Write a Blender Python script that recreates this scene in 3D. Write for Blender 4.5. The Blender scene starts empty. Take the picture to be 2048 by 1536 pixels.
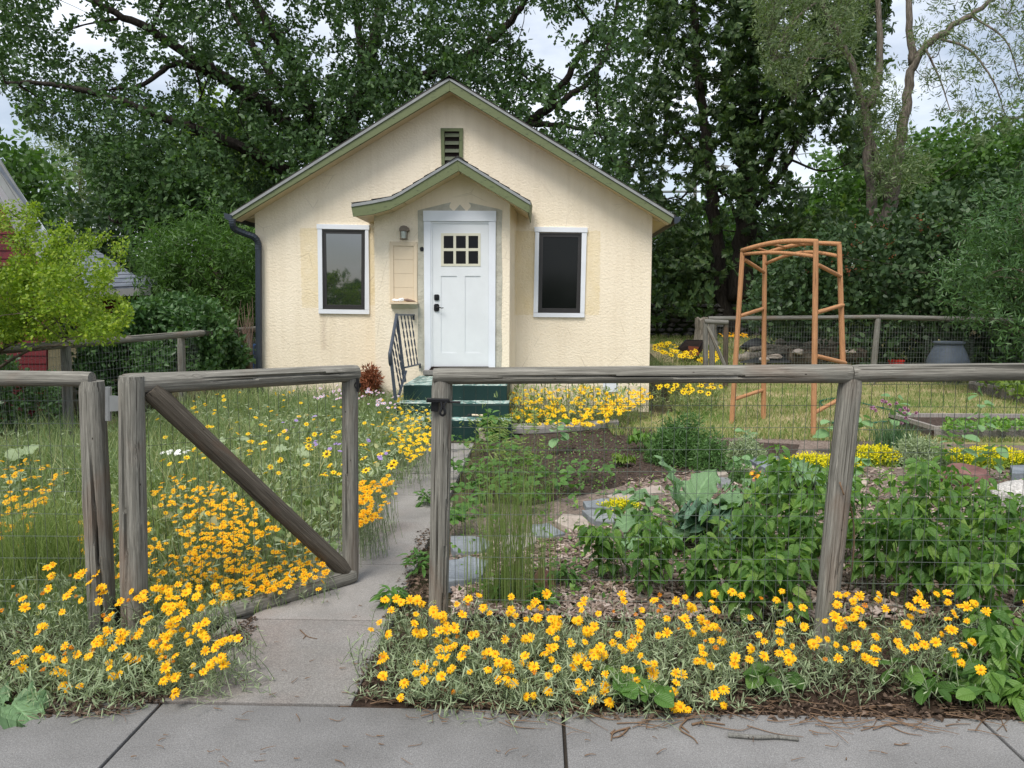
import bpy, math, random
import numpy as np
from mathutils import Vector, Matrix
rng = np.random.default_rng(7); random.seed(7)
PI = math.pi; R = math.radians
S = bpy.context.scene
COL = S.collection

# ---------------------------------------------------------------- camera, light, sky
EYE = 1.55; FPX = 1500.0; PITCH = R(6.0); YAW = R(2.0)
cam = bpy.data.objects.new('camera', bpy.data.cameras.new('camera')); COL.objects.link(cam)
cam.location = (0, 0, EYE)
cam.rotation_euler = (PI/2 - PITCH, 0, YAW)
cam.data.sensor_width = 36; cam.data.lens = FPX/2048*36
cam.data.clip_start = 0.05; cam.data.clip_end = 3000
S.camera = cam
S.render.resolution_x = 1024; S.render.resolution_y = 768

SUN_EL, SUN_AZ = R(58), R(205)      # azimuth clockwise from +Y: behind the viewer, a little to the left
w = bpy.data.worlds.new('World'); S.world = w; w.use_nodes = True
wt = w.node_tree; wt.nodes.clear()
wo = wt.nodes.new('ShaderNodeOutputWorld'); wb = wt.nodes.new('ShaderNodeBackground')
sk = wt.nodes.new('ShaderNodeTexSky'); sk.sky_type = 'NISHITA'; sk.sun_disc = False
sk.sun_elevation = SUN_EL; sk.sun_rotation = SUN_AZ; sk.dust_density = 1.5
tc = wt.nodes.new('ShaderNodeTexCoord'); mp = wt.nodes.new('ShaderNodeMapping'); mp.inputs['Scale'].default_value = (1, 1, 2.6)
nz = wt.nodes.new('ShaderNodeTexNoise'); nz.inputs['Scale'].default_value = 2.6; nz.inputs['Detail'].default_value = 7; nz.inputs['Roughness'].default_value = 0.55
rp = wt.nodes.new('ShaderNodeValToRGB'); rp.color_ramp.elements[0].position = 0.40; rp.color_ramp.elements[0].color = (0.35,0.35,0.35,1)
rp.color_ramp.elements[1].position = 0.62; rp.color_ramp.elements[1].color = (1, 1, 1, 1)
mx = wt.nodes.new('ShaderNodeMix'); mx.data_type = 'RGBA'
mx.inputs[7].default_value = (9.2, 9.8, 10.7, 1)
wt.links.new(tc.outputs['Generated'], mp.inputs[0]); wt.links.new(mp.outputs[0], nz.inputs[0]); wt.links.new(nz.outputs[0], rp.inputs[0])
wt.links.new(rp.outputs[0], mx.inputs[0]); wt.links.new(sk.outputs[0], mx.inputs[6]); wt.links.new(mx.outputs[2], wb.inputs[0])
wt.links.new(wb.outputs[0], wo.inputs[0]); wb.inputs[1].default_value = 0.088
sl = bpy.data.lights.new('sun', 'SUN'); sl.energy = 2.6; sl.angle = R(26); sl.color = (1.0, 0.95, 0.87)
sun = bpy.data.objects.new('sun', sl); COL.objects.link(sun)
sd = Vector((math.sin(SUN_AZ)*math.cos(SUN_EL), math.cos(SUN_AZ)*math.cos(SUN_EL), math.sin(SUN_EL)))
sun.rotation_euler = (-sd).to_track_quat('-Z', 'Y').to_euler(); sun.location = sd*50
vs = S.view_settings; vs.view_transform = 'Standard'; vs.look = 'None'; vs.exposure = 0.5; vs.gamma = 1; vs.use_curve_mapping = False

# ---------------------------------------------------------------- helpers: geometry of the place
_a, _p = YAW, PITCH
FW = np.array([-math.sin(_a)*math.cos(_p), math.cos(_a)*math.cos(_p), -math.sin(_p)])
RT = np.array([math.cos(_a), math.sin(_a), 0.0]); UP = np.cross(RT, FW)
C0 = np.array([0, 0, EYE])
def ray(u, v): return FW + RT*((u-1024)/FPX) + UP*((768-v)/FPX)
def P(u, v, Y):                      # surveyed point on the upright plane y = Y
    d = ray(u, v); return C0 + d*(Y/d[1])
def G(u, v, z=0.0):                  # surveyed point on the level plane at height z
    d = ray(u, v); return C0 + d*((z-EYE)/d[2])
def Gs(U, V, z=0.0):
    U = np.asarray(U, float); V = np.asarray(V, float)
    d = FW + np.outer((U-1024)/FPX, RT) + np.outer((768-V)/FPX, UP)
    t = (z-EYE)/d[:, 2]
    return C0 + d*np.reshape(t, (-1, 1))
def Ps(U, V, Y):
    d = FW + np.outer((np.asarray(U)-1024)/FPX, RT) + np.outer((768-np.asarray(V))/FPX, UP)
    return C0 + d*(np.asarray(Y)/d[:, 1])[:, None]
def proj(X):
    X = np.atleast_2d(X) - C0
    z = X@FW; return 1024+FPX*(X@RT)/z, 768-FPX*(X@UP)/z

# ---------------------------------------------------------------- helpers: objects
def origin(p):
    o = Vector((0, 0, 0))
    while p is not None: o = o + p.location; p = p.parent
    return o
def tag(o, label=None, cat=None, group=None, kind=None):
    if label: o['label'] = label
    if cat: o['category'] = cat
    if group: o['group'] = group
    if kind: o['kind'] = kind
    return o
def thing(name, label, cat, loc=(0, 0, 0), group=None):
    o = bpy.data.objects.new(name, None); COL.objects.link(o); o.location = Vector([float(q) for q in loc])
    o.empty_display_size = 0.1
    return tag(o, label, cat, group)
def link(name, me, parent=None, kind=None, label=None):
    o = bpy.data.objects.new(name, me); COL.objects.link(o)
    if parent is not None: o.parent = parent
    if kind: o['kind'] = kind
    if label: o['label'] = label
    return o
def npmesh(name, V, Fl, mats, parent=None, kind=None, uv=None, smooth=False, midx=None, local=False, label=None):
    """V (n,3) array; Fl list of (m,k) index arrays."""
    V = np.asarray(V, dtype=np.float32)
    if not isinstance(Fl, list): Fl = [Fl]
    Fl = [np.asarray(f) for f in Fl if len(f)]
    if parent is not None and not local:
        V = V - np.array(origin(parent), dtype=np.float32)
    me = bpy.data.meshes.new(name)
    me.vertices.add(len(V)); me.vertices.foreach_set('co', V.ravel())
    loops = np.concatenate([f.ravel() for f in Fl]).astype(np.int32)
    tot = np.concatenate([np.full(len(f), f.shape[1]) for f in Fl]).astype(np.int32)
    st = np.concatenate([[0], np.cumsum(tot)[:-1]]).astype(np.int32)
    me.loops.add(len(loops)); me.loops.foreach_set('vertex_index', loops)
    me.polygons.add(len(tot)); me.polygons.foreach_set('loop_start', st); me.polygons.foreach_set('loop_total', tot)
    if midx is not None: me.polygons.foreach_set('material_index', np.asarray(midx, dtype=np.int32))
    me.polygons.foreach_set('use_smooth', np.full(len(tot), smooth))
    if not isinstance(mats, (list, tuple)): mats = [mats]
    for m in mats: me.materials.append(m)
    if uv is not None:
        l = me.uv_layers.new(name='UVMap'); l.data.foreach_set('uv', np.asarray(uv, dtype=np.float32)[loops].ravel())
    me.update(calc_edges=True)
    return link(name, me, parent, kind, label)
class MB:
    """collects simple solids, then links them as one mesh object"""
    def __init__(s): s.v = []; s.f = []
    def add(s, V, F):
        b = len(s.v); s.v += [tuple(map(float, q)) for q in V]; s.f += [tuple(i+b for i in q) for q in F]; return s
    def box(s, a, b):
        x0, y0, z0 = a; x1, y1, z1 = b
        return s.add([(x0,y0,z0),(x1,y0,z0),(x1,y1,z0),(x0,y1,z0),(x0,y0,z1),(x1,y0,z1),(x1,y1,z1),(x0,y1,z1)],
                     [(0,3,2,1),(4,5,6,7),(0,1,5,4),(1,2,6,5),(2,3,7,6),(3,0,4,7)])
    def prism(s, pts, vec):           # pts: 3D polygon, swept by vec
        n = len(pts); vec = np.array(vec, float)
        V = [np.array(p, float) for p in pts] + [np.array(p, float)+vec for p in pts]
        F = [tuple(range(n)), tuple(range(2*n-1, n-1, -1))] + [(i, i+n, (i+1) % n+n, (i+1) % n) for i in range(n)]
        return s.add(V, F)
    def px(s, poly, Y, th):           # outline on plane y=Y, th deep away from the viewer
        return s.prism([P(u, v, Y) for u, v in poly], (0, th, 0))
    def rect(s, u0, v0, u1, v1, Y, th): return s.px([(u0,v0),(u1,v0),(u1,v1),(u0,v1)], Y, th)
    def beam(s, a, b, w_, h):          # rectangular bar between two points
        a = Vector([float(q) for q in a]); b = Vector([float(q) for q in b]); d = (b-a).normalized()
        up = Vector((0,0,1)) if abs(d.z) < .9 else Vector((0,1,0))
        x = d.cross(up).normalized(); y = x.cross(d)
        pts = [a+x*i*w_/2+y*j*h/2 for i, j in ((-1,-1),(1,-1),(1,1),(-1,1))]
        return s.prism(pts, b-a)
    def tube(s, path, r, n=8):
        V, F = tube(path, r, n); return s.add(V, [tuple(int(i) for i in f) for fl in F for f in fl])
    def build(s, name, m, parent=None, kind=None, bevel=0, smooth=False, label=None):
        me = bpy.data.meshes.new(name)
        o = np.array(origin(parent)) if parent is not None else np.zeros(3)
        me.from_pydata([tuple(np.array(q)-o) for q in s.v], [], s.f)
        for mm in (m if isinstance(m, (list, tuple)) else [m]): me.materials.append(mm)
        ob = link(name, me, parent, kind, label)
        import bmesh
        bm = bmesh.new(); bm.from_mesh(me)
        bmesh.ops.recalc_face_normals(bm, faces=bm.faces)
        if bevel:
            bmesh.ops.bevel(bm, geom=[e for e in bm.edges if e.calc_face_angle(0) > .5], offset=bevel, segments=2, affect='EDGES', profile=.6, clamp_overlap=True)
        for f in bm.faces: f.smooth = smooth
        bm.to_mesh(me); bm.free()
        return ob
def tube(path, r, n=8, caps=True):
    path = np.asarray(path, float); m = len(path)
    r = np.full(m, r) if np.isscalar(r) else np.asarray(r, float)
    T = np.gradient(path, axis=0); T /= np.linalg.norm(T, axis=1)[:, None]+1e-9
    ref = np.array([0, 0, 1.0]) if abs(T[0][2]) < .9 else np.array([0, 1.0, 0])
    N = np.cross(T[0], ref); N /= np.linalg.norm(N); V = []
    for i in range(m):
        N = N - T[i]*(N@T[i]); N /= np.linalg.norm(N)+1e-9; B = np.cross(T[i], N)
        a = np.arange(n)*2*PI/n
        V.append(path[i] + r[i]*(np.outer(np.cos(a), N)+np.outer(np.sin(a), B)))
    V = np.concatenate(V); F = []
    j = np.arange(n)
    for i in range(m-1):
        F.append(np.stack([i*n+j, i*n+(j+1) % n, (i+1)*n+(j+1) % n, (i+1)*n+j], 1))
    F = [np.concatenate(F)]
    if caps: F.append(np.array([j[::-1]])); F.append(np.array([(m-1)*n+j]))
    return V, F
def smoothpath(pts, k=5):
    """Catmull-Rom through the points"""
    p = np.asarray(pts, float)
    if len(p) < 3: return np.array([p[0]+(p[-1]-p[0])*t for t in np.linspace(0, 1, k+1)])
    q = np.vstack([2*p[0]-p[1], p, 2*p[-1]-p[-2]]); out = []
    for i in range(1, len(q)-2):
        for t in np.linspace(0, 1, k, endpoint=False):
            a, b, c, d = q[i-1], q[i], q[i+1], q[i+2]
            out.append(.5*((2*b)+(-a+c)*t+(2*a-5*b+4*c-d)*t*t+(-a+3*b-3*c+d)*t**3))
    out.append(p[-1]); return np.array(out)
class NB:
    """numpy mesh collector"""
    def __init__(s): s.V = []; s.F = {}; s.n = 0; s.uv = []
    def add(s, V, Fl, uv=None):
        V = np.asarray(V, dtype=np.float32)
        for f in (Fl if isinstance(Fl, list) else [Fl]):
            f = np.asarray(f); s.F.setdefault(f.shape[1], []).append(f+s.n)
        s.V.append(V); s.n += len(V); s.uv.append(np.zeros((len(V), 2)) if uv is None else uv)
        return s
    def build(s, name, m, parent=None, kind=None, smooth=False, uv=False, label=None):
        return npmesh(name, np.concatenate(s.V), [np.concatenate(f) for f in s.F.values()], m, parent, kind,
                      np.concatenate(s.uv) if uv else None, smooth, label=label)

# ---------------------------------------------------------------- helpers: foliage
def frames(D, roll):
    """rotation matrices whose local y follows D; columns are x,y,z"""
    D = D/(np.linalg.norm(D, axis=1)[:, None]+1e-9)
    ref = np.tile([0, 0, 1.0], (len(D), 1)); ref[np.abs(D[:, 2]) > .95] = [1.0, 0, 0]
    X = np.cross(D, ref); X /= np.linalg.norm(X, axis=1)[:, None]; Z = np.cross(X, D)
    c, s_ = np.cos(roll)[:, None], np.sin(roll)[:, None]
    return np.stack([X*c+Z*s_, D, Z*c-X*s_], axis=2)
def inst(T, Rm, pos, sc):
    """template (V, [F..], uv) placed at pos with rotations and scales"""
    V, Fl = T[0], T[1]; n = len(V); N = len(pos)
    sc = np.full(N, sc) if np.isscalar(sc) else sc
    W = np.einsum('nij,vj->nvi', Rm, V)*sc[:, None, None] + pos[:, None, :]
    off = (np.arange(N)*n)[:, None, None]
    F = [(f[None]+off).reshape(-1, f.shape[1]) for f in Fl]
    uv = np.tile(T[2], (N, 1)) if len(T) > 2 else None
    return W.reshape(-1, 3), F, uv
def rdirs(n, up=0.0, spread=1.0):
    d = rng.normal(size=(n, 3))*spread; d[:, 2] += up
    return d/np.linalg.norm(d, axis=1)[:, None]
def T_flat(ys, ws):                    # one flat polygon leaf, length 1 along y
    pts = [(0, ys[0], 0)] + [(w_, y, 0) for y, w_ in zip(ys[1:-1], ws[1:-1])] + [(0, ys[-1], 0)] + [(-w_, y, 0) for y, w_ in zip(ys[-2:0:-1], ws[-2:0:-1])]
    V = np.array(pts, float); return V, [np.arange(len(V))[None]]
def T_fold(ys, ws, fold=.35, curl=.25, ser=0.0):  # folded leaf with a midrib, curving down, with uv
    V = []; uv = []; n = len(ys)
    for y, w_ in zip(ys, ws):
        z0 = -curl*y*y
        for s_ in (-1, 0, 1):
            V.append((s_*w_, y, z0+abs(s_)*w_*fold)); uv.append((s_*w_/max(max(ws), 1e-6)*.5+.5, y))
    F = []
    for i in range(n-1):
        a = i*3; F += [(a, a+1, a+4, a+3), (a+1, a+2, a+5, a+4)]
    return np.array(V, float), [np.array(F)], np.array(uv)
L_HEX = T_flat([0, .3, .7, 1], [0, .24, .22, 0])
L_OAK = T_flat([0, .28, .42, .7, 1], [0, .27, .12, .3, 0])
L_LANCE = T_flat([0, .35, .7, 1], [0, .1, .085, 0])
L_OVAL = T_flat([0, .2, .6, 1], [0, .3, .26, 0])
L_BROAD = T_fold([0, .12, .35, .65, .88, 1], [.01, .25, .36, .27, .1, .004], .3, .3)
L_BROAD3 = T_fold([0, .35, .72, 1], [.02, .34, .22, .01], .3, .3)
L_LONG = T_fold([0, .2, .5, .8, 1], [.01, .13, .16, .1, .004], .4, .45)
def T_tuft(leaf, n, spread=1.0, up=.3, ln=1.0, stem=.35, seed=0):
    st = np.random.get_state(); g = np.random.default_rng(seed)
    d = g.normal(size=(n, 3))*spread; d[:, 2] += up; d /= np.linalg.norm(d, axis=1)[:, None]
    Rm = frames(d, g.uniform(-1.0, 1.0, n)); pos = d*stem*g.uniform(.3, 1.2, n)[:, None] + g.normal(size=(n, 3))*.22
    return inst(leaf, Rm, pos, g.uniform(.75, 1.1, n)*ln)[:2]
def wob(p, sc, seed=0):               # smooth 3D pseudo noise, about -1..1
    g = np.random.default_rng(seed); s_ = np.zeros(len(p))
    for k in range(7):
        kv = g.normal(size=3)*sc*(1+.35*k); s_ += np.sin(p@kv+g.uniform(0, 6.28))/(1+.25*k)
    return s_/3.0
def inpoly(U, V, poly):
    U = np.asarray(U); V = np.asarray(V); ins = np.zeros(len(U), bool); n = len(poly)
    for i in range(n):
        x0, y0 = poly[i]; x1, y1 = poly[(i+1) % n]
        c = ((y0 > V) != (y1 > V)) & (U < (x1-x0)*(V-y0)/((y1-y0)+1e-9)+x0); ins ^= c
    return ins
def scatter(poly, n, Yr, holes=(), nsc=1.1, thr=-.25, seed=1):
    """points spread through a crown: its outline from the street, Yr its depth"""
    p = np.array(poly, float); out = []; tot = 0
    while tot < n:
        U = rng.uniform(p[:, 0].min(), p[:, 0].max(), n*3); V = rng.uniform(p[:, 1].min(), p[:, 1].max(), n*3)
        k = inpoly(U, V, poly); U, V = U[k], V[k]
        for hu, hv, hr in holes:
            k = np.hypot(U-hu, V-hv) > hr*(1+.35*np.sin(U*.21+V*.13)); U, V = U[k], V[k]
        Y = rng.uniform(Yr[0], Yr[1], len(U)); X = Ps(U, V, Y)
        k = wob(X, nsc, seed) + .35*wob(X, nsc*3, seed+9) > thr; X = X[k]
        out.append(X); tot += len(X)
        if len(X) == 0: break
    return np.concatenate(out)[:n]
def crown(name, pts, tufts, size, m, parent, droop=0.0, up=.3):
    nb = NB(); k = rng.integers(0, len(tufts), len(pts))
    for i, T in enumerate(tufts):
        q = pts[k == i]
        if not len(q): continue
        d = rdirs(len(q), up); d[:, 2] -= droop
        W, F, uv = inst(T, frames(d, rng.uniform(-PI, PI, len(q))), q, rng.uniform(.7, 1.25, len(q))*size)
        nb.add(W, F)
    return nb.build(name, m, parent)
def tree(name, label, bark, leafm, limbs, groups, tufts, size, nbr, group=None, droop=0, up=.3, twig=.012, cat='tree', base=None):
    """limbs: list of (points, r0, r1); groups: arrays of crown points; small branches reach from the limbs into the crown"""
    b = limbs[0][0][0] if base is None else base
    t = thing(name, label, cat, (b[0], b[1], b[2]), group)
    nb = NB(); nodes = []; trunk = NB()
    for i, (pts, r0, r1) in enumerate(limbs):
        sp = smoothpath(pts, 6); sp[1:-1] += rng.normal(size=sp[1:-1].shape)*r0*.12
        V, F = tube(sp, np.linspace(r0, r1, len(sp)), 9); (trunk if i == 0 else nb).add(V, F)
        nodes.append(np.column_stack([sp, np.linspace(r0, r1, len(sp))]))
    nodes = np.concatenate(nodes); allp = np.concatenate(groups)
    if nbr:
        pick = allp[rng.choice(len(allp), min(nbr, len(allp)), replace=False)]
        order = np.argsort(-pick[:, 2]); ext = nodes.copy()
        for q in pick[order[::-1]]:
            dd = np.linalg.norm(ext[:, :3]-q, axis=1) + 4*(ext[:, 3] < twig*.9) + 1.2*(ext[:, 2] > q[2]+.3)
            a = ext[np.argmin(dd)]; L = np.linalg.norm(q-a[:3])
            if L < .15: continue
            mid = (a[:3]+q)/2 + rng.normal(size=3)*L*.09 + np.array([0, 0, -.06*L if droop else .05*L])
            sp = smoothpath([a[:3], mid, q], 4); r0 = min(a[3]*.75, twig+L*.011)
            rr = np.linspace(r0, max(.004, r0*.3), len(sp)); V, F = tube(sp, rr, 5, False); nb.add(V, F)
            ext = np.vstack([ext, np.column_stack([sp[1:], rr[1:]])])
    tr = trunk.build('trunk', bark, t, smooth=True)
    if nb.n: nb.build('limbs', bark, t, smooth=True)
    crown('crown', allp, tufts, size, leafm, t, droop, up)
    return t
def bezs(P0, P1, P2, n):
    t = np.linspace(0, 1, n)[None, :, None]
    return P0[:, None]*(1-t)**2 + 2*P1[:, None]*t*(1-t) + P2[:, None]*t**2
def stems(P0, P1, P2, r, n=5):         # many thin three-sided stems at once
    B = bezs(P0, P1, P2, n); N = len(B); a = np.arange(3)*2*PI/3
    off = np.stack([np.cos(a), np.sin(a), np.zeros(3)], 1)
    rr = (np.full(N, r) if np.isscalar(r) else r)[:, None, None, None]*np.linspace(1.15, .75, n)[None, :, None, None]
    V = (B[:, :, None, :] + off[None, None]*rr).reshape(-1, 3)
    j = np.arange(3); F = np.concatenate([np.stack([i*3+j, i*3+(j+1) % 3, (i+1)*3+(j+1) % 3, (i+1)*3+j], 1) for i in range(n-1)])
    return V, [(F[None]+(np.arange(N)*3*n)[:, None, None]).reshape(-1, 4)]
def alongleaves(P0, P1, P2, per, t0, t1, T, size, up=.3, out=1.0):
    N = len(P0); i = np.repeat(np.arange(N), per); t = rng.uniform(t0, t1, len(i))[:, None]
    q = P0[i]*(1-t)**2+2*P1[i]*t*(1-t)+P2[i]*t**2
    d = rng.normal(size=(len(i), 3))*np.array([out, out, .45]); d[:, 2] += up
    return inst(T, frames(d, rng.uniform(-.9, .9, len(i))), q, rng.uniform(.6, 1.2, len(i))*size)
def blades(roots, h, wd, lean=.35, n=3):
    """grass blades, tapering ribbons"""
    N = len(roots); h = np.full(N, h) if np.isscalar(h) else h
    a = rng.uniform(0, 2*PI, N); L = (rng.uniform(.1, 1, N)*lean*h)[:, None]
    d = np.stack([np.cos(a), np.sin(a), np.zeros(N)], 1); e = rng.uniform(0, 2*PI, N)
    side = np.stack([np.cos(e), np.sin(e), np.zeros(N)], 1)
    V = []
    for k in range(n):
        t = k/n; c = roots + d*L*t*t*1.0 + np.stack([0*h, 0*h, h*t*(1-.15*t)], 1); ww = wd*(1-.6*t)/2
        V += [c-side*ww, c+side*ww]
    V.append(roots + d*L + np.stack([0*h, 0*h, h*.87], 1))
    V = np.stack(V, 1); m = 2*n+1
    q = np.array([(2*k, 2*k+1, 2*k+3, 2*k+2) for k in range(n-1)]); tr = np.array([(2*n-2, 2*n-1, 2*n)])
    off = (np.arange(N)*m)[:, None, None]
    return V.reshape(-1, 3), [(q[None]+off).reshape(-1, 4), (tr[None]+off).reshape(-1, 3)]

# ---------------------------------------------------------------- materials
def mk(name):
    m = bpy.data.materials.new(name); m.use_nodes = True; nt = m.node_tree
    return m, nt, nt.nodes['Principled BSDF']
def N_(nt, t, **k):
    n = nt.nodes.new(t)
    for a, b in k.items():
        if isinstance(a, str) and hasattr(n, a): setattr(n, a, b)
    return n
def coord(nt, kind='Object', sc=(1, 1, 1), rnd=False):
    if kind == 'World': g = N_(nt, 'ShaderNodeNewGeometry'); o = g.outputs['Position']
    else: g = N_(nt, 'ShaderNodeTexCoord'); o = g.outputs[kind]
    m = N_(nt, 'ShaderNodeMapping'); m.inputs['Scale'].default_value = sc; nt.links.new(o, m.inputs[0])
    if rnd:
        oi = N_(nt, 'ShaderNodeObjectInfo'); mu = N_(nt, 'ShaderNodeMath', operation='MULTIPLY'); mu.inputs[1].default_value = 40
        nt.links.new(oi.outputs['Random'], mu.inputs[0]); nt.links.new(mu.outputs[0], m.inputs['Location'])
    return m.outputs[0]
def noise(nt, vec, scale, detail=4, rough=.55, dist=0):
    n = N_(nt, 'ShaderNodeTexNoise'); n.inputs['Scale'].default_value = scale; n.inputs['Detail'].default_value = detail
    n.inputs['Roughness'].default_value = rough; n.inputs['Distortion'].default_value = dist
    if vec is not None: nt.links.new(vec, n.inputs[0])
    return n.outputs[0]
def voro(nt, vec, scale, out='Distance', feature='F1'):
    n = N_(nt, 'ShaderNodeTexVoronoi', feature=feature); n.inputs['Scale'].default_value = scale
    if vec is not None: nt.links.new(vec, n.inputs[0])
    return n.outputs[out]
def ramp(nt, fac, stops):
    r_ = N_(nt, 'ShaderNodeValToRGB'); e = r_.color_ramp.elements
    while len(e) > 1: e.remove(e[-1])
    for i, (p, c) in enumerate(stops):
        c = (c, c, c) if isinstance(c, (int, float)) else c
        if i == 0: e[0].position = p; e[0].color = (*c, 1)
        else: x = e.new(p); x.color = (*c, 1)
    nt.links.new(fac, r_.inputs[0]); return r_.outputs[0]
def mix(nt, fac, a, b, mode='MIX'):
    n = N_(nt, 'ShaderNodeMix', data_type='RGBA', blend_type=mode)
    for i, x in ((0, fac), (6, a), (7, b)):
        if isinstance(x, (int, float)): n.inputs[i].default_value = x if i == 0 else (x, x, x, 1)
        elif isinstance(x, tuple): n.inputs[i].default_value = (*x, 1)
        else: nt.links.new(x, n.inputs[i])
    return n.outputs[2]
def math_(nt, op, a, b=0.0, c=None):
    n = N_(nt, 'ShaderNodeMath', operation=op)
    for i, x in ((0, a), (1, b), (2, c)):
        if x is None: continue
        if isinstance(x, (int, float)): n.inputs[i].default_value = x
        else: nt.links.new(x, n.inputs[i])
    return n.outputs[0]
def bump(nt, bs, h, st=.5, d=.01):
    b = N_(nt, 'ShaderNodeBump'); b.inputs['Strength'].default_value = st; b.inputs['Distance'].default_value = d
    nt.links.new(h, b.inputs['Height']); nt.links.new(b.outputs[0], bs.inputs['Normal'])
def setc(nt, bs, c, rough=.7, spec=.3, metal=0):
    if isinstance(c, tuple): bs.inputs['Base Color'].default_value = (*c, 1)
    else: nt.links.new(c, bs.inputs['Base Color'])
    bs.inputs['Roughness'].default_value = rough; bs.inputs['Specular IOR Level'].default_value = spec; bs.inputs['Metallic'].default_value = metal
def plain(name, c, rough=.6, spec=.3, metal=0, var=.12, sc=9, bmp=.15):
    m, nt, bs = mk(name); v = coord(nt, 'Object', rnd=True); n = noise(nt, v, sc, 5, .6)
    a = tuple(x*(1-var) for x in c); b = tuple(min(1, x*(1+var)) for x in c)
    setc(nt, bs, ramp(nt, n, [(.3, a), (.7, b)]), rough, spec, metal)
    if bmp: bump(nt, bs, noise(nt, v, sc*9, 3), bmp, .002)
    return m
def leafmat(name, stops, trans=.3, rough=.5, spec=.35, vein=False, big=.5):
    """per-leaf colour variation plus light passing through"""
    m, nt, bs = mk(name); g = N_(nt, 'ShaderNodeNewGeometry')
    v = coord(nt, 'World'); n = noise(nt, v, big, 3)
    f = math_(nt, 'MULTIPLY_ADD', g.outputs['Random Per Island'], .62, math_(nt, 'MULTIPLY', n, .38))
    c = ramp(nt, f, stops)
    if vein:
        u = N_(nt, 'ShaderNodeUVMap'); sx = N_(nt, 'ShaderNodeSeparateXYZ'); nt.links.new(u.outputs[0], sx.inputs[0])
        ax = math_(nt, 'ABSOLUTE', math_(nt, 'SUBTRACT', sx.outputs[0], .5))
        w1 = math_(nt, 'SINE', math_(nt, 'MULTIPLY', math_(nt, 'SUBTRACT', sx.outputs[1], math_(nt, 'MULTIPLY', ax, .7)), 48))
        vn = ramp(nt, w1, [(.75, 0.0), (1, .75)])
        mid = ramp(nt, ax, [(0, .8), (.05, 0.0)])
        k = math_(nt, 'MAXIMUM', vn, mid)
        c2 = mix(nt, 1, c, (1.5, 1.5, 1.45), 'MULTIPLY'); c = mix(nt, k, c, c2)
        bump(nt, bs, math_(nt, 'SUBTRACT', 1.0, k), .8, .005)
    setc(nt, bs, c, rough, spec)
    tr = N_(nt, 'ShaderNodeBsdfTranslucent'); nt.links.new(mix(nt, 1, c, (1.1, 1.25, .5), 'MULTIPLY'), tr.inputs[0])
    ms = N_(nt, 'ShaderNodeMixShader'); ms.inputs[0].default_value = trans
    nt.links.new(bs.outputs[0], ms.inputs[1]); nt.links.new(tr.outputs[0], ms.inputs[2])
    nt.links.new(ms.outputs[0], nt.nodes['Material Output'].inputs[0]); return m
def barkmat(name, a, b, sc=(9, 9, 1.6)):
    m, nt, bs = mk(name); v = coord(nt, 'World', sc); n = noise(nt, v, 2.2, 6, .65, .6)
    c = ramp(nt, n, [(.3, a), (.62, b)]); setc(nt, bs, c, .9, .15); bump(nt, bs, n, .9, .04); return m
M = {}
M['bark_dark'] = barkmat('dark furrowed bark', (.012, .010, .008), (.06, .05, .042))
M['bark_pale'] = barkmat('pale furrowed bark', (.10, .085, .07), (.36, .32, .27))
M['bark_grey'] = barkmat('grey brown furrowed bark', (.06, .05, .042), (.24, .205, .17))
M['bark_mid'] = barkmat('brown bark', (.04, .032, .025), (.16, .13, .10))
M['oak'] = leafmat('oak leaves', [(.1, (.032, .070, .025)), (.5, (.060, .120, .040)), (.8, (.10, .175, .060)), (1, (.16, .24, .08))], .3)
M['chestnut'] = leafmat('horse chestnut leaves', [(.1, (.028, .062, .022)), (.55, (.062, .115, .036)), (.85, (.115, .17, .055)), (1, (.18, .20, .07))], .28)
M['maple'] = leafmat('maple leaves', [(.1, (.045, .10, .024)), (.6, (.085, .17, .040)), (1, (.15, .26, .065))], .38)
M['bright'] = leafmat('bright green leaves', [(.1, (.09, .15, .025)), (.6, (.16, .25, .04)), (1, (.24, .32, .06))], .4)
M['locust'] = leafmat('yellow green leaves', [(.1, (.10, .17, .018)), (.45, (.20, .31, .03)), (.8, (.33, .41, .04)), (1, (.44, .44, .05))], .4)
M['grey_leaf'] = leafmat('pale sparse leaves', [(.1, (.09, .14, .06)), (.6, (.16, .22, .10)), (1, (.29, .34, .18))], .35)
M['lilac'] = leafmat('lilac leaves', [(.1, (.035, .085, .028)), (.55, (.07, .15, .045)), (.9, (.12, .21, .075)), (1, (.17, .26, .11))], .3, .42, .45)
M['lilac_far'] = leafmat('hedge leaves', [(.1, (.022, .05, .02)), (.55, (.052, .10, .038)), (.9, (.10, .16, .065)), (1, (.19, .24, .11))], .25)
M['raspberry'] = leafmat('raspberry leaves', [(.05, (.055, .13, .03)), (.4, (.11, .23, .05)), (.7, (.19, .33, .07)), (.97, (.34, .44, .10))], .42, .5, .4, True)
M['rhubarb'] = leafmat('rhubarb leaves', [(.1, (.10, .19, .085)), (.6, (.16, .27, .13)), (1, (.24, .35, .19))], .2, .55, .35, True)
M['kale'] = leafmat('kale leaves', [(.1, (.05, .11, .06)), (.6, (.10, .19, .12)), (1, (.2, .3, .22))], .2, .55, .35, True)
M['sunflower'] = leafmat('sunflower seedling leaves', [(.1, (.15, .28, .12)), (.6, (.24, .40, .19)), (1, (.34, .5, .27))], .3, .6, .3, True)
M['strawberry'] = leafmat('strawberry leaves', [(.1, (.06, .14, .03)), (.6, (.11, .24, .05)), (1, (.18, .32, .08))], .3, .5, .4, True)
M['silver'] = leafmat('woolly grey green leaves', [(.05, (.15, .20, .11)), (.5, (.29, .36, .21)), (.85, (.44, .50, .33)), (1, (.52, .50, .36))], .25, .8, .15)
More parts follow.
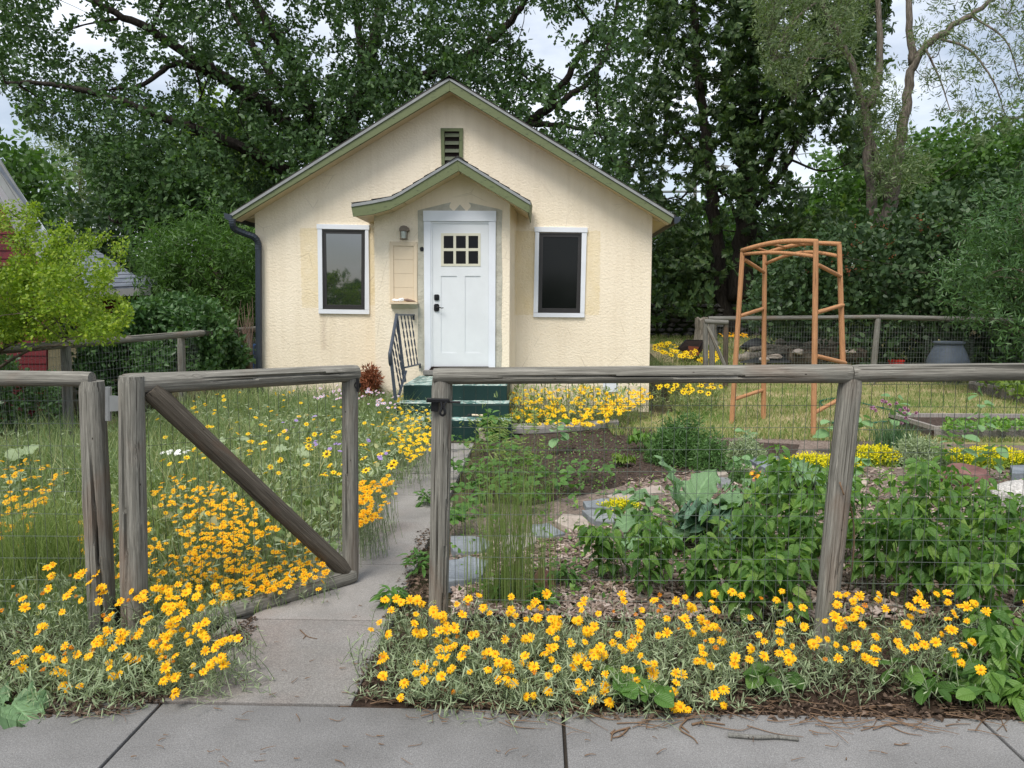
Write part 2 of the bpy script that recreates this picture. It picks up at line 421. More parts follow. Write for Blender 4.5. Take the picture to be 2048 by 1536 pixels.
M['meadow'] = leafmat('meadow grass', [(.05, (.09, .15, .05)), (.35, (.18, .26, .10)), (.65, (.29, .35, .17)), (.9, (.50, .45, .24))], .3, .7, .2)
M['rye'] = leafmat('tall grass', [(.05, (.12, .18, .05)), (.5, (.22, .30, .09)), (1, (.38, .42, .18))], .3, .7, .2)
M['lawn_blade'] = leafmat('lawn grass', [(.0, (.08, .17, .03)), (.4, (.16, .24, .06)), (.6, (.34, .33, .15)), (1, (.58, .48, .30))], .25, .8, .15, big=.55)
M['dill'] = leafmat('feathery leaves', [(.1, (.05, .12, .03)), (.6, (.10, .2, .06)), (1, (.16, .27, .09))], .3)
M['sedum'] = leafmat('sedum leaves', [(.1, (.16, .24, .03)), (1, (.35, .42, .05))], .3)
M['red_twig'] = leafmat('dead conifer needles', [(.1, (.13, .04, .02)), (1, (.34, .13, .07))], .1, .9, .1)
M['petal'] = leafmat('golden petals', [(.0, (.84, .34, .003)), (.3, (.90, .465, .007)), (1, (.94, .58, .016))], .25, .6, .2)
M['petal_old'] = leafmat('ageing orange petals', [(.0, (.55, .14, .004)), (1, (.82, .32, .01))], .2, .7, .1)
M['bud'] = plain('green flower bud', (.32, .34, .12), .8)
M['petal_yellow'] = leafmat('yellow petals', [(.0, (.86, .52, .006)), (1, (.94, .72, .025))], .25, .6, .2)
M['disc'] = plain('flower centre', (.60, .20, .008), .9, .1, sc=80)
M['disc_dark'] = plain('dark flower centre', (.13, .035, .015), .9, .1, sc=80)
M['lemon'] = leafmat('lemon yellow flowers', [(0, (.62, .55, .015)), (1, (.90, .78, .03))], .25, .7, .1)
M['purple'] = leafmat('purple petals', [(0, (.28, .17, .52)), (1, (.50, .36, .70))], .2, .8, .1)
M['lilac_petal'] = leafmat('pale lilac petals', [(0, (.55, .40, .66)), (1, (.82, .74, .85))], .2, .8, .1)
M['pink'] = leafmat('chive flowers', [(0, (.42, .18, .34)), (1, (.65, .38, .55))], .2, .8, .1)
M['white_petal'] = leafmat('white petals', [(0, (.75, .75, .74)), (1, (.9, .9, .88))], .1, .8, .1)
M['chive'] = leafmat('chive leaves', [(0, (.05, .12, .05)), (1, (.12, .22, .10))], .15, .5, .3)
M['litter'] = leafmat('dead leaves', [(0, (.03, .022, .017)), (.5, (.09, .062, .045)), (.8, (.20, .145, .11)), (1, (.40, .33, .25))], .1, .9, .1)
M['stalk'] = plain('brown stalk', (.16, .10, .06), .8)
M['cane'] = plain('green stem', (.14, .21, .07), .7)

def weathered(name, hi, lo, brown=.3):
    m, nt, bs = mk(name); v = coord(nt, 'Object', (30, 30, .8), True); v2 = coord(nt, 'Object', (1, 1, .6), True)
    g = noise(nt, v, 3.0, 8, .7, .35); fine = noise(nt, coord(nt, 'Object', (130, 130, 2.6), True), 3, 6, .7)
    c = ramp(nt, g, [(.28, lo), (.5, tuple((a+b)/2 for a, b in zip(hi, lo))), (.72, hi)])
    c = mix(nt, .7, c, ramp(nt, fine, [(.34, .3), (.66, 1.4)]), 'MULTIPLY')
    bz = ramp(nt, noise(nt, v2, 3.2, 4, .5, .8), [(.56, 0.0), (.72, brown)])
    c = mix(nt, bz, c, (.17, .075, .035))
    ck = noise(nt, coord(nt, 'Object', (75, 75, .55), True), 2.2, 2, .5, .2); c = mix(nt, ramp(nt, ck, [(.655, 0.0), (.675, .85)]), c, (.022, .018, .014))
    kv = voro(nt, coord(nt, 'Object', (9, 9, 4), True), 2.3)
    kn = ramp(nt, kv, [(.03, 1.0), (.07, 0.0)]); c = mix(nt, kn, c, (.035, .025, .02))
    setc(nt, bs, c, .88, .15)
    bump(nt, bs, math_(nt, 'ADD', math_(nt, 'MULTIPLY', g, .7), math_(nt, 'MULTIPLY', fine, .3)), .75, .006); return m
M['log'] = weathered('weathered grey timber', (.35, .335, .295), (.085, .080, .066))
M['log_dark'] = weathered('damp grey timber', (.17, .145, .115), (.05, .042, .033), .6)
M['log_far'] = weathered('old grey rails', (.27, .265, .24), (.11, .105, .095))
M['cedar'] = weathered('oiled cedar poles', (.56, .30, .155), (.42, .205, .095), 0)
M['board'] = weathered('grey boards', (.42, .39, .36), (.22, .2, .185), .1)

# ================================================================ MATERIALS OF THE PLACE
def stucco():
    m, nt, bs = mk('cream stucco'); v = coord(nt, 'World'); pos = N_(nt, 'ShaderNodeNewGeometry').outputs['Position']
    sx = N_(nt, 'ShaderNodeSeparateXYZ'); nt.links.new(pos, sx.inputs[0])
    big = noise(nt, v, .9, 4); c = ramp(nt, big, [(.3, (.80, .70, .545)), (.7, (.87, .775, .62))])
    nd = math_(nt, 'MULTIPLY', math_(nt, 'SUBTRACT', noise(nt, v, 26, 3), .5), .05)
    X = math_(nt, 'ADD', sx.outputs[0], nd); Z = math_(nt, 'ADD', sx.outputs[2], nd)
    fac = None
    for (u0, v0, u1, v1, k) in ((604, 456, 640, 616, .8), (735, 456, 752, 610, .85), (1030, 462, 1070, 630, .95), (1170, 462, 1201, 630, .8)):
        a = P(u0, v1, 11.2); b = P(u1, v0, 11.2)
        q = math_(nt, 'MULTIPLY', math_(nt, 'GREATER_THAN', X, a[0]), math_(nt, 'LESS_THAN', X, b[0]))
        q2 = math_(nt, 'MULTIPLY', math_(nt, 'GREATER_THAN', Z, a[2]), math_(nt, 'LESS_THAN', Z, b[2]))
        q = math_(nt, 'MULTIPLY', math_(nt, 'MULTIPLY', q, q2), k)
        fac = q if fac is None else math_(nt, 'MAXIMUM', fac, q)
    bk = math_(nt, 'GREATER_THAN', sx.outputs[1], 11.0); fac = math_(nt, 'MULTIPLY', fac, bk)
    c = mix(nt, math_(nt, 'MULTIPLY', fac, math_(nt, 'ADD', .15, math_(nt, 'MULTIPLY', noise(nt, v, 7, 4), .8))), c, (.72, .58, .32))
    # water stain below the left window, splash dirt near the ground
    a = P(641, 700, 11.2); b = P(654, 628, 11.2)
    ln = math_(nt, 'ABSOLUTE', math_(nt, 'SUBTRACT', sx.outputs[0], float((a[0]+b[0])/2)))
    st = math_(nt, 'MULTIPLY', math_(nt, 'SUBTRACT', 1.0, math_(nt, 'MINIMUM', math_(nt, 'MULTIPLY', ln, 16), 1.0)),
               math_(nt, 'MULTIPLY', math_(nt, 'LESS_THAN', sx.outputs[2], float(b[2])), math_(nt, 'GREATER_THAN', sx.outputs[2], float(a[2]))))
    c = mix(nt, math_(nt, 'MULTIPLY', st, .4), c, (.42, .33, .25))
    dirt = math_(nt, 'MULTIPLY', math_(nt, 'LESS_THAN', Z, .35), .3); c = mix(nt, dirt, c, (.45, .36, .25))
    stk = ramp(nt, noise(nt, coord(nt, 'World', (9, 9, .5)), 1.0, 5, .6), [(.45, 0.0), (.75, .22)]); c = mix(nt, stk, c, (.55, .45, .30))
    edg = voro(nt, coord(nt, 'World', (1, 1, 1.3)), 1.3, 'Distance', 'DISTANCE_TO_EDGE'); ck = math_(nt, 'MULTIPLY', ramp(nt, edg, [(.002, 1.0), (.005, 0.0)]), ramp(nt, noise(nt, v, 1.7, 2), [(.5, 0.0), (.6, .45)])); c = mix(nt, ck, c, (.3, .24, .17))
    spots = ramp(nt, voro(nt, v, 5.5), [(.012, .8), (.03, 0.0)]); c = mix(nt, spots, c, (.25, .18, .12))
    setc(nt, bs, c, .92, .1)
    v2 = coord(nt, 'World', (1, 1, 1.1))
    h1 = noise(nt, v2, 30, 4, .6, .3); h2 = noise(nt, v2, 75, 3, .55)
    h = math_(nt, 'ADD', math_(nt, 'MULTIPLY', ramp(nt, h1, [(.35, 0.0), (.65, 1.0)]), .75), math_(nt, 'MULTIPLY', h2, .35))
    bump(nt, bs, h, .55, .008); return m
M['stucco'] = stucco()
def patchmat():
    m, nt, bs = mk('bare grey stucco'); v = coord(nt, 'World'); n = noise(nt, v, 8, 5)
    setc(nt, bs, ramp(nt, n, [(.3, (.40, .385, .32)), (.7, (.55, .53, .45))]), .95, .1)
    bump(nt, bs, noise(nt, v, 26, 5, .6, .6), .9, .014); return m
M['patch'] = patchmat()
def paint(name, c, worn=None, k=.5, sc=6, rough=.5, strt=(1, 1, 1)):
    m, nt, bs = mk(name); v = coord(nt, 'World', strt); n = noise(nt, v, sc, 6, .65)
    cc = ramp(nt, noise(nt, v, 3, 4), [(.3, tuple(x*.92 for x in c)), (.7, c)])
    if worn: cc = mix(nt, ramp(nt, n, [(k, 0.0), (k+.03, 1.0)]), cc, worn)
    setc(nt, bs, cc, rough, .3); bump(nt, bs, n, .25, .003); return m
M['green_trim'] = paint('olive green trim paint', (.14, .165, .08), (.07, .088, .045), .6, 9, .65, (1, 1, 4))
M['vent_slat'] = paint('faded dark green slat paint', (.07, .085, .05), None, .6)
M['white_trim'] = paint('white trim paint', (.74, .77, .82), None, rough=.45)
M['door'] = paint('white door paint', (.70, .725, .745), None, rough=.4)
M['muntin'] = paint('cream muntins', (.64, .62, .5), None, rough=.5)
M['cream'] = paint('cream wood paint', (.70, .58, .42), (.5, .4, .28), .7, 5)
M['cream_soffit'] = paint('cream soffit paint', (.68, .55, .36), (.5, .38, .22), .66, 6)
M['flash'] = plain('drip edge metal', (.27, .28, .28), .5, .4, .2, bmp=.05)
M['slate'] = plain('dark blue grey metal', (.035, .045, .06), .45, .4, .2, bmp=.05)
M['iron'] = plain('blue grey painted iron', (.055, .068, .09), .45, .45, .2, bmp=.1)
M['black_metal'] = plain('black metal', (.012, .012, .014), .4, .45, .3)
M['dark_frame'] = plain('dark bronze window frame', (.030, .028, .028), .4, .4, bmp=.03)
M['steel'] = plain('galvanised steel', (.40, .41, .42), .35, .5, .7)
M['wire'] = plain('galvanised green grey wire', (.10, .12, .10), .5, .4, .3, bmp=0)
M['wire_far'] = plain('old fence wire', (.16, .18, .17), .6, .3, .2, bmp=0)
def glass(name, c, rough, spec):
    m, nt, bs = mk(name); setc(nt, bs, c, rough, spec); bs.inputs['IOR'].default_value = 1.95 if spec == 1.0 else 1.5
    bump(nt, bs, noise(nt, coord(nt, 'World'), 2.0, 2), .05, .01); return m
M['glass'] = glass('window glass', (.012, .016, .016), .03, 1.0)
M['screen'] = glass('insect screen glass', (.007, .008, .008), .09, .22)
M['pane'] = glass('door glass', (.004, .004, .005), .06, .2)
def shingle(name, a, b):
    m, nt, bs = mk(name); v = coord(nt, 'World'); n = noise(nt, v, 3, 3); f = noise(nt, v, 130, 3)
    c = mix(nt, .5, ramp(nt, n, [(.3, a), (.7, b)]), ramp(nt, f, [(.3, .5), (.7, 1.4)]), 'MULTIPLY')
    setc(nt, bs, c, .95, .1); bump(nt, bs, f, .4, .004); return m
M['shingle'] = shingle('dark shingles', (.035, .033, .032), (.07, .065, .06))
M['shingle_blue'] = shingle('blue grey shingles', (.11, .13, .16), (.20, .22, .26))
M['red'] = paint('barn red siding paint', (.12, .014, .018), (.08, .01, .014), .62, 4)
def steppaint():
    m, nt, bs = mk('peeling dark green step paint'); v = coord(nt, 'World', (1, 2.2, 1)); g = N_(nt, 'ShaderNodeNewGeometry')
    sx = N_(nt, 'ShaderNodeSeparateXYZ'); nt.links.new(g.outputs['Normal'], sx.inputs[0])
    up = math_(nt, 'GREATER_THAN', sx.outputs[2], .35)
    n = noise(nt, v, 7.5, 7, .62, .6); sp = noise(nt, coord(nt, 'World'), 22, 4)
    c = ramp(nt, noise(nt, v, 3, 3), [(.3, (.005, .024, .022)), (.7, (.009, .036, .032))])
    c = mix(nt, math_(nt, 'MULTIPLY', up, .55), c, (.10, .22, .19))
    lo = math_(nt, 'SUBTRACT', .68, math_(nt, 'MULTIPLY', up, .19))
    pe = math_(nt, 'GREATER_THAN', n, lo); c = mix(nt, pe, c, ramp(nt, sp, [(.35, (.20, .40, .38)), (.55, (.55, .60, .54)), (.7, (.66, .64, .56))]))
    setc(nt, bs, c, .6, .3); bump(nt, bs, n, .5, .006); return m
M['steps'] = steppaint()
def concrete(name, a, b, sp=1.0, warm=None):
    m, nt, bs = mk(name); v = coord(nt, 'World'); n = noise(nt, v, 1.7, 5, .6); f = noise(nt, v, 210, 3, .7); f2 = noise(nt, v, 90, 2, .6)
    c = ramp(nt, n, [(.3, a), (.7, b)])
    if warm: c = mix(nt, ramp(nt, noise(nt, v, 1.1, 4), [(.5, 0.0), (.7, .7)]), c, warm)
    oi = N_(nt, 'ShaderNodeObjectInfo'); c = mix(nt, 1, c, ramp(nt, oi.outputs['Random'], [(0, .88), (1, 1.1)]), 'MULTIPLY')
    c = mix(nt, .8*sp, c, ramp(nt, f, [(.33, .62), (.5, 1.0), (.62, 1.4)]), 'MULTIPLY')
    c = mix(nt, .35*sp, c, ramp(nt, f2, [(.35, .75), (.65, 1.2)]), 'MULTIPLY')
    st = ramp(nt, noise(nt, v, 6, 6, .7, 1.0), [(.62, 0.0), (.74, .45)]); c = mix(nt, st, c, (.10, .09, .08))
    dots = ramp(nt, voro(nt, v, 7), [(.02, .8), (.035, 0.0)]); c = mix(nt, dots, c, (.06, .05, .045))
    setc(nt, bs, c, .9, .2); bump(nt, bs, f, .5, .0025); return m
M['concrete'] = concrete('sidewalk concrete', (.14, .137, .134), (.225, .221, .217))
M['path'] = concrete('garden walk concrete', (.19, .18, .168), (.285, .27, .255), 1, (.25, .20, .175))
M['slab_dark'] = concrete('joint dirt', (.03, .026, .022), (.06, .05, .04))
def soil(name, a, b, sc=14, bm=.03):
    m, nt, bs = mk(name); v = coord(nt, 'World'); n = noise(nt, v, sc, 8, .7); l = noise(nt, v, .8, 3)
    c = mix(nt, .5, ramp(nt, n, [(.3, a), (.7, b)]), ramp(nt, l, [(.3, .7), (.7, 1.2)]), 'MULTIPLY')
    setc(nt, bs, c, .95, .1); bump(nt, bs, n, .8, bm); return m
M['ground'] = soil('garden ground', (.05, .045, .025), (.12, .105, .06))
M['soil'] = soil('dark loose soil', (.028, .020, .016), (.11, .082, .068), 24)
M['strip'] = soil('litter strewn soil', (.02, .014, .010), (.09, .06, .045), 30)
M['mulch'] = soil('bark mulch', (.09, .065, .05), (.36, .29, .25), 40)
M['bank'] = soil('grassy bank', (.03, .05, .015), (.10, .13, .04), 6, .1)
def lawnmat():
    m, nt, bs = mk('patchy lawn'); v = coord(nt, 'World'); n = noise(nt, v, .7, 5, .6); f = noise(nt, v, 40, 5, .7)
    c = ramp(nt, n, [(.35, (.10, .16, .04)), (.5, (.26, .25, .11)), (.6, (.42, .34, .2))])
    c = mix(nt, .7, c, ramp(nt, f, [(.3, .5), (.7, 1.4)]), 'MULTIPLY'); setc(nt, bs, c, .95, .1); bump(nt, bs, f, .6, .02); return m
M['lawn'] = lawnmat()
def stone(name, a, b, sc=5):
    m, nt, bs = mk(name); v = coord(nt, 'World'); n = noise(nt, v, sc, 7, .6, .5); f = noise(nt, v, 60, 4)
    oi = N_(nt, 'ShaderNodeObjectInfo')
    c = ramp(nt, n, [(.3, a), (.7, b)]); c = mix(nt, .6, c, ramp(nt, oi.outputs['Random'], [(0, (.8, .85, .95)), (.5, (1, 1, 1)), (1, (1.2, 1.1, 1.0))]), 'MULTIPLY')
    c = mix(nt, .4, c, ramp(nt, f, [(.3, .6), (.7, 1.3)]), 'MULTIPLY'); setc(nt, bs, c, .85, .2); bump(nt, bs, n, .7, .02); return m
M['slate_stone'] = stone('blue grey slate', (.13, .145, .16), (.26, .28, .295))
M['sand_stone'] = stone('pale pinkish sandstone', (.27, .225, .195), (.42, .37, .325))
M['red_stone'] = stone('purple red rock', (.12, .055, .05), (.26, .14, .12))
M['granite'] = stone('speckled granite', (.28, .28, .28), (.6, .6, .59), 60)
M['wall_stone'] = stone('field stones', (.07, .065, .06), (.19, .18, .165))
M['plastic_blue'] = plain('faded blue plastic', (.13, .16, .21), .5, .35, bmp=.05)
M['red_plastic'] = plain('red plastic', (.55, .03, .02), .4, .4)
M['hose'] = plain('dark green hose', (.01, .10, .07), .4, .4)
M['fabric_dark'] = plain('dark fabric', (.025, .018, .016), .8, .1)
M['fabric_brown'] = plain('brown mesh fabric', (.13, .04, .02), .8, .1)
M['car_paint'] = plain('white car paint', (.62, .64, .66), .3, .5, bmp=0)
M['car_glass'] = glass('car glass', (.02, .024, .028), .1, .6)
M['blue_bin'] = plain('deep blue plastic', (.012, .05, .16), .5, .3)
M['white_wall'] = plain('far white wall', (.62, .62, .62), .8)
M['lamp_body'] = plain('bronze lamp metal', (.16, .13, .10), .5, .4, .4)
M['lamp_glass'] = plain('frosted lamp glass', (.42, .46, .42), .25, .5, bmp=0)
M['orange'] = plain('bright orange leaf', (.85, .42, .03), .7, .2)
M['drift'] = plain('driftwood', (.20, .14, .11), .9)
M['foil'] = plain('crumpled white scrap', (.75, .76, .78), .4, .5)
M['tarp'] = plain('black tarp', (.03, .032, .036), .6, .3)

# ================================================================ GROUND, WALKS, BEDS
def terrain_h(x, y):
    h = np.where(y > 19, np.minimum((y-19)/6, 1)*.5, 0); h = h + np.where(y > 26.3, 1.0, 0) + np.clip((y-26.3)/9, 0, 1)*1.8
    return h
xs = np.concatenate([[-700, -200, -60], np.linspace(-30, 40, 71), [80, 250, 800]]); ysg = np.concatenate([[-600, -100, -20, 0], np.linspace(1, 26.2, 60), [26.4], np.linspace(27, 45, 19), [80, 250, 1500]])
XX, YY = np.meshgrid(xs, ysg); ZZ = terrain_h(XX, YY) - .012
nx, ny = len(xs), len(ysg); ii, jj = np.meshgrid(np.arange(nx-1), np.arange(ny-1)); q0 = (jj*nx+ii).ravel()
npmesh('ground', np.stack([XX.ravel(), YY.ravel(), ZZ.ravel()], 1), np.stack([q0, q0+1, q0+nx+1, q0+nx], 1), M['ground'], kind='structure', smooth=False)
bpy.data.objects['ground'].location.z = -.03
def sheet(name, pts, z, m, kind='structure', sub=1):
    V = [(p[0], p[1], z) for p in pts]
    return npmesh(name, np.array(V), np.array([list(range(len(V)))]), m, kind=kind)
def ground_poly(name, poly, z, m):
    """irregular bed outline, its edge slightly ragged"""
    g = [G(u, v) for u, v in poly]; out = []
    for i in range(len(g)):
        a, b = g[i], g[(i+1) % len(g)]; n = max(2, int(np.linalg.norm(b-a)/.12))
        for k in range(n): out.append(a+(b-a)*k/n + np.append(rng.normal(size=2)*.012, 0))
    return sheet(name, out, z, m)
EDGE = 2.74
sidewalk = thing('sidewalk', None, None, (0, 1.5, 0)); sidewalk['kind'] = 'structure'
JX = [.10+1.57*k for k in range(-5, 6)]
for i in range(len(JX)-1):
    x0, x1 = JX[i]+.0065, JX[i+1]-.0065; b = MB().box((x0, .9, -.1), (x1, EDGE, 0))
    b.build('slab', M['concrete'], sidewalk, bevel=.006)
MB().box((-8, .8, -.12), (8, EDGE+.01, -.022)).build('joint_dirt', M['slab_dark'], sidewalk)
# garden walk
pr0, pr1 = G(742, 1325), G(950, 882)
def walk_x(y): return pr0[0] + (pr1[0]-pr0[0])*(y-pr0[1])/(pr1[1]-pr0[1])
WJ = [EDGE+.012, G(600, 1240)[1], G(760, 1130)[1], G(800, 1045)[1]]
while WJ[-1] < 8.0: WJ.append(WJ[-1]+.78)
walk = thing('garden_walk', None, None, (-1, 5, 0)); walk['kind'] = 'structure'
WID = .68
for a, b in zip(WJ[:-1], WJ[1:]):
    m_ = MB(); y0, y1 = a+.004, b-.004
    wl0 = walk_x(y0)-(.84 if y0 < 3 else .70 if y0 < 4 else WID); wl1 = walk_x(y1)-(.80 if y0 < 3 else .68 if y0 < 4 else WID)
    m_.prism([(wl0, y0, -.08), (walk_x(y0), y0, -.08), (walk_x(y1), y1, -.08), (wl1, y1, -.08)], (0, 0, .079+.006*rng.random()))
    m_.build('slab', M['path'], walk, bevel=.004)
MB().prism([(walk_x(2.8)-WID+.01, 2.8, -.09), (walk_x(2.8)-.01, 2.8, -.09), (walk_x(8.5)-.01, 8.5, -.09), (walk_x(8.5)-WID+.01, 8.5, -.09)], (0, 0, .072)).build('joint_dirt', M['slab_dark'], walk)
# planting strips between sidewalk and fence, beds, lawn
sheet('planting_strip', [(walk_x(2.75)-.05, EDGE-.03, 0), (8, EDGE-.03, 0), (8, 3.45, 0), (walk_x(3.45)-.05, 3.45, 0)], -.006, M['strip'])
sheet('planting_strip', [(-8, EDGE-.03, 0), (walk_x(2.75)-.75, EDGE-.03, 0), (walk_x(3.4)-.7, 3.4, 0), (-8, 3.4, 0)], -.006, M['strip'])
ground_poly('mulch_bed', [(905, 1215), (900, 1010), (1040, 1000), (1240, 960), (1420, 915), (1600, 905), (2080, 915), (3600, 925), (3600, 1220)], -.008, M['mulch'])
ground_poly('mulch_bed', [(1240, 880), (1290, 862), (1700, 868), (2200, 872), (3200, 890), (3600, 930), (2080, 940), (1400, 930)], -.007, M['mulch'])
ground_poly('soil_bed', [(935, 1000), (962, 885), (1080, 862), (1260, 850), (1400, 878), (1600, 888), (1590, 925), (1420, 940), (1290, 960), (1180, 985), (1060, 1010)], -.004, M['soil'])
sheet('lawn', [(.9, 8.95, 0), (1.8, 8.9, 0), (12, 7.6, 0), (16, 8, 0), (16, 18.9, 0), (4.0, 18.9, 0), (2.0, 11.0, 0), (1.3, 10.0, 0)], -.006, M['lawn'])
hb = [(3.2, 19.0), (14, 19.0), (14, 24.5), (3.2, 24.5)]
sheet('back_lawn', [(3.2, 19.02, 0), (13, 19.02, 0), (13, 24.9, 0), (3.2, 24.9, 0)], 0, M['lawn'])
bl = bpy.data.objects['back_lawn']
for v in bl.data.vertices: v.co.z = terrain_h(0, v.co.y)-.02 if v.co.y > 20 else -.02
# pale concrete edging strip by the flower bed in front of the house
MB().prism([G(u, v, .0) for u, v in ((955, 868), (1075, 868), (1160, 863), (1238, 853), (1235, 848), (1150, 855), (1060, 857), (985, 858))], (0, 0, .07)).build('bed_edging', M['path'], bevel=.01)
tag(bpy.data.objects['bed_edging'], 'pale concrete edging strip along the front of the yellow flower bed by the steps', 'edging')
MB().prism([G(u, v, 0) for u, v in ((958, 882), (978, 882), (975, 866), (957, 866))], (0, 0, .11)).build('edging_block', M['sand_stone'], bevel=.01)
tag(bpy.data.objects['edging_block'], 'small pale square block beside the walk at the foot of the steps', 'block')

# ================================================================ THE HOUSE
YW, YP, YF, YPF = 11.2, 10.6, 10.88, 10.22
house = thing('house', 'small cream stucco bungalow with olive gable trim, white door and gabled entry bay', 'house', (P(907, 760, 11.2)[0], 11.2, 0))
def z0(p, z=0.0): return np.array([p[0], p[1], z])
wl = [P(509, 421, YW), P(899, 176, YW), P(1305, 432, YW)]
bl_, br_ = z0(P(521, 735, YW), -.1), z0(P(1298, 765, YW), -.1)
wallm = MB()
wallm.add([wl[0], wl[1], wl[2], br_, bl_] + [q+np.array([0, 6.2, 0]) for q in (wl[0], wl[1], wl[2], br_, bl_)],
          [(0, 1, 2, 3, 4), (9, 8, 7, 6, 5), (0, 4, 9, 5), (2, 7, 8, 3), (0, 5, 6, 1), (1, 6, 7, 2)])
wallm.build('wall', M['stucco'], house)
# entry bay
pb = [P(748, 431, YP), P(783, 417, YP), P(917, 336, YP), P(1020, 402, YP)]
pbl, pbr = z0(P(751, 775, YP), -.1), z0(P(1018, 780, YP), -.1)
bay = MB(); n_ = np.array
rr_ = [z0(P(1033, 760, YW), 0)]
rj_t, rj_b = P(1034, 410, YW)+n_([0, .02, 0]), z0(P(1031, 770, YW), -.1)+n_([0, .02, 0])
lj_t, lj_b = pb[0]+n_([0, .62, 0]), pbl+n_([0, .62, 0])
bay.add([pb[0], pb[1], pb[2], pb[3], pbr, pbl, rj_t, rj_b, lj_t, lj_b], [(0, 1, 2, 3, 4, 5), (3, 6, 7, 4), (0, 5, 9, 8)])
bay.build('entry_bay', M['stucco'], house)
# main roof
AP, LT, RTp = (898, 155), (459, 429), (1348, 430)
def roofpart(name, outer, inner, Y0, Y1, m, bev=0):
    mb = MB()
    for i in range(len(outer)-1):
        q = [outer[i], outer[i+1], inner[i+1], inner[i]]
        mb.prism([P(u, v, Y0) for u, v in q], (0, Y1-Y0, 0))
    return mb.build(name, m, house, bevel=bev)
top = [LT, AP, RTp]
roofpart('roof', [(LT[0]-4, LT[1]+.5), (AP[0], AP[1]-3.5), (RTp[0]+4, RTp[1]+.5)], [(LT[0]-4, LT[1]+5), (AP[0], AP[1]+2), (RTp[0]+4, RTp[1]+5)], YF-.012, 17.8, M['shingle'])
for a, b in (((LT), AP), (AP, RTp)):
    MB().px([a, b, (b[0], b[1]+5.6), (a[0]+1, a[1]+5.4)], YF-.02, .012).build('drip_edge', M['flash'], house)
MB().px([(461, 434.6), (898, 160.7), (899, 181.5), (465, 441.5)], YF-.006, .045).build('rake_board', M['green_trim'], house, bevel=.003, label='left rake board with cracked olive paint')
MB().px([(898.2, 160.7), (1347, 435.8), (1341, 448), (899.2, 181.5)], YF-.006, .045).build('rake_board', M['green_trim'], house, bevel=.003)
roofpart('soffit', [(464, 436), (898.5, 168), (1344, 436)], [(466, 440.5), (899, 180), (1341, 446.5)], YF+.045, YW+.02, M['cream_soffit'])
roofpart('eave', [(464, 434), (509, 406)], [(466, 440.5), (510, 436)], YW+.03, 17.7, M['cream_soffit'])
roofpart('eave', [(1303, 407), (1344, 434)], [(1303, 440), (1341, 446.5)], YW+.03, 17.7, M['cream_soffit'])
for k in range(2):                     # ridge cap shingles at the gable tip
    MB().prism([P(880+4*k, 162-2*k, YF-.03), P(898, 151-1*k, YF-.03), P(917-4*k, 162-2*k, YF-.03), P(898, 155.5, YF-.03)], (0, .3+.1*k, 0)).build('ridge_cap', M['shingle'], house)
# entry roof, flared on its left side
pt = [(702.5, 408), (742, 401.5), (783, 393), (803, 382.5), (915, 314), (1061, 404)]
pbm = [(706, 433), (744, 428.5), (778, 419), (806, 405), (917, 341.5), (1056.5, 424)]
mb = MB()
for i in range(4): mb.px([(pt[i][0], pt[i][1]+5), (pt[i+1][0], pt[i+1][1]+5.5), pbm[i+1], pbm[i]], YPF-.004, .04)
mb.build('entry_rake_board', M['green_trim'], house)
MB().px([(915.2, 319.6), (1060, 409), (1056.5, 425.5), (917.2, 341.5)], YPF-.004, .04).build('entry_rake_board', M['green_trim'], house, bevel=.002)
for i in range(5):
    a, b = pt[i], pt[i+1]
    MB().px([a, b, (b[0], b[1]+5.8), (a[0], a[1]+5.8)], YPF-.016, .01).build('entry_drip_edge', M['flash'], house)
mb = MB(); mb2 = MB()
for i in range(5):
    a, b = pt[i], pt[i+1]
    mb.prism([P(a[0], a[1]-.3, YPF-.01), P(b[0], b[1]-.3, YPF-.01), P(b[0], b[1]+3, YPF-.01), P(a[0], a[1]+3, YPF-.01)], (0, YW-YPF+.04, 0))
mb.build('entry_roof_deck', M['shingle'], house)
for i in range(5):                     # stepped shingle courses
    a, b = n_(pt[i], float), n_(pt[i+1], float); L = np.hypot(*(b-a)); k = max(1, int(L/22))
    for j in range(k):
        p, q = a+(b-a)*j/k, a+(b-a)*(j+1)/k
        lo, hi = (p, q) if p[1] > q[1] else (q, p); d = .014*1.0
        m_ = MB(); A_ = P(*lo, YPF-.014)+n_([0, 0, .012]); B_ = P(*hi, YPF-.014)+n_([0, 0, .003])
        m_.prism([A_, B_, B_+n_([0, 0, .005]), A_+n_([0, 0, .008])], (0, YW-YPF+.02, 0)); m_.build('shingle', M['shingle'], house)
MB().px([(897, 323), (908, 315), (915, 311), (924, 315), (934, 324), (915, 313.5)], YPF-.03, .9).build('ridge_cap', M['shingle'], house)
mb = MB()
for i in range(5):
    mb.prism([P(pbm[i][0]+1, pbm[i][1]-9, YPF+.04), P(pbm[i+1][0]-1, pbm[i+1][1]-9, YPF+.04), P(pbm[i+1][0]-1, pbm[i+1][1]-1.5, YPF+.04), P(pbm[i][0]+1, pbm[i][1]-1.5, YPF+.04)], (0, YW-YPF-.03, 0))
mb.build('entry_soffit', M['cream_soffit'], house)
# right end return of the entry roof
MB().prism([P(1060.5, 404, YPF), P(1056.5, 425, YPF), P(1060, 446, YW-.05), P(1063.5, 412, YW-.05)], (.012, 0, 0)).build('eave_board', M['green_trim'], house)
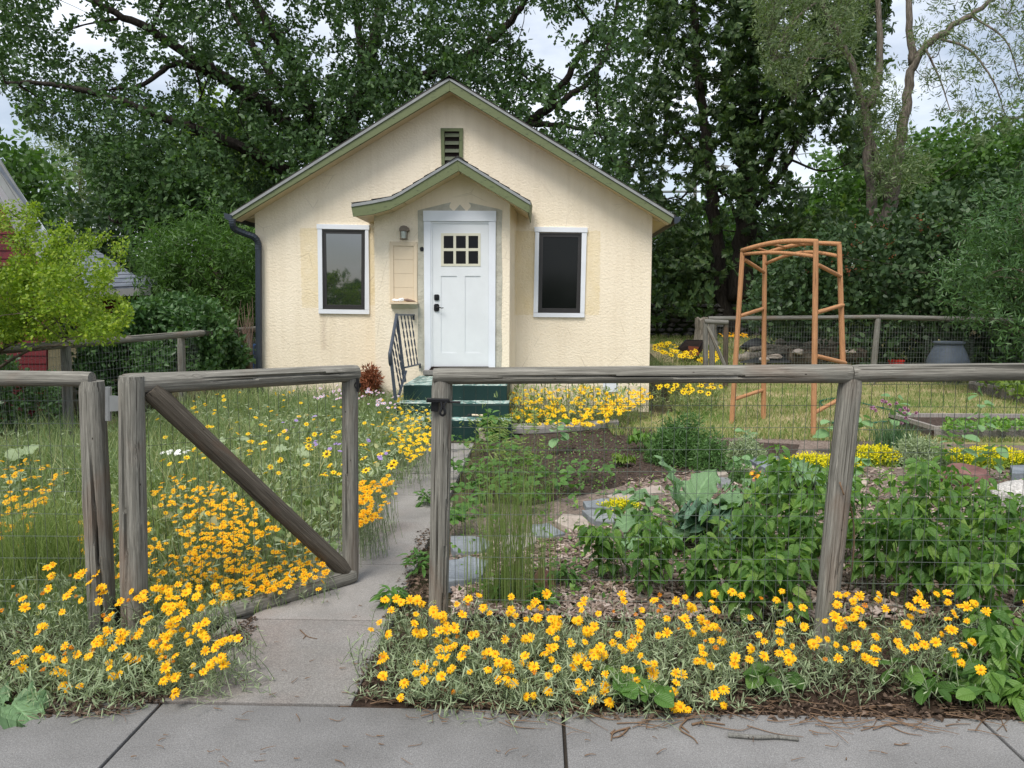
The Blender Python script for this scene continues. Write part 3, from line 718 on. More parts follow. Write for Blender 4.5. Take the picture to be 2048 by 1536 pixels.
# gable vent
def ring(out, inn, Y, th):
    mb = MB()
    for i in range(4): mb.px([out[i], out[(i+1) % 4], inn[(i+1) % 4], inn[i]], Y, th)
    return mb
vent = ring([(881, 256), (926, 256), (925, 345), (883, 345)], [(888.5, 262.5), (918.5, 262.5), (918, 340), (889.5, 340)], YW-.03, .045).build('gable_vent', M['green_trim'], house, bevel=.003)
MB().rect(888, 262, 919, 341, YW-.004, .003).build('vent_backing', M['fabric_dark'], vent)
for k in range(5):
    v_ = 266+15.5*k; a, b = P(890, v_+1, YW-.004), P(918, v_+1, YW-.004)
    MB().prism([a+n_([0, .006, 0]), b+n_([0, .006, 0]), b+n_([0, -.030, -.058]), a+n_([0, -.030, -.058])], (0, -.006, .003)).build('slat', M['vent_slat'], vent)
# windows
def window(out, fr, gl, gm, label):
    """out: corners of the white trim, fr: dark frame, gl: glass; clockwise from top left; then header height"""
    (o0, o1, o2, o3), hh, bh = out
    w_ = thing_part('window', house); w_['label'] = label
    MB().px([o0, o1, (o1[0], o1[1]+hh), (o0[0], o0[1]+hh)], YW-.036, .05).build('header_trim', M['white_trim'], w_, bevel=.002)
    i0, i1 = (fr[0][0], o0[1]+hh+.4), (fr[1][0], o1[1]+hh+.4)
    s0, s1 = (fr[3][0], o3[1]-bh), (fr[2][0], o2[1]-bh)
    MB().px([(o0[0]+1.6, o0[1]+hh+.4), i0, s0, (o3[0], o3[1]-bh)], YW-.03, .045).build('side_trim', M['white_trim'], w_, bevel=.002)
    MB().px([i1, (o1[0]-1.6, o1[1]+hh+.4), (o2[0], o2[1]-bh), s1], YW-.03, .045).build('side_trim', M['white_trim'], w_, bevel=.002)
    MB().px([(o3[0], o3[1]-bh+.4), (o2[0], o2[1]-bh+.4), o2, o3], YW-.031, .045).build('sill_trim', M['white_trim'], w_, bevel=.002)
    mid = [tuple(n_(a)*.62+n_(b)*.38) for a, b in zip(fr, gl)]
    ring(fr, mid, YW-.022, .03).build('frame', M['dark_frame'], w_, bevel=.002)
    ring(mid, gl, YW-.015, .02).build('sash', M['dark_frame'], w_, bevel=.002)
    MB().px([(gl[0][0]-1, gl[0][1]-1), (gl[1][0]+1, gl[1][1]-1), (gl[2][0]+1, gl[2][1]+1), (gl[3][0]-1, gl[3][1]+1)], YW-.006, .004).build('glass', gm, w_)
def thing_part(name, parent):
    o = bpy.data.objects.new(name, None); COL.objects.link(o); o.parent = parent; o.empty_display_size = .05; return o
window(([(633, 448), (738.5, 450), (738.5, 628.5), (636.8, 627)], 9.5, 9), [(643.6, 459), (730, 460.5), (729.4, 619), (645.2, 618)],
       [(651.5, 467), (722.8, 468), (722.4, 610), (654, 609.5)], M['glass'], 'left window, its glass mirroring the sky')
window(([(1068.8, 453.5), (1175.3, 455), (1169, 635), (1066.7, 634.3)], 10, 9), [(1078.4, 465.5), (1163.8, 466.5), (1160.4, 626), (1075.8, 625.3)],
       [(1086.4, 473.5), (1156.6, 474.5), (1152.4, 617), (1083.8, 616.3)], M['screen'], 'right window, dark behind its insect screen')
# bare patch around the door
YD = YP-.006
pm = MB(); pm.px([(835.5, 421), (848, 417.5), (902, 404.5), (898.8, 410), (899, 415), (905, 420.5), (905, 423), (835.5, 423)], YD, .01)
pm.px([(909, 423), (910, 420), (920, 409), (930, 420), (931, 423)], YD, .01)
pm.px([(935, 423), (936, 420), (941.6, 414), (941.5, 410), (937, 405), (998, 418), (1004.5, 421), (1004.5, 423)], YD, .01)
pm.px([(835.5, 423.01), (848, 423.01), (848, 742), (838, 742), (834.6, 700), (836.5, 640), (835, 560), (836.2, 500)], YD, .01)
pm.px([(990, 423.01), (1004.5, 423.01), (1003, 480), (1004.6, 560), (1002.6, 640), (1004, 700), (1002, 742), (990, 742)], YD, .01)
pm.build('bare_stucco', M['patch'], house)
# door
YT = YP-.035
dt = thing_part('door_trim', house)
MB().px([(846, 421), (992.4, 421.5), (992.2, 442.6), (846.3, 442)], YT-.006, .05).build('header_trim', M['white_trim'], dt, bevel=.002)
MB().px([(847.3, 442.6), (861, 442.6), (861.5, 741.5), (849, 741.5)], YT, .045).build('side_trim', M['white_trim'], dt, bevel=.002)
MB().px([(977.2, 443), (991.4, 443), (990.2, 735), (976.2, 735)], YT, .045).build('side_trim', M['white_trim'], dt, bevel=.002)
MB().px([(861, 442.8), (977.2, 443.1), (977.2, 447), (861, 446.8)], YT+.012, .04).build('jamb', M['door'], dt)
MB().px([(861.1, 446.9), (864.6, 446.9), (865.4, 733), (861.6, 733)], YT+.012, .04).build('jamb', M['door'], dt)
MB().px([(864, 733.5), (977, 733.5), (980, 739), (858, 739)], YT-.03, .06).build('threshold', M['fabric_dark'], dt)
door = thing_part('door', house)
YDR = YP-.012
# door leaf as stiles and rails round glass and sunk panels
mb = MB(); g0, g1, gt, gb = 882, 961, 466.5, 532.5
mb.px([(864.8, 447), (g0, 447), (g0, 733.3), (865.4, 733.3)], YDR, .03); mb.px([(g1, 447), (977, 447), (976, 733.3), (g1, 733.3)], YDR, .03)
for a, b in ((447, gt), (gb, 552), (706, 733.3)): mb.px([(g0, a), (g1, a), (g1, b), (g0, b)], YDR, .03)
mb.px([(913.5, 552), (930, 552), (930, 706), (913.5, 706)], YDR, .03)
mb.build('leaf', M['door'], door)
for a, b in ((882, 913.5), (930, 961)): MB().px([(a, 552), (b, 552), (b, 706), (a, 706)], YDR+.009, .01).build('panel', M['door'], door)
us = [(887.3, 906.8), (912, 931.6), (936.8, 956.3)]; vs_ = [(471.6, 496.4), (502, 527.6)]
mt = MB(); YM = YDR-.006
for a, b in ((g0, us[0][0]), (us[0][1], us[1][0]), (us[1][1], us[2][0]), (us[2][1], g1)): mt.px([(a, gt), (b, gt), (b, gb), (a, gb)], YM, .02)
for a, b in us:
    for c, d in ((gt, vs_[0][0]), (vs_[0][1], vs_[1][0]), (vs_[1][1], gb)): mt.px([(a, c), (b, c), (b, d), (a, d)], YM+.001, .02)
mt.build('muntins', M['muntin'], door)
for a, b in us:
    for c, d in vs_: MB().px([(a-.5, c-.5), (b+.5, c-.5), (b+.5, d+.5), (a-.5, d+.5)], YDR+.01, .004).build('pane', M['pane'], door)
MB().px([(868.2, 590.5), (870, 588.8), (876.5, 588.8), (878.3, 590.5), (878.3, 599), (876.5, 600.8), (870, 600.8), (868.2, 599)], YDR-.015, .02).tube([P(873, 594.6, YDR-.035), P(873, 594.6, YDR-.01)], .016, 12).build('deadbolt', M['black_metal'], door)
hd = MB().px([(867.8, 610), (870, 607.6), (876, 607.6), (878.2, 610), (878.2, 620.5), (876, 623), (870, 623), (867.8, 620.5)], YDR-.012, .016)
hd.tube(smoothpath([P(873, 615, YDR), P(873, 615, YDR-.05), P(877, 614.4, YDR-.055), P(883, 616, YDR-.05), P(887, 615.4, YDR-.045)], 4), .007, 8).build('handle', M['black_metal'], door)
# door bell, light, niche
MB().px([(841, 494), (845, 493.5), (847.6, 496), (847.6, 500), (845, 502.6), (841, 502), (839.3, 498)], YP-.016, .018).build('doorbell', M['black_metal'], house, bevel=.003)
lt = thing_part('wall_light', house)
MB().px([(801, 452), (814, 452), (815, 470), (800, 470)], YP-.014, .014).build('back_plate', M['lamp_body'], lt, bevel=.003)
hood = []
for k in range(9):
    a = PI*k/8; hood.append((807.4-9.3*math.cos(a), 459-8.3*math.sin(a)))
hood += [(816.7, 462), (798.1, 462)]
MB().px(hood, YP-.12, .105).build('hood', M['lamp_body'], lt, bevel=.004)
cg = P(807.6, 470, YP-.07)
MB().tube([cg+n_([0, 0, .055]), cg+n_([0, 0, .03]), cg+n_([0, 0, -.045])], [.042, .046, .036], 14).build('glass_jar', M['lamp_glass'], lt, smooth=False)
cb = MB()
for k in range(4):
    a = PI/4+k*PI/2; o_ = n_([math.cos(a)*.055, math.sin(a)*.05, 0]); cb.tube([cg+o_+n_([0, 0, .055]), cg+o_+n_([0, 0, -.055])], .004, 6)
cb.tube([cg+n_([math.cos(t)*.056, math.sin(t)*.05, -.055]) for t in np.linspace(0, 2*PI, 17)], .005, 6); cb.build('cage', M['lamp_body'], lt)
nic = thing_part('wall_niche', house)
ring([(779, 483), (834, 483.5), (834, 604), (780, 604)], [(786.5, 491.5), (827, 492), (827, 604), (787.5, 604)], YP-.022, .03).build('surround', M['cream'], nic, bevel=.003)
for k in range(4):
    vv = 491.5+28*k; MB().px([(786.8, vv), (827, vv), (827, vv+27.6), (787, vv+27.6)], YP-.008, .01).build('plank', M['cream'], nic, bevel=.002)
MB().px([(779, 604.5), (834, 604.8), (834, 608.4), (779, 608)], YP-.15, .15).build('shelf', M['cream'], nic, bevel=.003)
MB().prism([P(782, 608.6, YP-.1), P(834, 608.6, YP-.1), P(834, 616.5, YP-.02), P(782.5, 616.5, YP-.02)], (0, .05, 0)).build('bracket', M['muntin'], nic, bevel=.002)
# things lying on the shelf
def lump(name, c, s, m, seed, label=None, cat=None, parent=None, sub=2, flat=.0, rough=.28, kind=None):
    import bmesh
    bm = bmesh.new(); bmesh.ops.create_icosphere(bm, subdivisions=sub, radius=1); g = np.random.default_rng(seed)
    V = np.array([v.co[:] for v in bm.verts]); nn = V + .0
    for _ in range(9):                 # cut with planes so it has facets
        d = g.normal(size=3); d /= np.linalg.norm(d); h = g.uniform(.55, .85); k = V@d; V = V - np.outer(np.maximum(k-h, 0), d)
    V *= 1 + rough*.35*wob(V, 3, seed)[:, None]; V = V*np.array(s)+np.array(c)
    if flat: V[:, 2] = np.minimum(V[:, 2], c[2]+flat)
    F = np.array([[v.index for v in f.verts] for f in bm.faces]); bm.free()
    if parent is None:
        V = V-np.array(c); o = npmesh(name, V, F, m, None, kind); o.location = Vector([float(q) for q in c])
        if label: tag(o, label, cat)
    else: o = npmesh(name, V, F, m, parent, kind)
    return o
sh = P(800, 603, YP-.1)
lump('foil_scrap', P(791, 600.5, YP-.09), (.05, .03, .025), M['foil'], 3, 'small crumpled white scrap at the left end of the wall niche shelf', 'scrap')
lump('foil_scrap', P(801, 599.5, YP-.09), (.055, .035, .032), M['foil'], 4, 'larger crumpled white scrap lying between the small scrap and the driftwood on the shelf', 'scrap')
b = MB(); b.tube(smoothpath([P(808, 600, YP-.09), P(815, 600.5, YP-.1), P(824, 602, YP-.09), P(831, 603, YP-.1)]), [.008]+[.02]*5+[.015]*5+[.01]*4+[.004], 7) if False else b.tube([P(808, 599.5, YP-.09), P(814, 600, YP-.1), P(822, 601.6, YP-.09), P(831, 602.8, YP-.1)], [.012, .022, .018, .005], 7)
b.build('driftwood', M['drift'], smooth=True); tag(bpy.data.objects['driftwood'], 'short brown driftwood piece on the niche shelf right of the white scraps', 'driftwood')
# gutters and downspout
gl_ = MB().px([(447, 425), (463, 430), (463, 441), (457, 441), (449, 436)], YF-.03, 6.9).build('gutter', M['slate'], house)
gr_ = MB().px([(1348.5, 433), (1362, 434), (1360, 442), (1354, 447), (1349, 447)], YF-.03, 6.9).build('gutter', M['slate'], house)
dp = smoothpath([P(465, 438, YF), P(465, 448, YF), P(470, 458, YF+.05), P(490, 467, YF+.15), P(508, 474, YW-.12), P(516, 486, YW-.08), P(517, 500, YW-.07)], 6)
V, F = tube(dp, [.047*(1+.07*(i % 2)) for i in range(len(dp))], 8); d_ = NB().add(V, F)
V, F = tube([P(517, 500, YW-.07), P(518, 720, YW-.07), z0(P(518.5, 740, YW-.07), .08)], .05, 8); d_.add(V, F).build('downspout', M['slate'], house, smooth=False)
# meter pipe / foundation vent details
MB().px([(1206, 766), (1236, 766), (1236, 784), (1206, 784)], YW-.02, .03).build('foundation_vent', M['white_trim'], house)

# concrete steps
stp = thing_part('steps', house)
yl = 9.3
def stepblock(u0, u1, vtop, Y0, Y1, name):
    a, b = P(u0, vtop, Y0), P(u1, vtop, Y0)
    return MB().box((a[0], Y0, -.1), (b[0], Y1, a[2])).build(name, M['steps'], stp, bevel=.012)
stepblock(806, 1014, 770, yl, YP-.01, 'landing'); stepblock(792, 1018, 806, 9.0, yl-.002, 'step'); stepblock(778, 1024, 840, 8.72, 8.998, 'step')
MB().px([(846, 741), (992, 741), (992, 750), (846, 750)], YP-.13, .12).build('sill_step', M['path'], stp, bevel=.01)
# iron handrail
hr = thing('handrail', 'blue grey iron stair railing with twisted balusters left of the front steps', 'railing', P(803, 788, 9.2)*n_([1, 1, 0]))
LZ = P(900, 770, yl)[2]
up_b, up_t = P(810, 764, 9.42), P(793.5, 631, 9.42); lo_b, lo_t = P(791, 800, 8.85), P(780.5, 702, 8.85)
MB().beam(up_b, up_t, .032, .032).build('post', M['iron'], hr); MB().beam(lo_b, lo_t, .034, .034).build('post', M['iron'], hr)
w_t, w_b = P(827, 630, YP-.04), P(840, 728, YP-.04); lb = P(810, 735, 9.42)
MB().beam(up_t+n_([0, 0, .01]), w_t, .04, .022).beam(w_t, w_t-n_([0, 0, .07]), .03, .02).build('top_rail', M['iron'], hr)
MB().beam(lb, w_b, .028, .018).beam(w_b, w_b-n_([0, 0, .06]), .025, .018).build('bottom_rail', M['iron'], hr)
pts = smoothpath([up_t+n_([0, 0, .012]), (up_t+lo_t)/2, lo_t+n_([0, .03, .02]), lo_t+n_([0, -.03, -.03]), lo_t+n_([0, -.02, -.13]), lo_t+n_([0, .02, -.17])], 5)
V, F = tube(pts, .021, 8); NB().add(V, F).build('stair_rail', M['iron'], hr, smooth=True)
sb0, sb1 = P(812, 742, 9.38), P(798, 790, 8.9)
MB().beam(sb0, sb1, .028, .018).build('stair_bottom_rail', M['iron'], hr)
def twisted(a, b):
    a = np.array(a); b = np.array(b); n = 44; V = []; d = b-a
    for i in range(n+1):
        t = i/n; an = t*math.pi*5.5 if .08 < t < .92 else 0; ca, sa = math.cos(an), math.sin(an); c = a+d*t
        for x, y in ((-.0085, -.0085), (.0085, -.0085), (.0085, .0085), (-.0085, .0085)):
            s_ = 1.25 if .08 < t < .92 else 1
            V.append(c+n_([(x*ca*s_-y*sa*.5), (x*sa*s_+y*ca*.5), 0]))
    F = [[i*4+j, i*4+(j+1) % 4, (i+1)*4+(j+1) % 4, (i+1)*4+j] for i in range(n) for j in range(4)]
    npmesh('baluster', np.array(V), np.array(F), M['iron'], hr)
for k in range(4):
    t = (k+1)/5+.03; twisted(up_t+(w_t-up_t)*t, lb+(w_b-lb)*t)
    t = (k+.7)/4.6; twisted(up_t+(lo_t-up_t)*t, sb0+(sb1-sb0)*t)

# ================================================================ LOG FENCES AND GATES
def log(name, a, b, r0, r1, parent, mat='log', cracks=1, seed=0, segs=44, rings=26, label=None, facing=(0, -1, .15)):
    a = np.array(a, float); b = np.array(b, float); L = np.linalg.norm(b-a); g = np.random.default_rng(seed+11)
    rings = max(6, int(rings)); q = Vector(b-a).to_track_quat('Z', 'Y'); fl = q.inverted() @ Vector(facing); fa = math.atan2(fl.y, fl.x)
    z = np.linspace(0, L, rings); th = np.arange(segs)*2*PI/segs; Z, T = np.meshgrid(z, th, indexing='ij')
    r_ = r0+(r1-r0)*Z/L; ph = g.uniform(0, 6, 6)
    r_ = r_*(1+.02*np.sin(2*T+ph[0]+Z*1.1)+.014*np.sin(3*T+ph[1]-Z*2.3)+.02*np.sin(Z*4.1/max(L, .5)*1.6+ph[2])+.008*np.sin(7*T+ph[3]+Z*3))
    for _ in range(3):                 # knots
        kz, kt = g.uniform(.1, .9)*L, fa+g.uniform(-1.2, 1.2); dd = ((Z-kz)/.05)**2+((np.angle(np.exp(1j*(T-kt))))/.5)**2; r_ += r0*.10*np.exp(-dd) - r0*.16*np.exp(-dd*9)
    for c in range(cracks):
        s0 = g.uniform(-.02, .35)*L; s1 = g.uniform(.6, 1.02)*L; ca = fa+g.uniform(-.75, .75)
        path = ca+.12*np.sin(Z*2/L*3+ph[4]+c)+g.uniform(-.25, .25)*(Z/L)
        dth = np.abs(np.angle(np.exp(1j*(T-path)))); w_ = 1.05*PI/segs
        msk = (Z > s0) & (Z < s1) & (dth < w_); r_ = np.where(msk, r_-r0*.36*np.clip(np.minimum(Z-s0, s1-Z)/.25, .25, 1), r_)
    V = np.stack([r_*np.cos(T), r_*np.sin(T), Z], 2).reshape(-1, 3)
    V[:segs, :2] *= .93; V[-segs:, :2] *= .93
    V = np.vstack([V, [[0, 0, -.0]], [[0, 0, L]]]); j = np.arange(segs)
    F = np.concatenate([np.stack([i*segs+j, i*segs+(j+1) % segs, (i+1)*segs+(j+1) % segs, (i+1)*segs+j], 1) for i in range(rings-1)])
    c0, c1 = len(V)-2, len(V)-1
    Tt = np.concatenate([np.stack([(j+1) % segs, j, np.full(segs, c0)], 1), np.stack([(rings-1)*segs+j, (rings-1)*segs+(j+1) % segs, np.full(segs, c1)], 1)])
    o = npmesh(name, V, [F, Tt], M[mat], parent, local=True, smooth=True, label=label)
    try: o.data.set_sharp_from_angle(angle=R(40))
    except Exception: pass
    o.rotation_mode = 'QUATERNION'; o.rotation_quaternion = q
    o.location = Vector([float(x) for x in a]) - (origin(parent) if parent else Vector((0, 0, 0)))
    return o
def wires(name, a, b, z0a, z1a, z0b, z1b, dx, dz, parent, m, r=.00125, wav=.004, first=0.0):
    """welded mesh between two ends (a,b are xy), heights given at both ends"""
    a = np.array(a[:2], float); b = np.array(b[:2], float); L = np.linalg.norm(b-a); d = (b-a)/L; nrm = n_([-d[1], d[0]])
    nb = NB(); n = int(L/dx)
    for i in range(n+1):
        s_ = first+i*dx
        if s_ > L: break
        t = s_/L; c = a+d*(s_+rng.normal()*.0015); zz = np.linspace(z0a+(z0b-z0a)*t, z1a+(z1b-z1a)*t, 5)
        pth = np.array([[*(c+nrm*wav*math.sin(z*5+s_*3)+d*.003*math.sin(z*4+i*.7)), z] for z in zz]); V, F = tube(pth, r, 3, False); nb.add(V, F)
    H = min(z1a-z0a, z1b-z0b); k = int(H/dz)+1
    for i in range(k+1):
        if i*dz > H: break
        m_ = max(3, int(L/.4)); pth = []
        for j in range(m_+1):
            t = j/m_; c = a+d*L*t; z = z1a+(z1b-z1a)*t-i*dz; pth.append([*(c+nrm*(wav*math.sin(z*5+L*t*3)-.002)), z+.002*math.sin(j*1.3+i)])
        V, F = tube(np.array(pth), r, 3, False); nb.add(V, F)
    return nb.build(name, m, parent, kind='stuff')
YFN = 3.3
def gp(u, vtop, vb, Y):                # post axis: top as seen, foot carried down to the ground
    t = P(u[0], vtop, Y); m_ = P(u[1], vb, Y); k = (t[2]+.12)/(t[2]-m_[2]); return m_*1.0 if False else t+(m_-t)*k, t
fl = thing('front_fence', 'grey log fence with wire mesh at the left, its thick post carrying the gate', 'fence', z0(P(180, 760, YFN)))
a, b = gp((184, 204), 762, 1240, YFN); log('post', a, b, .060, .056, fl, cracks=2, seed=2, label='thick gate post with a long crack')
a, b = gp((-560, -540), 757, 1240, YFN); log('post', a, b, .05, .05, fl, seed=3)
log('rail', P(-640, 752, YFN-.012), P(184, 758, YFN-.012), .039, .035, fl, cracks=1, seed=20, rings=40)
wires('wire_mesh', P(-560, 800, YFN+.055), P(190, 800, YFN+.055), .02, 1.22, .02, 1.22, .0535, .107, fl, M['wire'], first=.02)
fr = thing('front_fence', 'long grey log and wire fence right of the walk in front of the vegetable garden', 'fence', z0(P(1300, 760, YFN)))
a, b = gp((884, 877), 756, 1230, YFN); log('post', a, b, .043, .045, fr, cracks=2, seed=5, label='latch post with a brown crack, beside the walk')
a, b = gp((1702, 1652), 757, 1230, YFN); log('post', a, b, .047, .049, fr, cracks=1, seed=6, label='leaning post under the rail joint')
a, b = gp((2520, 2470), 757, 1230, YFN); log('post', a, b, .047, .049, fr, seed=7)
log('rail', P(868, 752, YFN-.012), P(1700.5, 747, YFN-.012), .037, .040, fr, cracks=2, seed=8, rings=60)
log('rail', P(1702.5, 747, YFN-.012), P(2560, 738, YFN-.012), .0385, .038, fr, cracks=2, seed=9, rings=60)
wires('wire_mesh', P(893, 800, YFN+.05), P(1682, 800, YFN+.05), .04, 1.20, .04, 1.21, .0525, .101, fr, M['wire'], first=.03)
wires('wire_mesh', P(1690, 800, YFN+.05), P(2520, 800, YFN+.05), .04, 1.20, .04, 1.21, .0525, .101, fr, M['wire'], first=.01)
# latch on its post
MB().px([(853, 797), (899, 799), (897, 806), (852, 805)], YFN-.075, .03).px([(862, 805), (876, 805), (876, 824), (861, 823)], YFN-.062, .012).build('latch', M['black_metal'], fr, bevel=.003)
lp = [P(882, 803, YFN-.07), P(884, 815, YFN-.075), P(880, 826, YFN-.078), P(885, 831, YFN-.078), P(890, 826, YFN-.078), P(888, 812, YFN-.075), P(893, 803, YFN-.07)]
V, F = tube(smoothpath(lp, 4), .0055, 6); nb = NB().add(V, F); V, F = tube([P(896, 804, YFN-.06), P(921, 804.5, YFN-.05)], .006, 6); nb.add(V, F); nb.build('latch_handle', M['black_metal'], fr)
# open gate
YH, YFR = 3.28, 4.05
gate = thing('gate', 'open grey log gate with diagonal brace and wire mesh, swung in over the walk', 'gate', z0(P(265, 760, YH)))
ht, hbm = P(263, 752, YH), z0(P(271, 1290, YH), .03)
log('stile', hbm, ht, .058, .056, gate, seed=31, cracks=1, rings=40, label='thick stile at the hinge side')
ft, fb = P(700, 735, YFR), P(701, 1158, YFR)
log('stile', fb, ft, .043, .044, gate, seed=32, cracks=1, rings=40, label='thin stile at the free side')
log('rail', P(247, 769, YH-.01), P(714, 746, YFR+.02), .050, .046, gate, seed=33, cracks=2, rings=40)
log('rail', P(285, 1283, YH), P(706, 1149, YFR), .052, .050, gate, seed=34, cracks=1, rings=40)
log('brace', P(300, 778, YH+.05), P(690, 1142, YFR-.03), .048, .045, gate, 'log_dark', seed=35, cracks=1, rings=40)
wires('wire_mesh', P(285, 900, YH+.075), P(692, 900, YFR+.04), .08, 1.2, .1, 1.17, .0535, .3, gate, M['wire'], first=.03)
hg = MB(); hx = P(222, 780, YH)
hg.tube([P(217, 774, YH-.02), P(217, 841, YH-.02)], .0135, 10).px([(219, 791), (237, 793), (237, 822), (219, 823)], YH-.03, .012).px([(210, 776), (216, 776), (216, 838), (210, 838)], YH-.02, .02)
hg.build('hinge', M['steel'], gate)
MB().tube([P(232, 1205, YH-.03), P(232, 1262, YH-.03)], .013, 8).px([(226, 1218), (244, 1218), (244, 1245), (226, 1245)], YH-.03, .012).build('hinge', M['black_metal'], gate)
kp = P(717, 770, YFR-.02)
MB().px([(712, 757), (718, 757), (718, 784), (713, 784)], YFR-.06, .02).tube([kp+n_([math.cos(t)*.016, -.02, math.sin(t)*.018]) for t in np.linspace(0, 2*PI, 13)], .004, 6).build('latch_ring', M['black_metal'], gate)
# side fence on the left
fs = thing('side_fence', 'grey log and wire fence running back along the left side of the yard', 'fence', z0(P(131, 880, 8.2)))
sp_ = [((131, 139), 690, 885, 8.2, .055, 'log_far'), ((362, 364), 673, 740, 10.0, .05, 'log'), ((-190, -180), 720, 900, 6.2, .05, 'log_far'), ((500, 500), 662, 700, 12.6, .05, 'log_far')]
for i, (u, vt, vb, Y, r_, mm) in enumerate(sp_):
    a, b = gp(u, vt, vb, Y); log('post', a, b, r_, r_, fs, mm, seed=40+i, segs=20, rings=10)
log('rail', P(-230, 716, 6.1), P(132, 689, 8.2), .05, .045, fs, 'log', seed=46, segs=24, rings=20)
log('rail', P(133, 689, 8.2), P(405, 666, 10.3), .045, .042, fs, 'log', seed=47, segs=24, rings=20)
log('rail', P(398, 667, 10.3), P(540, 656, 13.4), .05, .05, fs, 'log_far', seed=48, segs=20, rings=14)
wires('wire_mesh', P(-190, 720, 6.2), P(131, 690, 8.2), .0, 1.1, .0, 1.08, .051, .1, fs, M['wire_far'], .0015)
wires('wire_mesh', P(131, 690, 8.2), P(362, 674, 10.0), .0, 1.08, .0, 1.1, .051, .1, fs, M['wire_far'], .0017)
wires('wire_mesh', P(362, 674, 10), P(510, 662, 12.6), .0, 1.1, .0, 1.1, .051, .1, fs, M['wire_far'], .0017)
# back fence and its small gate
fb_ = thing('back_fence', 'grey rail and wire fence at the back of the right lawn', 'fence', z0(P(1600, 700, 15)))
for i, (u, vt, vb) in enumerate([((1424, 1424), 642, 725), ((1756, 1748), 637, 728), ((2050, 2050), 640, 728)]):
    a, b = gp(u, vt, vb, 15); log('post', a, b, .06, .055, fb_, 'log_far', seed=50+i, segs=16, rings=8)
log('rail', P(1417, 637, 15), P(1757, 634, 15), .042, .042, fb_, 'log_far', seed=55, segs=18, rings=20)
log('rail', P(1757, 634, 15.02), P(2060, 642, 15), .05, .05, fb_, 'log_far', seed=56, segs=18, rings=20)
wires('wire_mesh', P(1424, 640, 15.06), P(1752, 640, 15.06), .0, 1.22, .0, 1.22, .055, .1, fb_, M['wire_far'], .002)
wires('wire_mesh', P(1752, 640, 15.06), P(2100, 640, 15.06), .0, 1.22, .0, 1.22, .055, .1, fb_, M['wire_far'], .002)
bg = thing('small_gate', 'small grey timber gate with a pale diagonal brace behind the cedar arbor', 'gate', z0(P(1435, 700, 14.2)))
a, b = gp((1411, 1411), 645, 725, 14.2); log('stile', a+n_([0, 0, .1]), b, .05, .05, bg, 'log_far', seed=60, segs=16, rings=8)
a, b = gp((1452, 1451), 647, 725, 14.2); log('stile', a+n_([0, 0, .1]), b, .048, .048, bg, 'log_dark', seed=61, segs=16, rings=8)
log('rail', P(1409, 643, 14.18), P(1456, 645, 14.18), .045, .045, bg, 'log_far', seed=62, segs=16, rings=8)
log('brace', P(1415, 652, 14.17), P(1449, 730, 14.17), .035, .035, bg, 'log', seed=63, segs=16, rings=8)

# ================================================================ CEDAR ARBOR
LA, LB, LC = G(1463, 846), G(1527, 836), G(1627, 873); LD = LB+LC-LA
arb = thing('arbor', 'tall open arbor of smooth orange cedar poles standing on the lawn', 'arbor', z0((LA+LC)/2))
yA, yB, yC, yD = LA[1], LB[1], LC[1], LD[1]
def pole(name, pts, r_, seed, k=5):
    pts = smoothpath(pts, k); V, F = tube(pts, r_, 12)
    a = pts[0]; o = NB().add(V, F).build(name, M['cedar'], arb, smooth=True); return o
def kn(c, s_=.036): pass
tA, tB, tC, tD = P(1485.5, 499, yA), P(1529.5, 506, yB), P(1632, 482, yC), P(1678.5, 489, yD)
for i, (a, b) in enumerate(((LA, tA), (LB, tB), (LC, tC), (LD, tD))):
    log('post', a-n_([0, 0, .05]), b, .034, .030, arb, 'cedar', 0, 70+i, 16, 12)
def cbar(name, u0, v0, y0, u1, v1, y1, sag=0, r_=.024, seed=0):
    a, b = P(u0, v0, y0), P(u1, v1, y1)
    if not sag: return log(name, a, b, r_, r_*.95, arb, 'cedar', 0, 80+seed, 14, 8)
    pts = [a+(b-a)*t+n_([0, 0, sag*math.sin(PI*t)]) for t in np.linspace(0, 1, 9)]; V, F = tube(pts, r_, 12); return NB().add(V, F).build(name, M['cedar'], arb, smooth=True)
cbar('beam', 1484, 501, yA, 1634, 483, yC, .05, .029); cbar('beam', 1486, 508, yA, 1632, 513, yC, .03, .022)
cbar('beam', 1529, 507, yB, 1680, 488, yD, .06, .026); cbar('beam', 1530, 528, yB, 1680, 513, yD, .10, .022)
for i, (t0, t1) in enumerate(((.16, .06), (.38, .30), (.60, .55), (.82, .80))):
    a = tA+(tC-tA)*t0+n_([0, 0, .05*math.sin(PI*t0)-.01]); b = tB+(tD-tB)*t1+n_([0, 0, .05*math.sin(PI*t1)]); log('slat', a, b, .014, .014, arb, 'cedar', 0, 90+i, 12, 6)
for i, q in enumerate([(1489, 519, yA, 1529, 545, yB), (1480, 632, yA, 1527, 617, yB), (1467, 799, yA, 1526, 780, yB), (1635, 529, yC, 1682, 553, yD), (1634, 625, yC, 1686, 610, yD), (1633, 712, yC, 1691, 726, yD), (1630, 825, yC, 1694, 790, yD)]):
    cbar('rung', *q, 0, .025, i)
    for e in ((0, 1, 2), (3, 4, 5)):
        pass

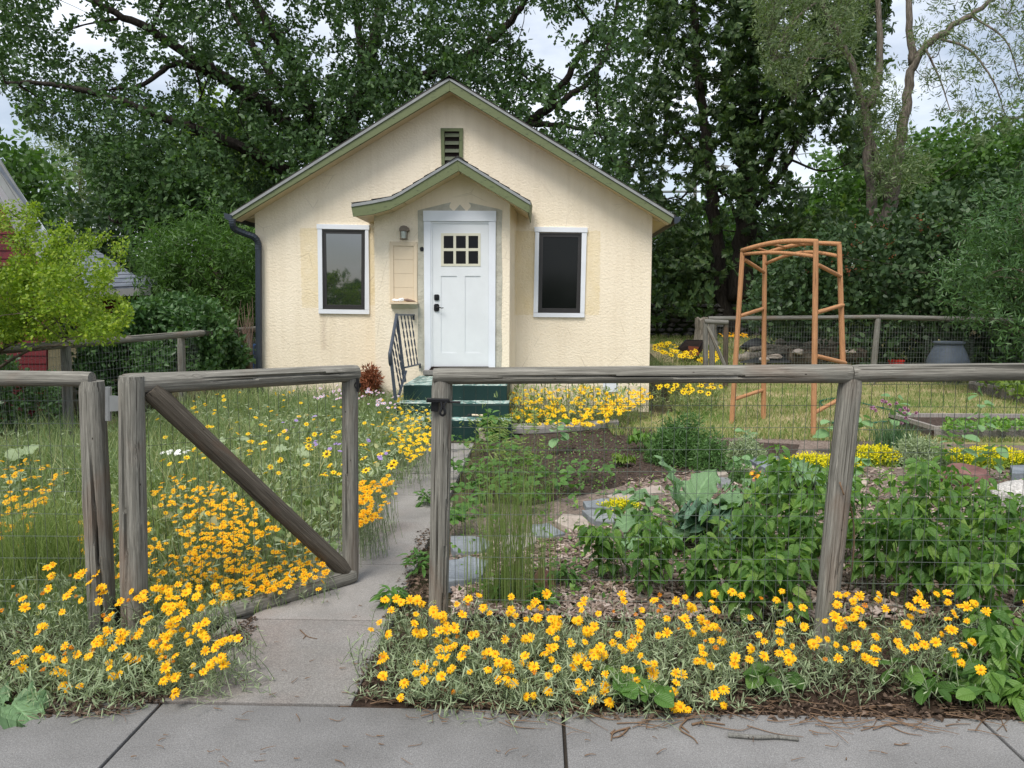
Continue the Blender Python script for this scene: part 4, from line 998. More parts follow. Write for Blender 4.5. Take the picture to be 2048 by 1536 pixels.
# ================================================================ TREES
TO = [T_tuft(L_OAK if s < 2 else L_HEX, 8, 1, .25, 1, .5, s) for s in range(3)]
TH = [T_tuft(L_HEX, 8, 1, .25, 1, .5, s) for s in range(3)]
TV = [T_tuft(L_OVAL, 9, 1, .3, 1, .6, s) for s in range(3)]
TL = [T_tuft(L_LANCE, 10, 1, .1, 1.3, .6, s) for s in range(3)]
def palmate(n, seed, k=6):
    g = np.random.default_rng(seed); L = T_flat([0, .55, .8, 1], [0, .15, .13, 0]); V = []; F = []; off = 0
    for _ in range(n):
        c = g.normal(size=3)*.45; ax = g.uniform(0, 2*PI); tilt = g.uniform(-.3, .3)
        for j in range(k):
            a = ax+(j-(k-1)/2)*.62; d = np.array([[math.cos(a), math.sin(a), -.55-.35*g.random()+tilt]])
            W, Fl, _u = inst(L, frames(d, np.array([g.uniform(-.2, .2)])), c[None], np.array([g.uniform(.75, 1.05)]))
            V.append(W); F.append(Fl[0]+off); off += len(W)
    return np.concatenate(V), [np.concatenate(F)]
TP = [palmate(3, s) for s in range(3)]
def PL(*pts): return [P(u, v, Y) for u, v, Y in pts]
# the big oak behind the house
oak_limbs = [
 (PL((668, 760, 20), (664, 560, 20), (656, 400, 20), (652, 330, 20)), .50, .36),
 (PL((652, 350, 20), (600, 275, 19.6), (500, 190, 19), (430, 143, 18.4), (385, 115, 18), (300, 62, 17.5), (190, 5, 17), (90, -60, 16.5)), .21, .045),
 (PL((500, 190, 19), (405, 140, 18.4), (345, 128, 18), (285, 170, 17.6), (225, 178, 17.4)), .10, .03),
 (PL((650, 380, 20), (560, 335, 19), (450, 280, 18), (300, 225, 17.3), (150, 175, 16.6), (10, 165, 16)), .18, .03),
 (PL((648, 430, 20), (540, 420, 19), (420, 430, 18), (300, 455, 17.5), (220, 440, 17)), .15, .03),
 (PL((655, 340, 20), (612, 200, 19.6), (585, 130, 19.3), (555, 80, 19), (510, 0, 18.8), (470, -110, 18.5)), .19, .07),
 (PL((656, 335, 20), (690, 255, 20), (720, 190, 20), (745, 90, 20), (765, 0, 20), (785, -130, 20)), .24, .09),
 (PL((728, 140, 20), (716, 60, 20.2), (700, -60, 20.5)), .12, .06),
 (PL((560, 180, 19.4), (505, 90, 19.6), (470, 30, 19.8), (430, -60, 20)), .10, .04),
 (PL((664, 350, 20), (720, 215, 20.6), (800, 172, 21), (920, 120, 21), (990, 75, 21), (1050, 0, 21), (1110, -90, 21)), .19, .06),
 (PL((668, 390, 20), (850, 310, 20.5), (1050, 247, 20), (1110, 192, 19.6), (1150, 125, 19.2), (1190, 60, 19)), .18, .05),
 (PL((1050, 247, 20), (1130, 252, 19.6), (1200, 270, 19)), .09, .03),
 (PL((1060, 242, 20), (1180, 160, 20.3), (1225, 60, 20.5), (1240, -40, 20.6)), .09, .04),
 (PL((1000, 262, 20), (1090, 285, 19.8), (1150, 300, 19)), .07, .03),
]
oak_holes = [(165, 75, 26), (262, 38, 24), (318, 150, 24), (240, 150, 14), (10, 215, 24), (640, 62, 20), (650, 130, 22), (700, 62, 14), (395, 190, 16), (1075, 55, 30), (1105, 105, 34), (1150, 60, 24),
             (1080, 235, 26), (1130, 150, 20), (1150, 205, 22), (1040, 40, 14), (110, 40, 22), (220, 95, 18), (450, 190, 18), (560, 20, 16), (820, 70, 9), (870, 150, 9), (1215, 140, 14), (350, 100, 10), (140, 8, 26), (300, 100, 12), (690, 195, 10), (845, 20, 9), (1230, 235, 12), (1190, 20, 16)]
oak_holes += [(470, 285, 26), (520, 345, 24), (430, 330, 16)]
oak_poly = [(-120, -260), (1280, -260), (1285, 60), (1262, 200), (1245, 330), (1285, 400), (1250, 430), (900, 330), (640, 470), (520, 540), (470, 480), (400, 475), (330, 468), (255, 455), (200, 405), (175, 330), (100, 268), (40, 255), (8, 185), (-60, 150)]
oak_up = scatter(oak_poly, 14500, (15.8, 23.5), [(a, b, c*1.3) for a, b, c in oak_holes], 1.25, -.12, 3)
oak_low = scatter([(170, 290), (330, 280), (430, 350), (540, 420), (520, 500), (470, 480), (400, 470), (330, 465), (250, 450), (190, 400)], 1700, (15.6, 18.5), (), 1.6, -.5, 4)
oak_roof = scatter([(500, 150), (900, 100), (1150, 290), (1240, 400), (900, 200), (520, 420), (420, 330)], 1500, (18.4, 21.5), (), 1.5, -.4, 14)
tree('oak_tree', 'huge dark green oak rising behind the cream house with spreading black limbs', M['bark_dark'], M['oak'], oak_limbs, [oak_up, oak_low, oak_roof], TO, .125, 300, twig=.02)
# two horse chestnuts on the bank
ch_holes = [(1452, 320, 30), (1440, 400, 22), (1350, 380, 24), (1395, 430, 16), (1655, 300, 24), (1620, 420, 18), (1300, 130, 12), (1420, 120, 7), (1540, 545, 10), (1375, 250, 8), (1350, 340, 14), (1545, 350, 9), (1470, 450, 14), (1400, 385, 18)]
cA = scatter([(1300, -200), (1520, -200), (1530, 60), (1500, 250), (1475, 380), (1440, 470), (1480, 540), (1430, 640), (1305, 640), (1290, 520), (1262, 420), (1212, 330), (1232, 200), (1285, 110), (1290, 0)], 2500, (23.4, 28.5), ch_holes, .9, -.3, 5)
tree('horse_chestnut_tree', 'dark horse chestnut with drooping leaflets and a single leaning trunk, nearer the house', M['bark_dark'], M['chestnut'],
     [(PL((1462, 665, 26), (1448, 600, 26), (1436, 520, 26), (1424, 400, 26), (1417, 320, 26), (1402, 200, 26), (1390, 60, 26), (1380, -120, 26)), .30, .10),
      (PL((1424, 370, 26), (1455, 395, 26), (1470, 430, 25.8), (1480, 470, 25.5)), .07, .04),
      (PL((1415, 360, 26), (1390, 370, 25.5), (1360, 400, 25.2)), .06, .03), (PL((1418, 330, 26), (1380, 290, 26), (1330, 240, 26)), .07, .03)],
     [cA], TP, .21, 60, droop=.3, twig=.018, group='horse chestnut trees', base=P(1462, 665, 26))
cB = scatter([(1470, -200), (1800, -200), (1770, 120), (1745, 260), (1722, 345), (1680, 320), (1640, 250), (1560, 330), (1625, 400), (1700, 430), (1690, 500), (1600, 500), (1560, 540), (1500, 520), (1480, 430), (1440, 260)], 2900, (22.6, 28.5), ch_holes, .9, -.3, 6)
tree('horse_chestnut_tree', 'dark horse chestnut splitting into several steep stems behind the cedar arbor', M['bark_dark'], M['chestnut'],
     [(PL((1480, 600, 25.5), (1484, 500, 25.5), (1493, 420, 25.5), (1489, 340, 25.5), (1500, 250, 25.5), (1510, 100, 25.5), (1520, -100, 25.5)), .42, .12),
      (PL((1494, 400, 25.5), (1530, 340, 25.3), (1548, 290, 25.2), (1560, 200, 25), (1580, 60, 25)), .16, .06),
      (PL((1484, 345, 25.5), (1470, 280, 25.5), (1462, 265, 25.5), (1445, 255, 25.5)), .09, .04),
      (PL((1500, 420, 25.5), (1560, 350, 25), (1595, 280, 25), (1640, 150, 25)), .14, .05), (PL((1496, 330, 25.5), (1520, 280, 25.5), (1527, 200, 25.5)), .10, .05)],
     [cB], TP, .21, 70, droop=.3, twig=.018, group='horse chestnut trees', base=P(1480, 640, 25.5))
# the sparse pale-barked tree on the right
tall_pts = [scatter([(1520, -150), (1760, -150), (1730, 60), (1700, 120), (1640, 110), (1590, 200), (1530, 150), (1510, 60)], 1400, (17, 21), (), 1.6, -.1, 7),
            scatter([(1820, -150), (2250, -150), (2200, 200), (2060, 260), (1960, 290), (1900, 250), (1840, 190), (1820, 60)], 1250, (17, 22), (), 1.5, .1, 8),
            scatter([(1690, 120), (1830, 110), (1830, 230), (1800, 330), (1870, 300), (1860, 350), (1740, 400), (1720, 260)], 330, (18.3, 20.5), (), 1.8, 0.0, 9),
            scatter([(1745, 300), (1850, 290), (1870, 360), (1800, 400), (1750, 380)], 200, (18.3, 20.5), (), 1.8, -.3, 10)]
tree('tall_tree', 'tall sparse tree with two pale forked trunks rising from the lilac hedge', M['bark_grey'], M['grey_leaf'],
     [(PL((1762, 640, 20), (1758, 470, 20), (1745, 420, 20), (1738, 340, 20), (1736, 245, 20), (1722, 190, 20), (1688, 90, 20), (1640, 0, 20), (1600, -100, 20)), .165, .05),
      (PL((1768, 640, 20), (1775, 450, 20), (1786, 370, 20), (1797, 300, 20), (1812, 220, 20), (1826, 130, 20), (1872, 75, 19.8), (1940, 30, 19.6), (2010, -20, 19.4)), .20, .045),
      (PL((1738, 215, 20), (1757, 150, 20), (1760, 60, 20), (1750, -80, 20)), .12, .05), (PL((1826, 130, 20), (1818, 40, 20), (1810, -90, 20)), .10, .06),
      (PL((1775, 400, 20), (1757, 330, 20), (1735, 260, 20)), .10, .08),
      (PL((1640, 0, 20), (1590, 40, 19.5), (1550, 110, 19), (1535, 160, 19)), .035, .012), (PL((1690, 95, 20), (1640, 90, 19.5), (1600, 150, 19), (1590, 210, 19)), .03, .01),
      (PL((1872, 75, 19.8), (1940, 100, 19.5), (1990, 170, 19), (2010, 230, 19)), .035, .01), (PL((1940, 30, 19.6), (2010, 80, 19), (2040, 160, 19)), .03, .01), (PL((1850, 95, 19.8), (1880, 160, 19.5), (1900, 220, 19)), .03, .01)],
     tall_pts, TL, .095, 330, twig=.006, droop=.35, up=0, base=P(1762, 640, 20))
# woods behind, each tree its own
def simple(name, label, m, bark, poly, n, Yr, base, size, T=TV, nbr=30, nsc=.6, thr=-.3, seed=1, group=None, hol=(), r=.2, dr=0, cat='tree'):
    pts = scatter(poly, n, Yr, hol, nsc, thr, seed); pts += rng.normal(size=pts.shape)*size*(2.6 if cat != 'hedge' else 1.2); Ym = (Yr[0]+Yr[1])/2; pp = np.array(poly, float)
    ub, vb = base; vt = pp[:, 1].min()+.25*(pp[:, 1].max()-pp[:, 1].min())
    b = P(ub, vb, Ym); b[2] = max(0, min(b[2], float(terrain_h(0, Ym)))) if b[2] > terrain_h(0, Ym) else b[2]
    um = (pp[:, 0].min()+pp[:, 0].max())/2
    limbs = [([b, P((ub*2+um)/3, (vb+vt)/2, Ym), P(um, vt, Ym)], r, r*.25)]
    return tree(name, label, bark, m, limbs, [pts], T, size, nbr, group, dr, twig=.02 if cat == 'tree' else .012, cat=cat)
W = 'trees in the background'
simple('maple_tree', 'full round green maple beyond the hedge behind the pale forked trunks', M['maple'], M['bark_mid'], [(1640, 380), (1690, 320), (1800, 318), (1850, 345), (1845, 470), (1640, 500), (1590, 500), (1590, 440)], 2000, (34, 40), (1720, 640), .25, seed=21, group=W, nbr=10)
simple('maple_tree', 'green maple crown at the right edge with sky just above it', M['maple'], M['bark_mid'], [(1820, 350), (1840, 300), (1880, 272), (1950, 268), (1990, 290), (2060, 262), (2200, 200), (2200, 480), (1840, 480)], 3300, (34, 42), (1980, 640), .25, seed=22, group=W, nbr=10)
simple('bright_tree', 'small bright green tree seen between the chestnut trunks and the hedge', M['bright'], M['bark_mid'], [(1550, 480), (1600, 462), (1660, 450), (1690, 480), (1680, 540), (1560, 560)], 700, (30, 34), (1620, 620), .2, seed=23, group=W, nbr=6)
simple('far_tree', 'mid green tree low behind the leaning chestnut trunk beside the house eave', M['maple'], M['bark_mid'], [(1300, 470), (1345, 450), (1420, 440), (1520, 450), (1560, 500), (1560, 600), (1290, 620)], 1600, (32, 38), (1400, 640), .24, seed=24, group=W, nbr=8)
simple('bright_tree', 'yellow green tree showing through the oak just left of the house roof', M['bright'], M['bark_mid'], [(410, 250), (470, 235), (540, 300), (590, 345), (560, 420), (500, 460), (430, 420), (380, 330)], 800, (25, 29), (480, 700), .24, seed=25, group=W, nbr=10)
simple('green_tree', 'soft light green tree with drooping twigs left of the downspout', M['maple'], M['bark_mid'], [(285, 500), (320, 470), (420, 455), (520, 470), (540, 560), (530, 650), (420, 660), (340, 640), (290, 590)], 2400, (13.6, 15.8), (480, 700), .10, TL, 90, 2.4, .0, seed=26, group=W, dr=.2)
simple('far_tree', 'pale sparse tree far behind the red house gable', M['grey_leaf'], M['bark_mid'], [(40, 330), (110, 285), (240, 275), (290, 340), (270, 460), (200, 500), (90, 480), (30, 420)], 1100, (32, 37), (170, 700), .2, TL, 90, .8, -.15, seed=27, group=W, dr=.1)
simple('far_tree', 'small leafy green tree beside the white gable edge of the red house', M['maple'], M['bark_mid'], [(-20, 340), (30, 310), (75, 330), (90, 420), (70, 480), (0, 480)], 350, (27, 30), (40, 700), .25, seed=28, group=W, nbr=8)
simple('far_tree', 'dark green tree standing behind the grey shingled roof on the left', M['lilac_far'], M['bark_mid'], [(60, 440), (180, 420), (300, 440), (420, 560), (500, 620), (500, 690), (60, 690)], 1700, (24, 28), (300, 720), .2, seed=29, group=W, nbr=20)
simple('far_tree', 'dark leafy tree behind the house corner and the downspout', M['lilac_far'], M['bark_dark'], [(440, 430), (560, 420), (560, 720), (420, 720), (400, 600)], 1300, (21.5, 24), (500, 730), .18, seed=30, group=W, nbr=20)
simple('far_tree', 'dark mass of leaves low behind the stone wall right of the house', M['chestnut'], M['bark_dark'], [(1290, 520), (1440, 500), (1470, 560), (1440, 640), (1290, 660)], 700, (27, 30), (1350, 660), .24, TP, 10, seed=31, group=W)
# hedges and shrubs
hp = [(1490, 640), (1500, 575), (1545, 520), (1600, 500), (1650, 462), (1720, 455), (1800, 430), (1850, 395), (1920, 372), (2000, 350), (2150, 330), (2400, 330), (2400, 740), (1700, 735), (1690, 690), (1630, 655)]
simple('lilac_hedge', 'dense dark lilac hedge behind the back fence, filling the right side', M['lilac_far'], M['bark_mid'], hp, 7200, (15.5, 19.5), (1850, 735), .125, TV, 60, 1.1, -.28, 32, r=.1, cat='hedge', hol=[(1660, 560, 10), (1560, 560, 9), (1700, 600, 9)])
simple('willow_shrub', 'paler narrow leaved shrub at the right edge in front of the back fence', M['lilac'], M['bark_mid'], [(1890, 560), (1930, 500), (1970, 430), (2040, 370), (2150, 330), (2200, 740), (2010, 735), (1975, 660), (1920, 610)], 1700, (12.6, 14.8), (2060, 760), .085, TL, 60, 2.2, .05, 33, r=.05, cat='shrub')
simple('round_shrub', 'low round shrub against the stone wall seen through the arbor', M['lilac_far'], M['bark_mid'], [(1560, 660), (1600, 630), (1640, 640), (1650, 680), (1600, 695), (1565, 690)], 420, (18.6, 20), (1605, 695), .1, TV, 10, 1.5, -.5, 34, r=.03, cat='shrub')
# red dead flower heads on the lilac
hd_ = scatter([(1560, 520), (1700, 430), (1850, 420), (1900, 460), (1800, 520), (1600, 600)], 28, (15.4, 15.9), (), 2, -.6, 35)
crown('seed_heads', hd_, [T_tuft(L_HEX, 10, .5, 1.2, .5, .9, 4)], .1, M['red_twig'], bpy.data.objects['lilac_hedge'], up=1.5)['kind'] = 'stuff'
locp = scatter([(-120, 430), (20, 410), (60, 470), (120, 440), (150, 470), (190, 520), (250, 470), (245, 540), (215, 580), (262, 610), (255, 640), (225, 690), (150, 705), (-140, 705)], 4300, (6.0, 8.4), [(60, 560, 14), (170, 560, 10), (90, 640, 14), (20, 520, 9), (120, 470, 16), (200, 500, 20), (235, 560, 14), (60, 440, 12), (5, 500, 20), (10, 450, 12), (70, 700, 20), (100, 600, 10), (215, 610, 12), (150, 650, 12)], 5.5, .12, 36)
sprays = []
for k in range(34):
    a = P(rng.uniform(-60, 80), rng.uniform(600, 760), rng.uniform(6.8, 7.6)); an = rng.uniform(.15, 1.0)*PI; L = rng.uniform(170, 330); ub, vb = proj(a)
    e = P(ub[0]+math.cos(an)*L*rng.uniform(.5, 1.1), max(405, vb[0]-math.sin(an)*L*.95), a[1]+rng.uniform(-.7, .5)); m_ = (a+e)/2+np.array([0, 0, .18])
    if proj(e)[0][0] > 268: continue
    t = rng.uniform(.25, 1, 62)[:, None]; c_ = a*(1-t)**2+2*m_*t*(1-t)+e*t**2; sprays.append(c_+rng.normal(size=c_.shape)*.045*(1.25-t))
locp = np.concatenate([locp[(proj(locp)[1] > 540) & (rng.random(len(locp)) < .75)], locp[(proj(locp)[1] <= 540) & (rng.random(len(locp)) < .22)]]+sprays)
_u, _v = proj(locp); locp = locp[(_v < 680+.03*rng.normal(size=len(_v))*100) & ((np.hypot(_u-6, (_v-500)/1.8) > 26) | (rng.random(len(_u)) < .2))]
tree('locust_shrub', 'bright yellow green small leaved tree at the left in front of the red house', M['bark_mid'], M['locust'],
     [(PL((-60, 900, 7.4), (-40, 760, 7.3), (20, 680, 7.2), (90, 610, 7.0), (150, 540, 6.9)), .03, .008), (PL((-40, 760, 7.3), (60, 700, 7.0), (150, 690, 6.8)), .018, .006), (PL((-50, 800, 7.3), (-60, 640, 7.4), (0, 560, 7.2), (90, 560, 7)), .02, .006),
      (PL((0, 700, 7.2), (120, 640, 7), (225, 560, 6.9)), .015, .004)], [locp], [T_tuft(L_OVAL, 11, 1, .2, .85, 1.1, s) for s in range(3)], .038, 220, twig=.004, cat='shrub')
for i, (nm, lb, poly, n, Yr, base) in enumerate([
     ('lilac_bush', 'large leafy lilac bush behind the side fence by the house corner', [(240, 700), (235, 640), (290, 600), (350, 590), (420, 605), (455, 640), (470, 680), (500, 700), (490, 735), (420, 770), (300, 770)], 2300, (10.4, 12.0), (380, 740)),
     ('lilac_bush', 'lower lilac bush left of the fence post with red wall glimpsed beside it', [(150, 760), (160, 700), (200, 640), (270, 650), (330, 700), (330, 790), (180, 790)], 1100, (10.0, 11.0), (230, 790))]):
    pts = scatter(poly, n, Yr, (), 2, -.35, 40+i)
    tree(nm, lb, M['bark_mid'], M['lilac'], [(PL((base[0], base[1]+20, Yr[1]-.4), (base[0]-10, base[1]-60, Yr[1]-.5), (base[0], base[1]-110, Yr[1]-.5)), .03, .01)], [pts], [T_tuft(L_BROAD3, 7, 1, .3, 1, .6, s)[:2] for s in range(3)], .085, 30, twig=.006, cat='shrub', group='lilac bushes by the side fence')
hb_ = scatter([(-100, 700), (10, 700), (40, 748), (115, 745), (150, 860), (-100, 880)], 900, (8.6, 9.4), (), 2, -.4, 44)
tree('dark_shrub', 'dark low shrub under the yellow green tree at the left edge', M['bark_mid'], M['lilac'], [(PL((20, 860, 9), (20, 800, 9), (30, 750, 9)), .02, .008)], [hb_], TV, .05, 10, twig=.005, cat='shrub')
# bare twigs by the downspout
nb = NB()
for k in range(16):
    b = P(497+rng.uniform(-5, 5), 740, 11.6); t_ = P(500+rng.uniform(-26, 10), rng.uniform(590, 650), 11.6+rng.uniform(-.3, .3)); V, F = tube(smoothpath([b, (b+t_)/2+rng.normal(size=3)*.05, t_], 4), np.linspace(.008, .003, 9), 5, False); nb.add(V, F)
tag(nb.build('bare_shrub', M['drift']), 'bare brown twiggy shrub between the lilac bush and the downspout', 'shrub')
# woods across the street, mirrored in the window glass
across = rng.uniform([-16, -17, 0], [14, -13, 2.7], (700, 3)); tt_ = thing('street_hedge', 'tall green hedge across the street, mirrored in the left window', 'hedge', (-1, -15, 0))
crown('crown', across, TH, .5, M['maple'], tt_)

# ================================================================ RED HOUSE AND OTHER BACKGROUND THINGS
rh = thing('red_house', 'dark red house with white gable edge and grey shingled wing, left behind the tree', 'house', P(-60, 800, 9.6)*n_([1, 1, 0]))
YR = 9.6
wall_px = [(-300, 330), (-40, 330), (-4, 380), (52, 470), (92, 540), (92, 760), (-300, 760)]
for k in range(34):                    # lap siding boards
    za = .05+k*.105; lo = P(0, 610, YR); 
    v0 = proj([lo[0], YR, za])[1][0]; v1 = proj([lo[0], YR, za+.105])[1][0]
    if v1 < 300: break
    ur = 92 if v1 > 540 else 92-(540-v1)*.62
    MB().prism([P(-320, v0, YR)*n_([1, 1, 1]), P(ur, v0, YR), P(ur, v1, YR)+n_([0, .012, 0]), P(-320, v1, YR)+n_([0, .012, 0])], (0, .03, 0)).build('siding_board', M['red'], rh)
MB().prism([P(u, v, YR+.03) for u, v in [(-320, 400), (-8, 400), (88, 552), (88, 790), (-320, 790)]], (-2.6, 4.0, 0)).build('wall', M['red'], rh)
mb = MB().px([(-40, 262), (0, 322), (76, 446), (68, 452), (-6, 336), (-50, 272)], YR-.42, .04); mb.px([(-6, 337), (68, 453), (60, 462), (-14, 350)], YR-.40, .05); mb.build('rake_board', M['flash'], rh, bevel=.004)
MB().prism([P(-14, 350, YR-.36), P(60, 462, YR-.36), P(94, 550, YR), P(-4, 388, YR)], (.02, .3, .02)).build('soffit', M['white_trim'], rh)
MB().prism([P(-8, 385, YR-.01), P(6, 392, YR-.01), P(58, 492, YR-.01), P(48, 494, YR-.01)], (0, -.02, 0)).build('frieze_board', M['flash'], rh)
MB().prism([P(-60, 262, YR-.44), P(76, 444, YR-.44), P(82, 448, YR-.44), P(-52, 256, YR-.44)], (-2.9, 4.2, 0)).build('roof', M['shingle_blue'], rh)
# wing with shingled roof
ra, rb_, rc, rd = P(150, 498, 17), P(205, 515, 17), P(302, 573, 14), P(118, 580, 14)
wing = MB().prism([ra, P(190, 500, 17), rc, rd], (0, 0, -.05)).build('wing_roof', M['shingle_blue'], rh)
for k in range(11):                    # courses
    t = k/11; a = rd+(ra-rd)*t; b = rc+(P(190, 500, 17)-rc)*t; t2 = (k+1.0)/11; c = rc+(P(190, 500, 17)-rc)*t2; d = rd+(ra-rd)*t2
    MB().prism([a+n_([0, 0, .03]), b+n_([0, 0, .03]), c+n_([0, 0, .012]), d+n_([0, 0, .012])], (0, 0, -.012)).build('shingle_course', M['shingle_blue'], rh)
MB().prism([rd+n_([0, -.02, -.02]), rc+n_([0, -.02, -.02]), rc+n_([0, -.02, -.16]), rd+n_([0, -.02, -.16])], (0, .04, 0)).build('fascia', M['flash'], rh)
MB().add([rd+n_([.1, .3, -.1]), rc+n_([-.35, .3, -.1]), z0(rc+n_([-.35, .3, 0])), z0(rd+n_([.1, .3, 0]))]+[q+n_([0, 3, 0]) for q in (rd+n_([.1, .3, -.1]), rc+n_([-.35, .3, -.1]), z0(rc+n_([-.35, .3, 0])), z0(rd+n_([.1, .3, 0])))],
         [(0, 1, 2, 3), (1, 5, 6, 2), (4, 5, 1, 0), (4, 0, 3, 7), (7, 6, 5, 4)]).build('wing_wall', M['red'], rh)
MB().px([(276, 556), (286, 550), (306, 568), (300, 576)], 14.4, .3).build('far_gable', M['shingle_blue'], rh)
# white low shed glimpsed beside the red house; parked vehicle behind the bush
cv = thing('parked_van', 'white parked vehicle with dark side windows, mostly hidden behind the lilac bush', 'van', P(480, 720, 16)*n_([1, 1, 0]))
YV = 15.2
MB().px([(432, 640), (440, 634), (540, 634), (545, 640), (545, 668), (560, 672), (560, 722), (420, 722), (420, 672), (428, 668)], YV, 1.7).build('body', M['car_paint'], cv, bevel=.05)
for a, b in ((434, 462), (466, 500), (504, 540)): MB().px([(a+2, 643), (b, 643), (b, 666), (a-1, 666)], YV-.01, .03).build('window', M['car_glass'], cv, bevel=.01)
for u in (448, 530):
    c = P(u, 735, YV); V, F = tube([c+n_([0, -.03, 0]), c+n_([0, .2, 0])], .33, 20); wh = NB().add(V, F).build('wheel', M['fabric_dark'], cv); V, F = tube([c+n_([0, -.045, 0]), c+n_([0, 0, 0])], .2, 16); NB().add(V, F).build('rim', M['flash'], wh)
MB().rect(478, 690, 508, 745, 12.9, .5).build('blue_bin', M['blue_bin'], bevel=.03); tag(bpy.data.objects['blue_bin'], 'deep blue plastic bin beside the house corner behind the lilac', 'bin')
# stone retaining wall: real stones
sw = thing('stone_wall', 'rough grey dry stone retaining wall at the back of the yard', 'wall', (9, 26, .5))
n_st = 0
for row in range(7):
    x = P(1290, 660, 25.6)[0]
    while x < P(1680, 660, 25.6)[0]:
        w_ = rng.uniform(.22, .5); 
        lump('stone', (x+w_/2, 25.9+rng.uniform(-.06, .06), .55+row*.165+rng.uniform(-.02, .02)), (w_*.56, .2, .095), M['wall_stone'], 100+n_st, parent=sw, sub=1, rough=.5); x += w_; n_st += 1
MB().box((P(1270, 660, 26)[0], 26.0, .2), (P(1700, 660, 26)[0]+1, 26.35, 1.62)).build('wall_core', M['bank'], sw)
# stump, chair, fire pit, logs, rocks
st_ = MB(); pts = []
for k in range(22):
    a = 2*PI*k/22; pts.append((math.cos(a)*(1+.12*math.sin(3*a)+.08*math.sin(7*a)), math.sin(a)*(1+.1*math.cos(2*a))))
c = P(1412, 690, 23.2); c[2] = terrain_h(0, 23.2)
V = []; lev = [(0, 1.35), (.12, 1.1), (.45, .98), (.78, 1.02), (.8, .9)]
for z, s_ in lev: V += [(c[0]+x*.30*s_, c[1]+y*.3*s_, c[2]+z*(1+.06*math.sin(i*1.3))) for i, (x, y) in enumerate(pts)]
F = [[i*22+j, i*22+(j+1) % 22, (i+1)*22+(j+1) % 22, (i+1)*22+j] for i in range(4) for j in range(22)]
tag(npmesh('tree_stump', np.array(V), [np.array(F), np.array([[4*22+j for j in range(22)]])], M['bark_pale'], smooth=False), 'cut grey tree stump standing in front of the stone wall beside the gate', 'stump')
chair = thing('camp_chair', 'low folding camp chair with dark fabric and brown mesh back on the lawn', 'chair', P(1382, 725, 20)*n_([1, 1, 0]))
yc_ = 20.0
seat = [(1357, 695), (1372, 680), (1408, 681), (1412, 686), (1404, 706), (1392, 711), (1372, 709)]
cp = {k: P(*v_) for k, v_ in dict(a=(1356, 697, 19.7), b=(1371, 680, 20.2), c=(1407, 681, 20.2), d=(1412, 692, 19.7), e=(1397, 711, 19.8), f=(1372, 710, 19.8), m=(1377, 692, 20.0), k=(1400, 694, 20.05)).items()}
def quadmesh(name, pts, F, m, par, th=.012):
    mb = MB(); mb.add([p for p in pts]+[p+n_([0, th, 0]) for p in pts], [tuple(f) for f in F]+[tuple(i+len(pts) for i in f[::-1]) for f in F]); return mb.build(name, m, par)
quadmesh('back_rest', [cp['b'], cp['c'], cp['k'], cp['m']], [(0, 1, 2, 3)], M['fabric_dark'], chair); quadmesh('side', [cp['a'], cp['b'], cp['m'], cp['f']], [(0, 1, 2, 3)], M['fabric_dark'], chair)
quadmesh('seat', [cp['m'], cp['k'], cp['e'], cp['f']], [(0, 1, 2, 3)], M['fabric_brown'], chair); quadmesh('side', [cp['k'], cp['c'], cp['d'], cp['e']], [(0, 1, 2, 3)], M['fabric_dark'], chair)
for a, b in (((1376, 708), (1358, 726)), ((1394, 709), (1408, 727)), ((1380, 706), (1372, 724)), ((1390, 706), (1396, 728)), ((1385, 703), (1385, 716))): MB().tube([P(*a, 19.9), P(*b, 19.9)], .013, 6).build('leg', M['black_metal'], chair)
MB().tube([cp['a'], cp['b'], cp['c'], cp['d']], .014, 6).tube([cp['b'], P(1377, 700, 19.9), P(1385, 706, 19.9), P(1396, 700, 19.9), cp['c']], .012, 6).build('frame', M['black_metal'], chair)
fp = thing('fire_pit', 'black covered fire pit bowl on the lawn behind the arbor', 'fire pit', P(1513, 705, 18.6)*n_([1, 1, 0]))
c = P(1513, 692, 18.6)
V, F = tube([c+n_([0, 0, z]) for z in (-.10, -.08, -.02, 0)], [.22, .37, .39, .38], 24); NB().add(V, F).build('bowl', M['black_metal'], fp)
V, F = tube([c+n_([0, 0, z]) for z in (.0, .06, .12, .17, .2)], [.36, .31, .22, .14, .02], 24); NB().add(V, F).build('cover', M['tarp'], fp, smooth=True)
for k in range(3): a = k*2.1+.4; MB().tube([c+n_([math.cos(a)*.25, math.sin(a)*.25, -.05]), c*n_([1, 1, 0])+n_([math.cos(a)*.32, math.sin(a)*.32, .0])], .02, 6).build('leg', M['black_metal'], fp)
def bumpylog(name, a, b, r_, m, label, seed):
    g = np.random.default_rng(seed); a = np.array(a); b = np.array(b); pts = smoothpath([a, a*.66+b*.34+g.normal(size=3)*r_*.3, a*.33+b*.67+g.normal(size=3)*r_*.3, b], 5)
    V, F = tube(pts, r_*(1+.12*g.normal(size=len(pts))), 12); o = NB().add(V, F).build(name, m, smooth=False); tag(o, label, 'log'); return o
bumpylog('fallen_log', P(1500, 722, 17), P(1735, 676, 18.5), .16, M['bark_pale'], 'long pale fallen tree trunk lying behind the back fence', 1)
bumpylog('fallen_log', P(1575, 712, 16.3), P(1730, 714, 16.3), .17, M['bark_mid'], 'thick dark barked log below the long pale trunk', 2)
bumpylog('fallen_log', P(1470, 716, 16.6), P(1560, 708, 17), .09, M['bark_pale'], 'thin grey log end lying left of the dark log', 3)
bumpylog('fallen_log', P(1500, 700, 17.6), P(1620, 694, 18), .07, M['bark_pale'], 'thin pale branch just below the fire pit', 4)
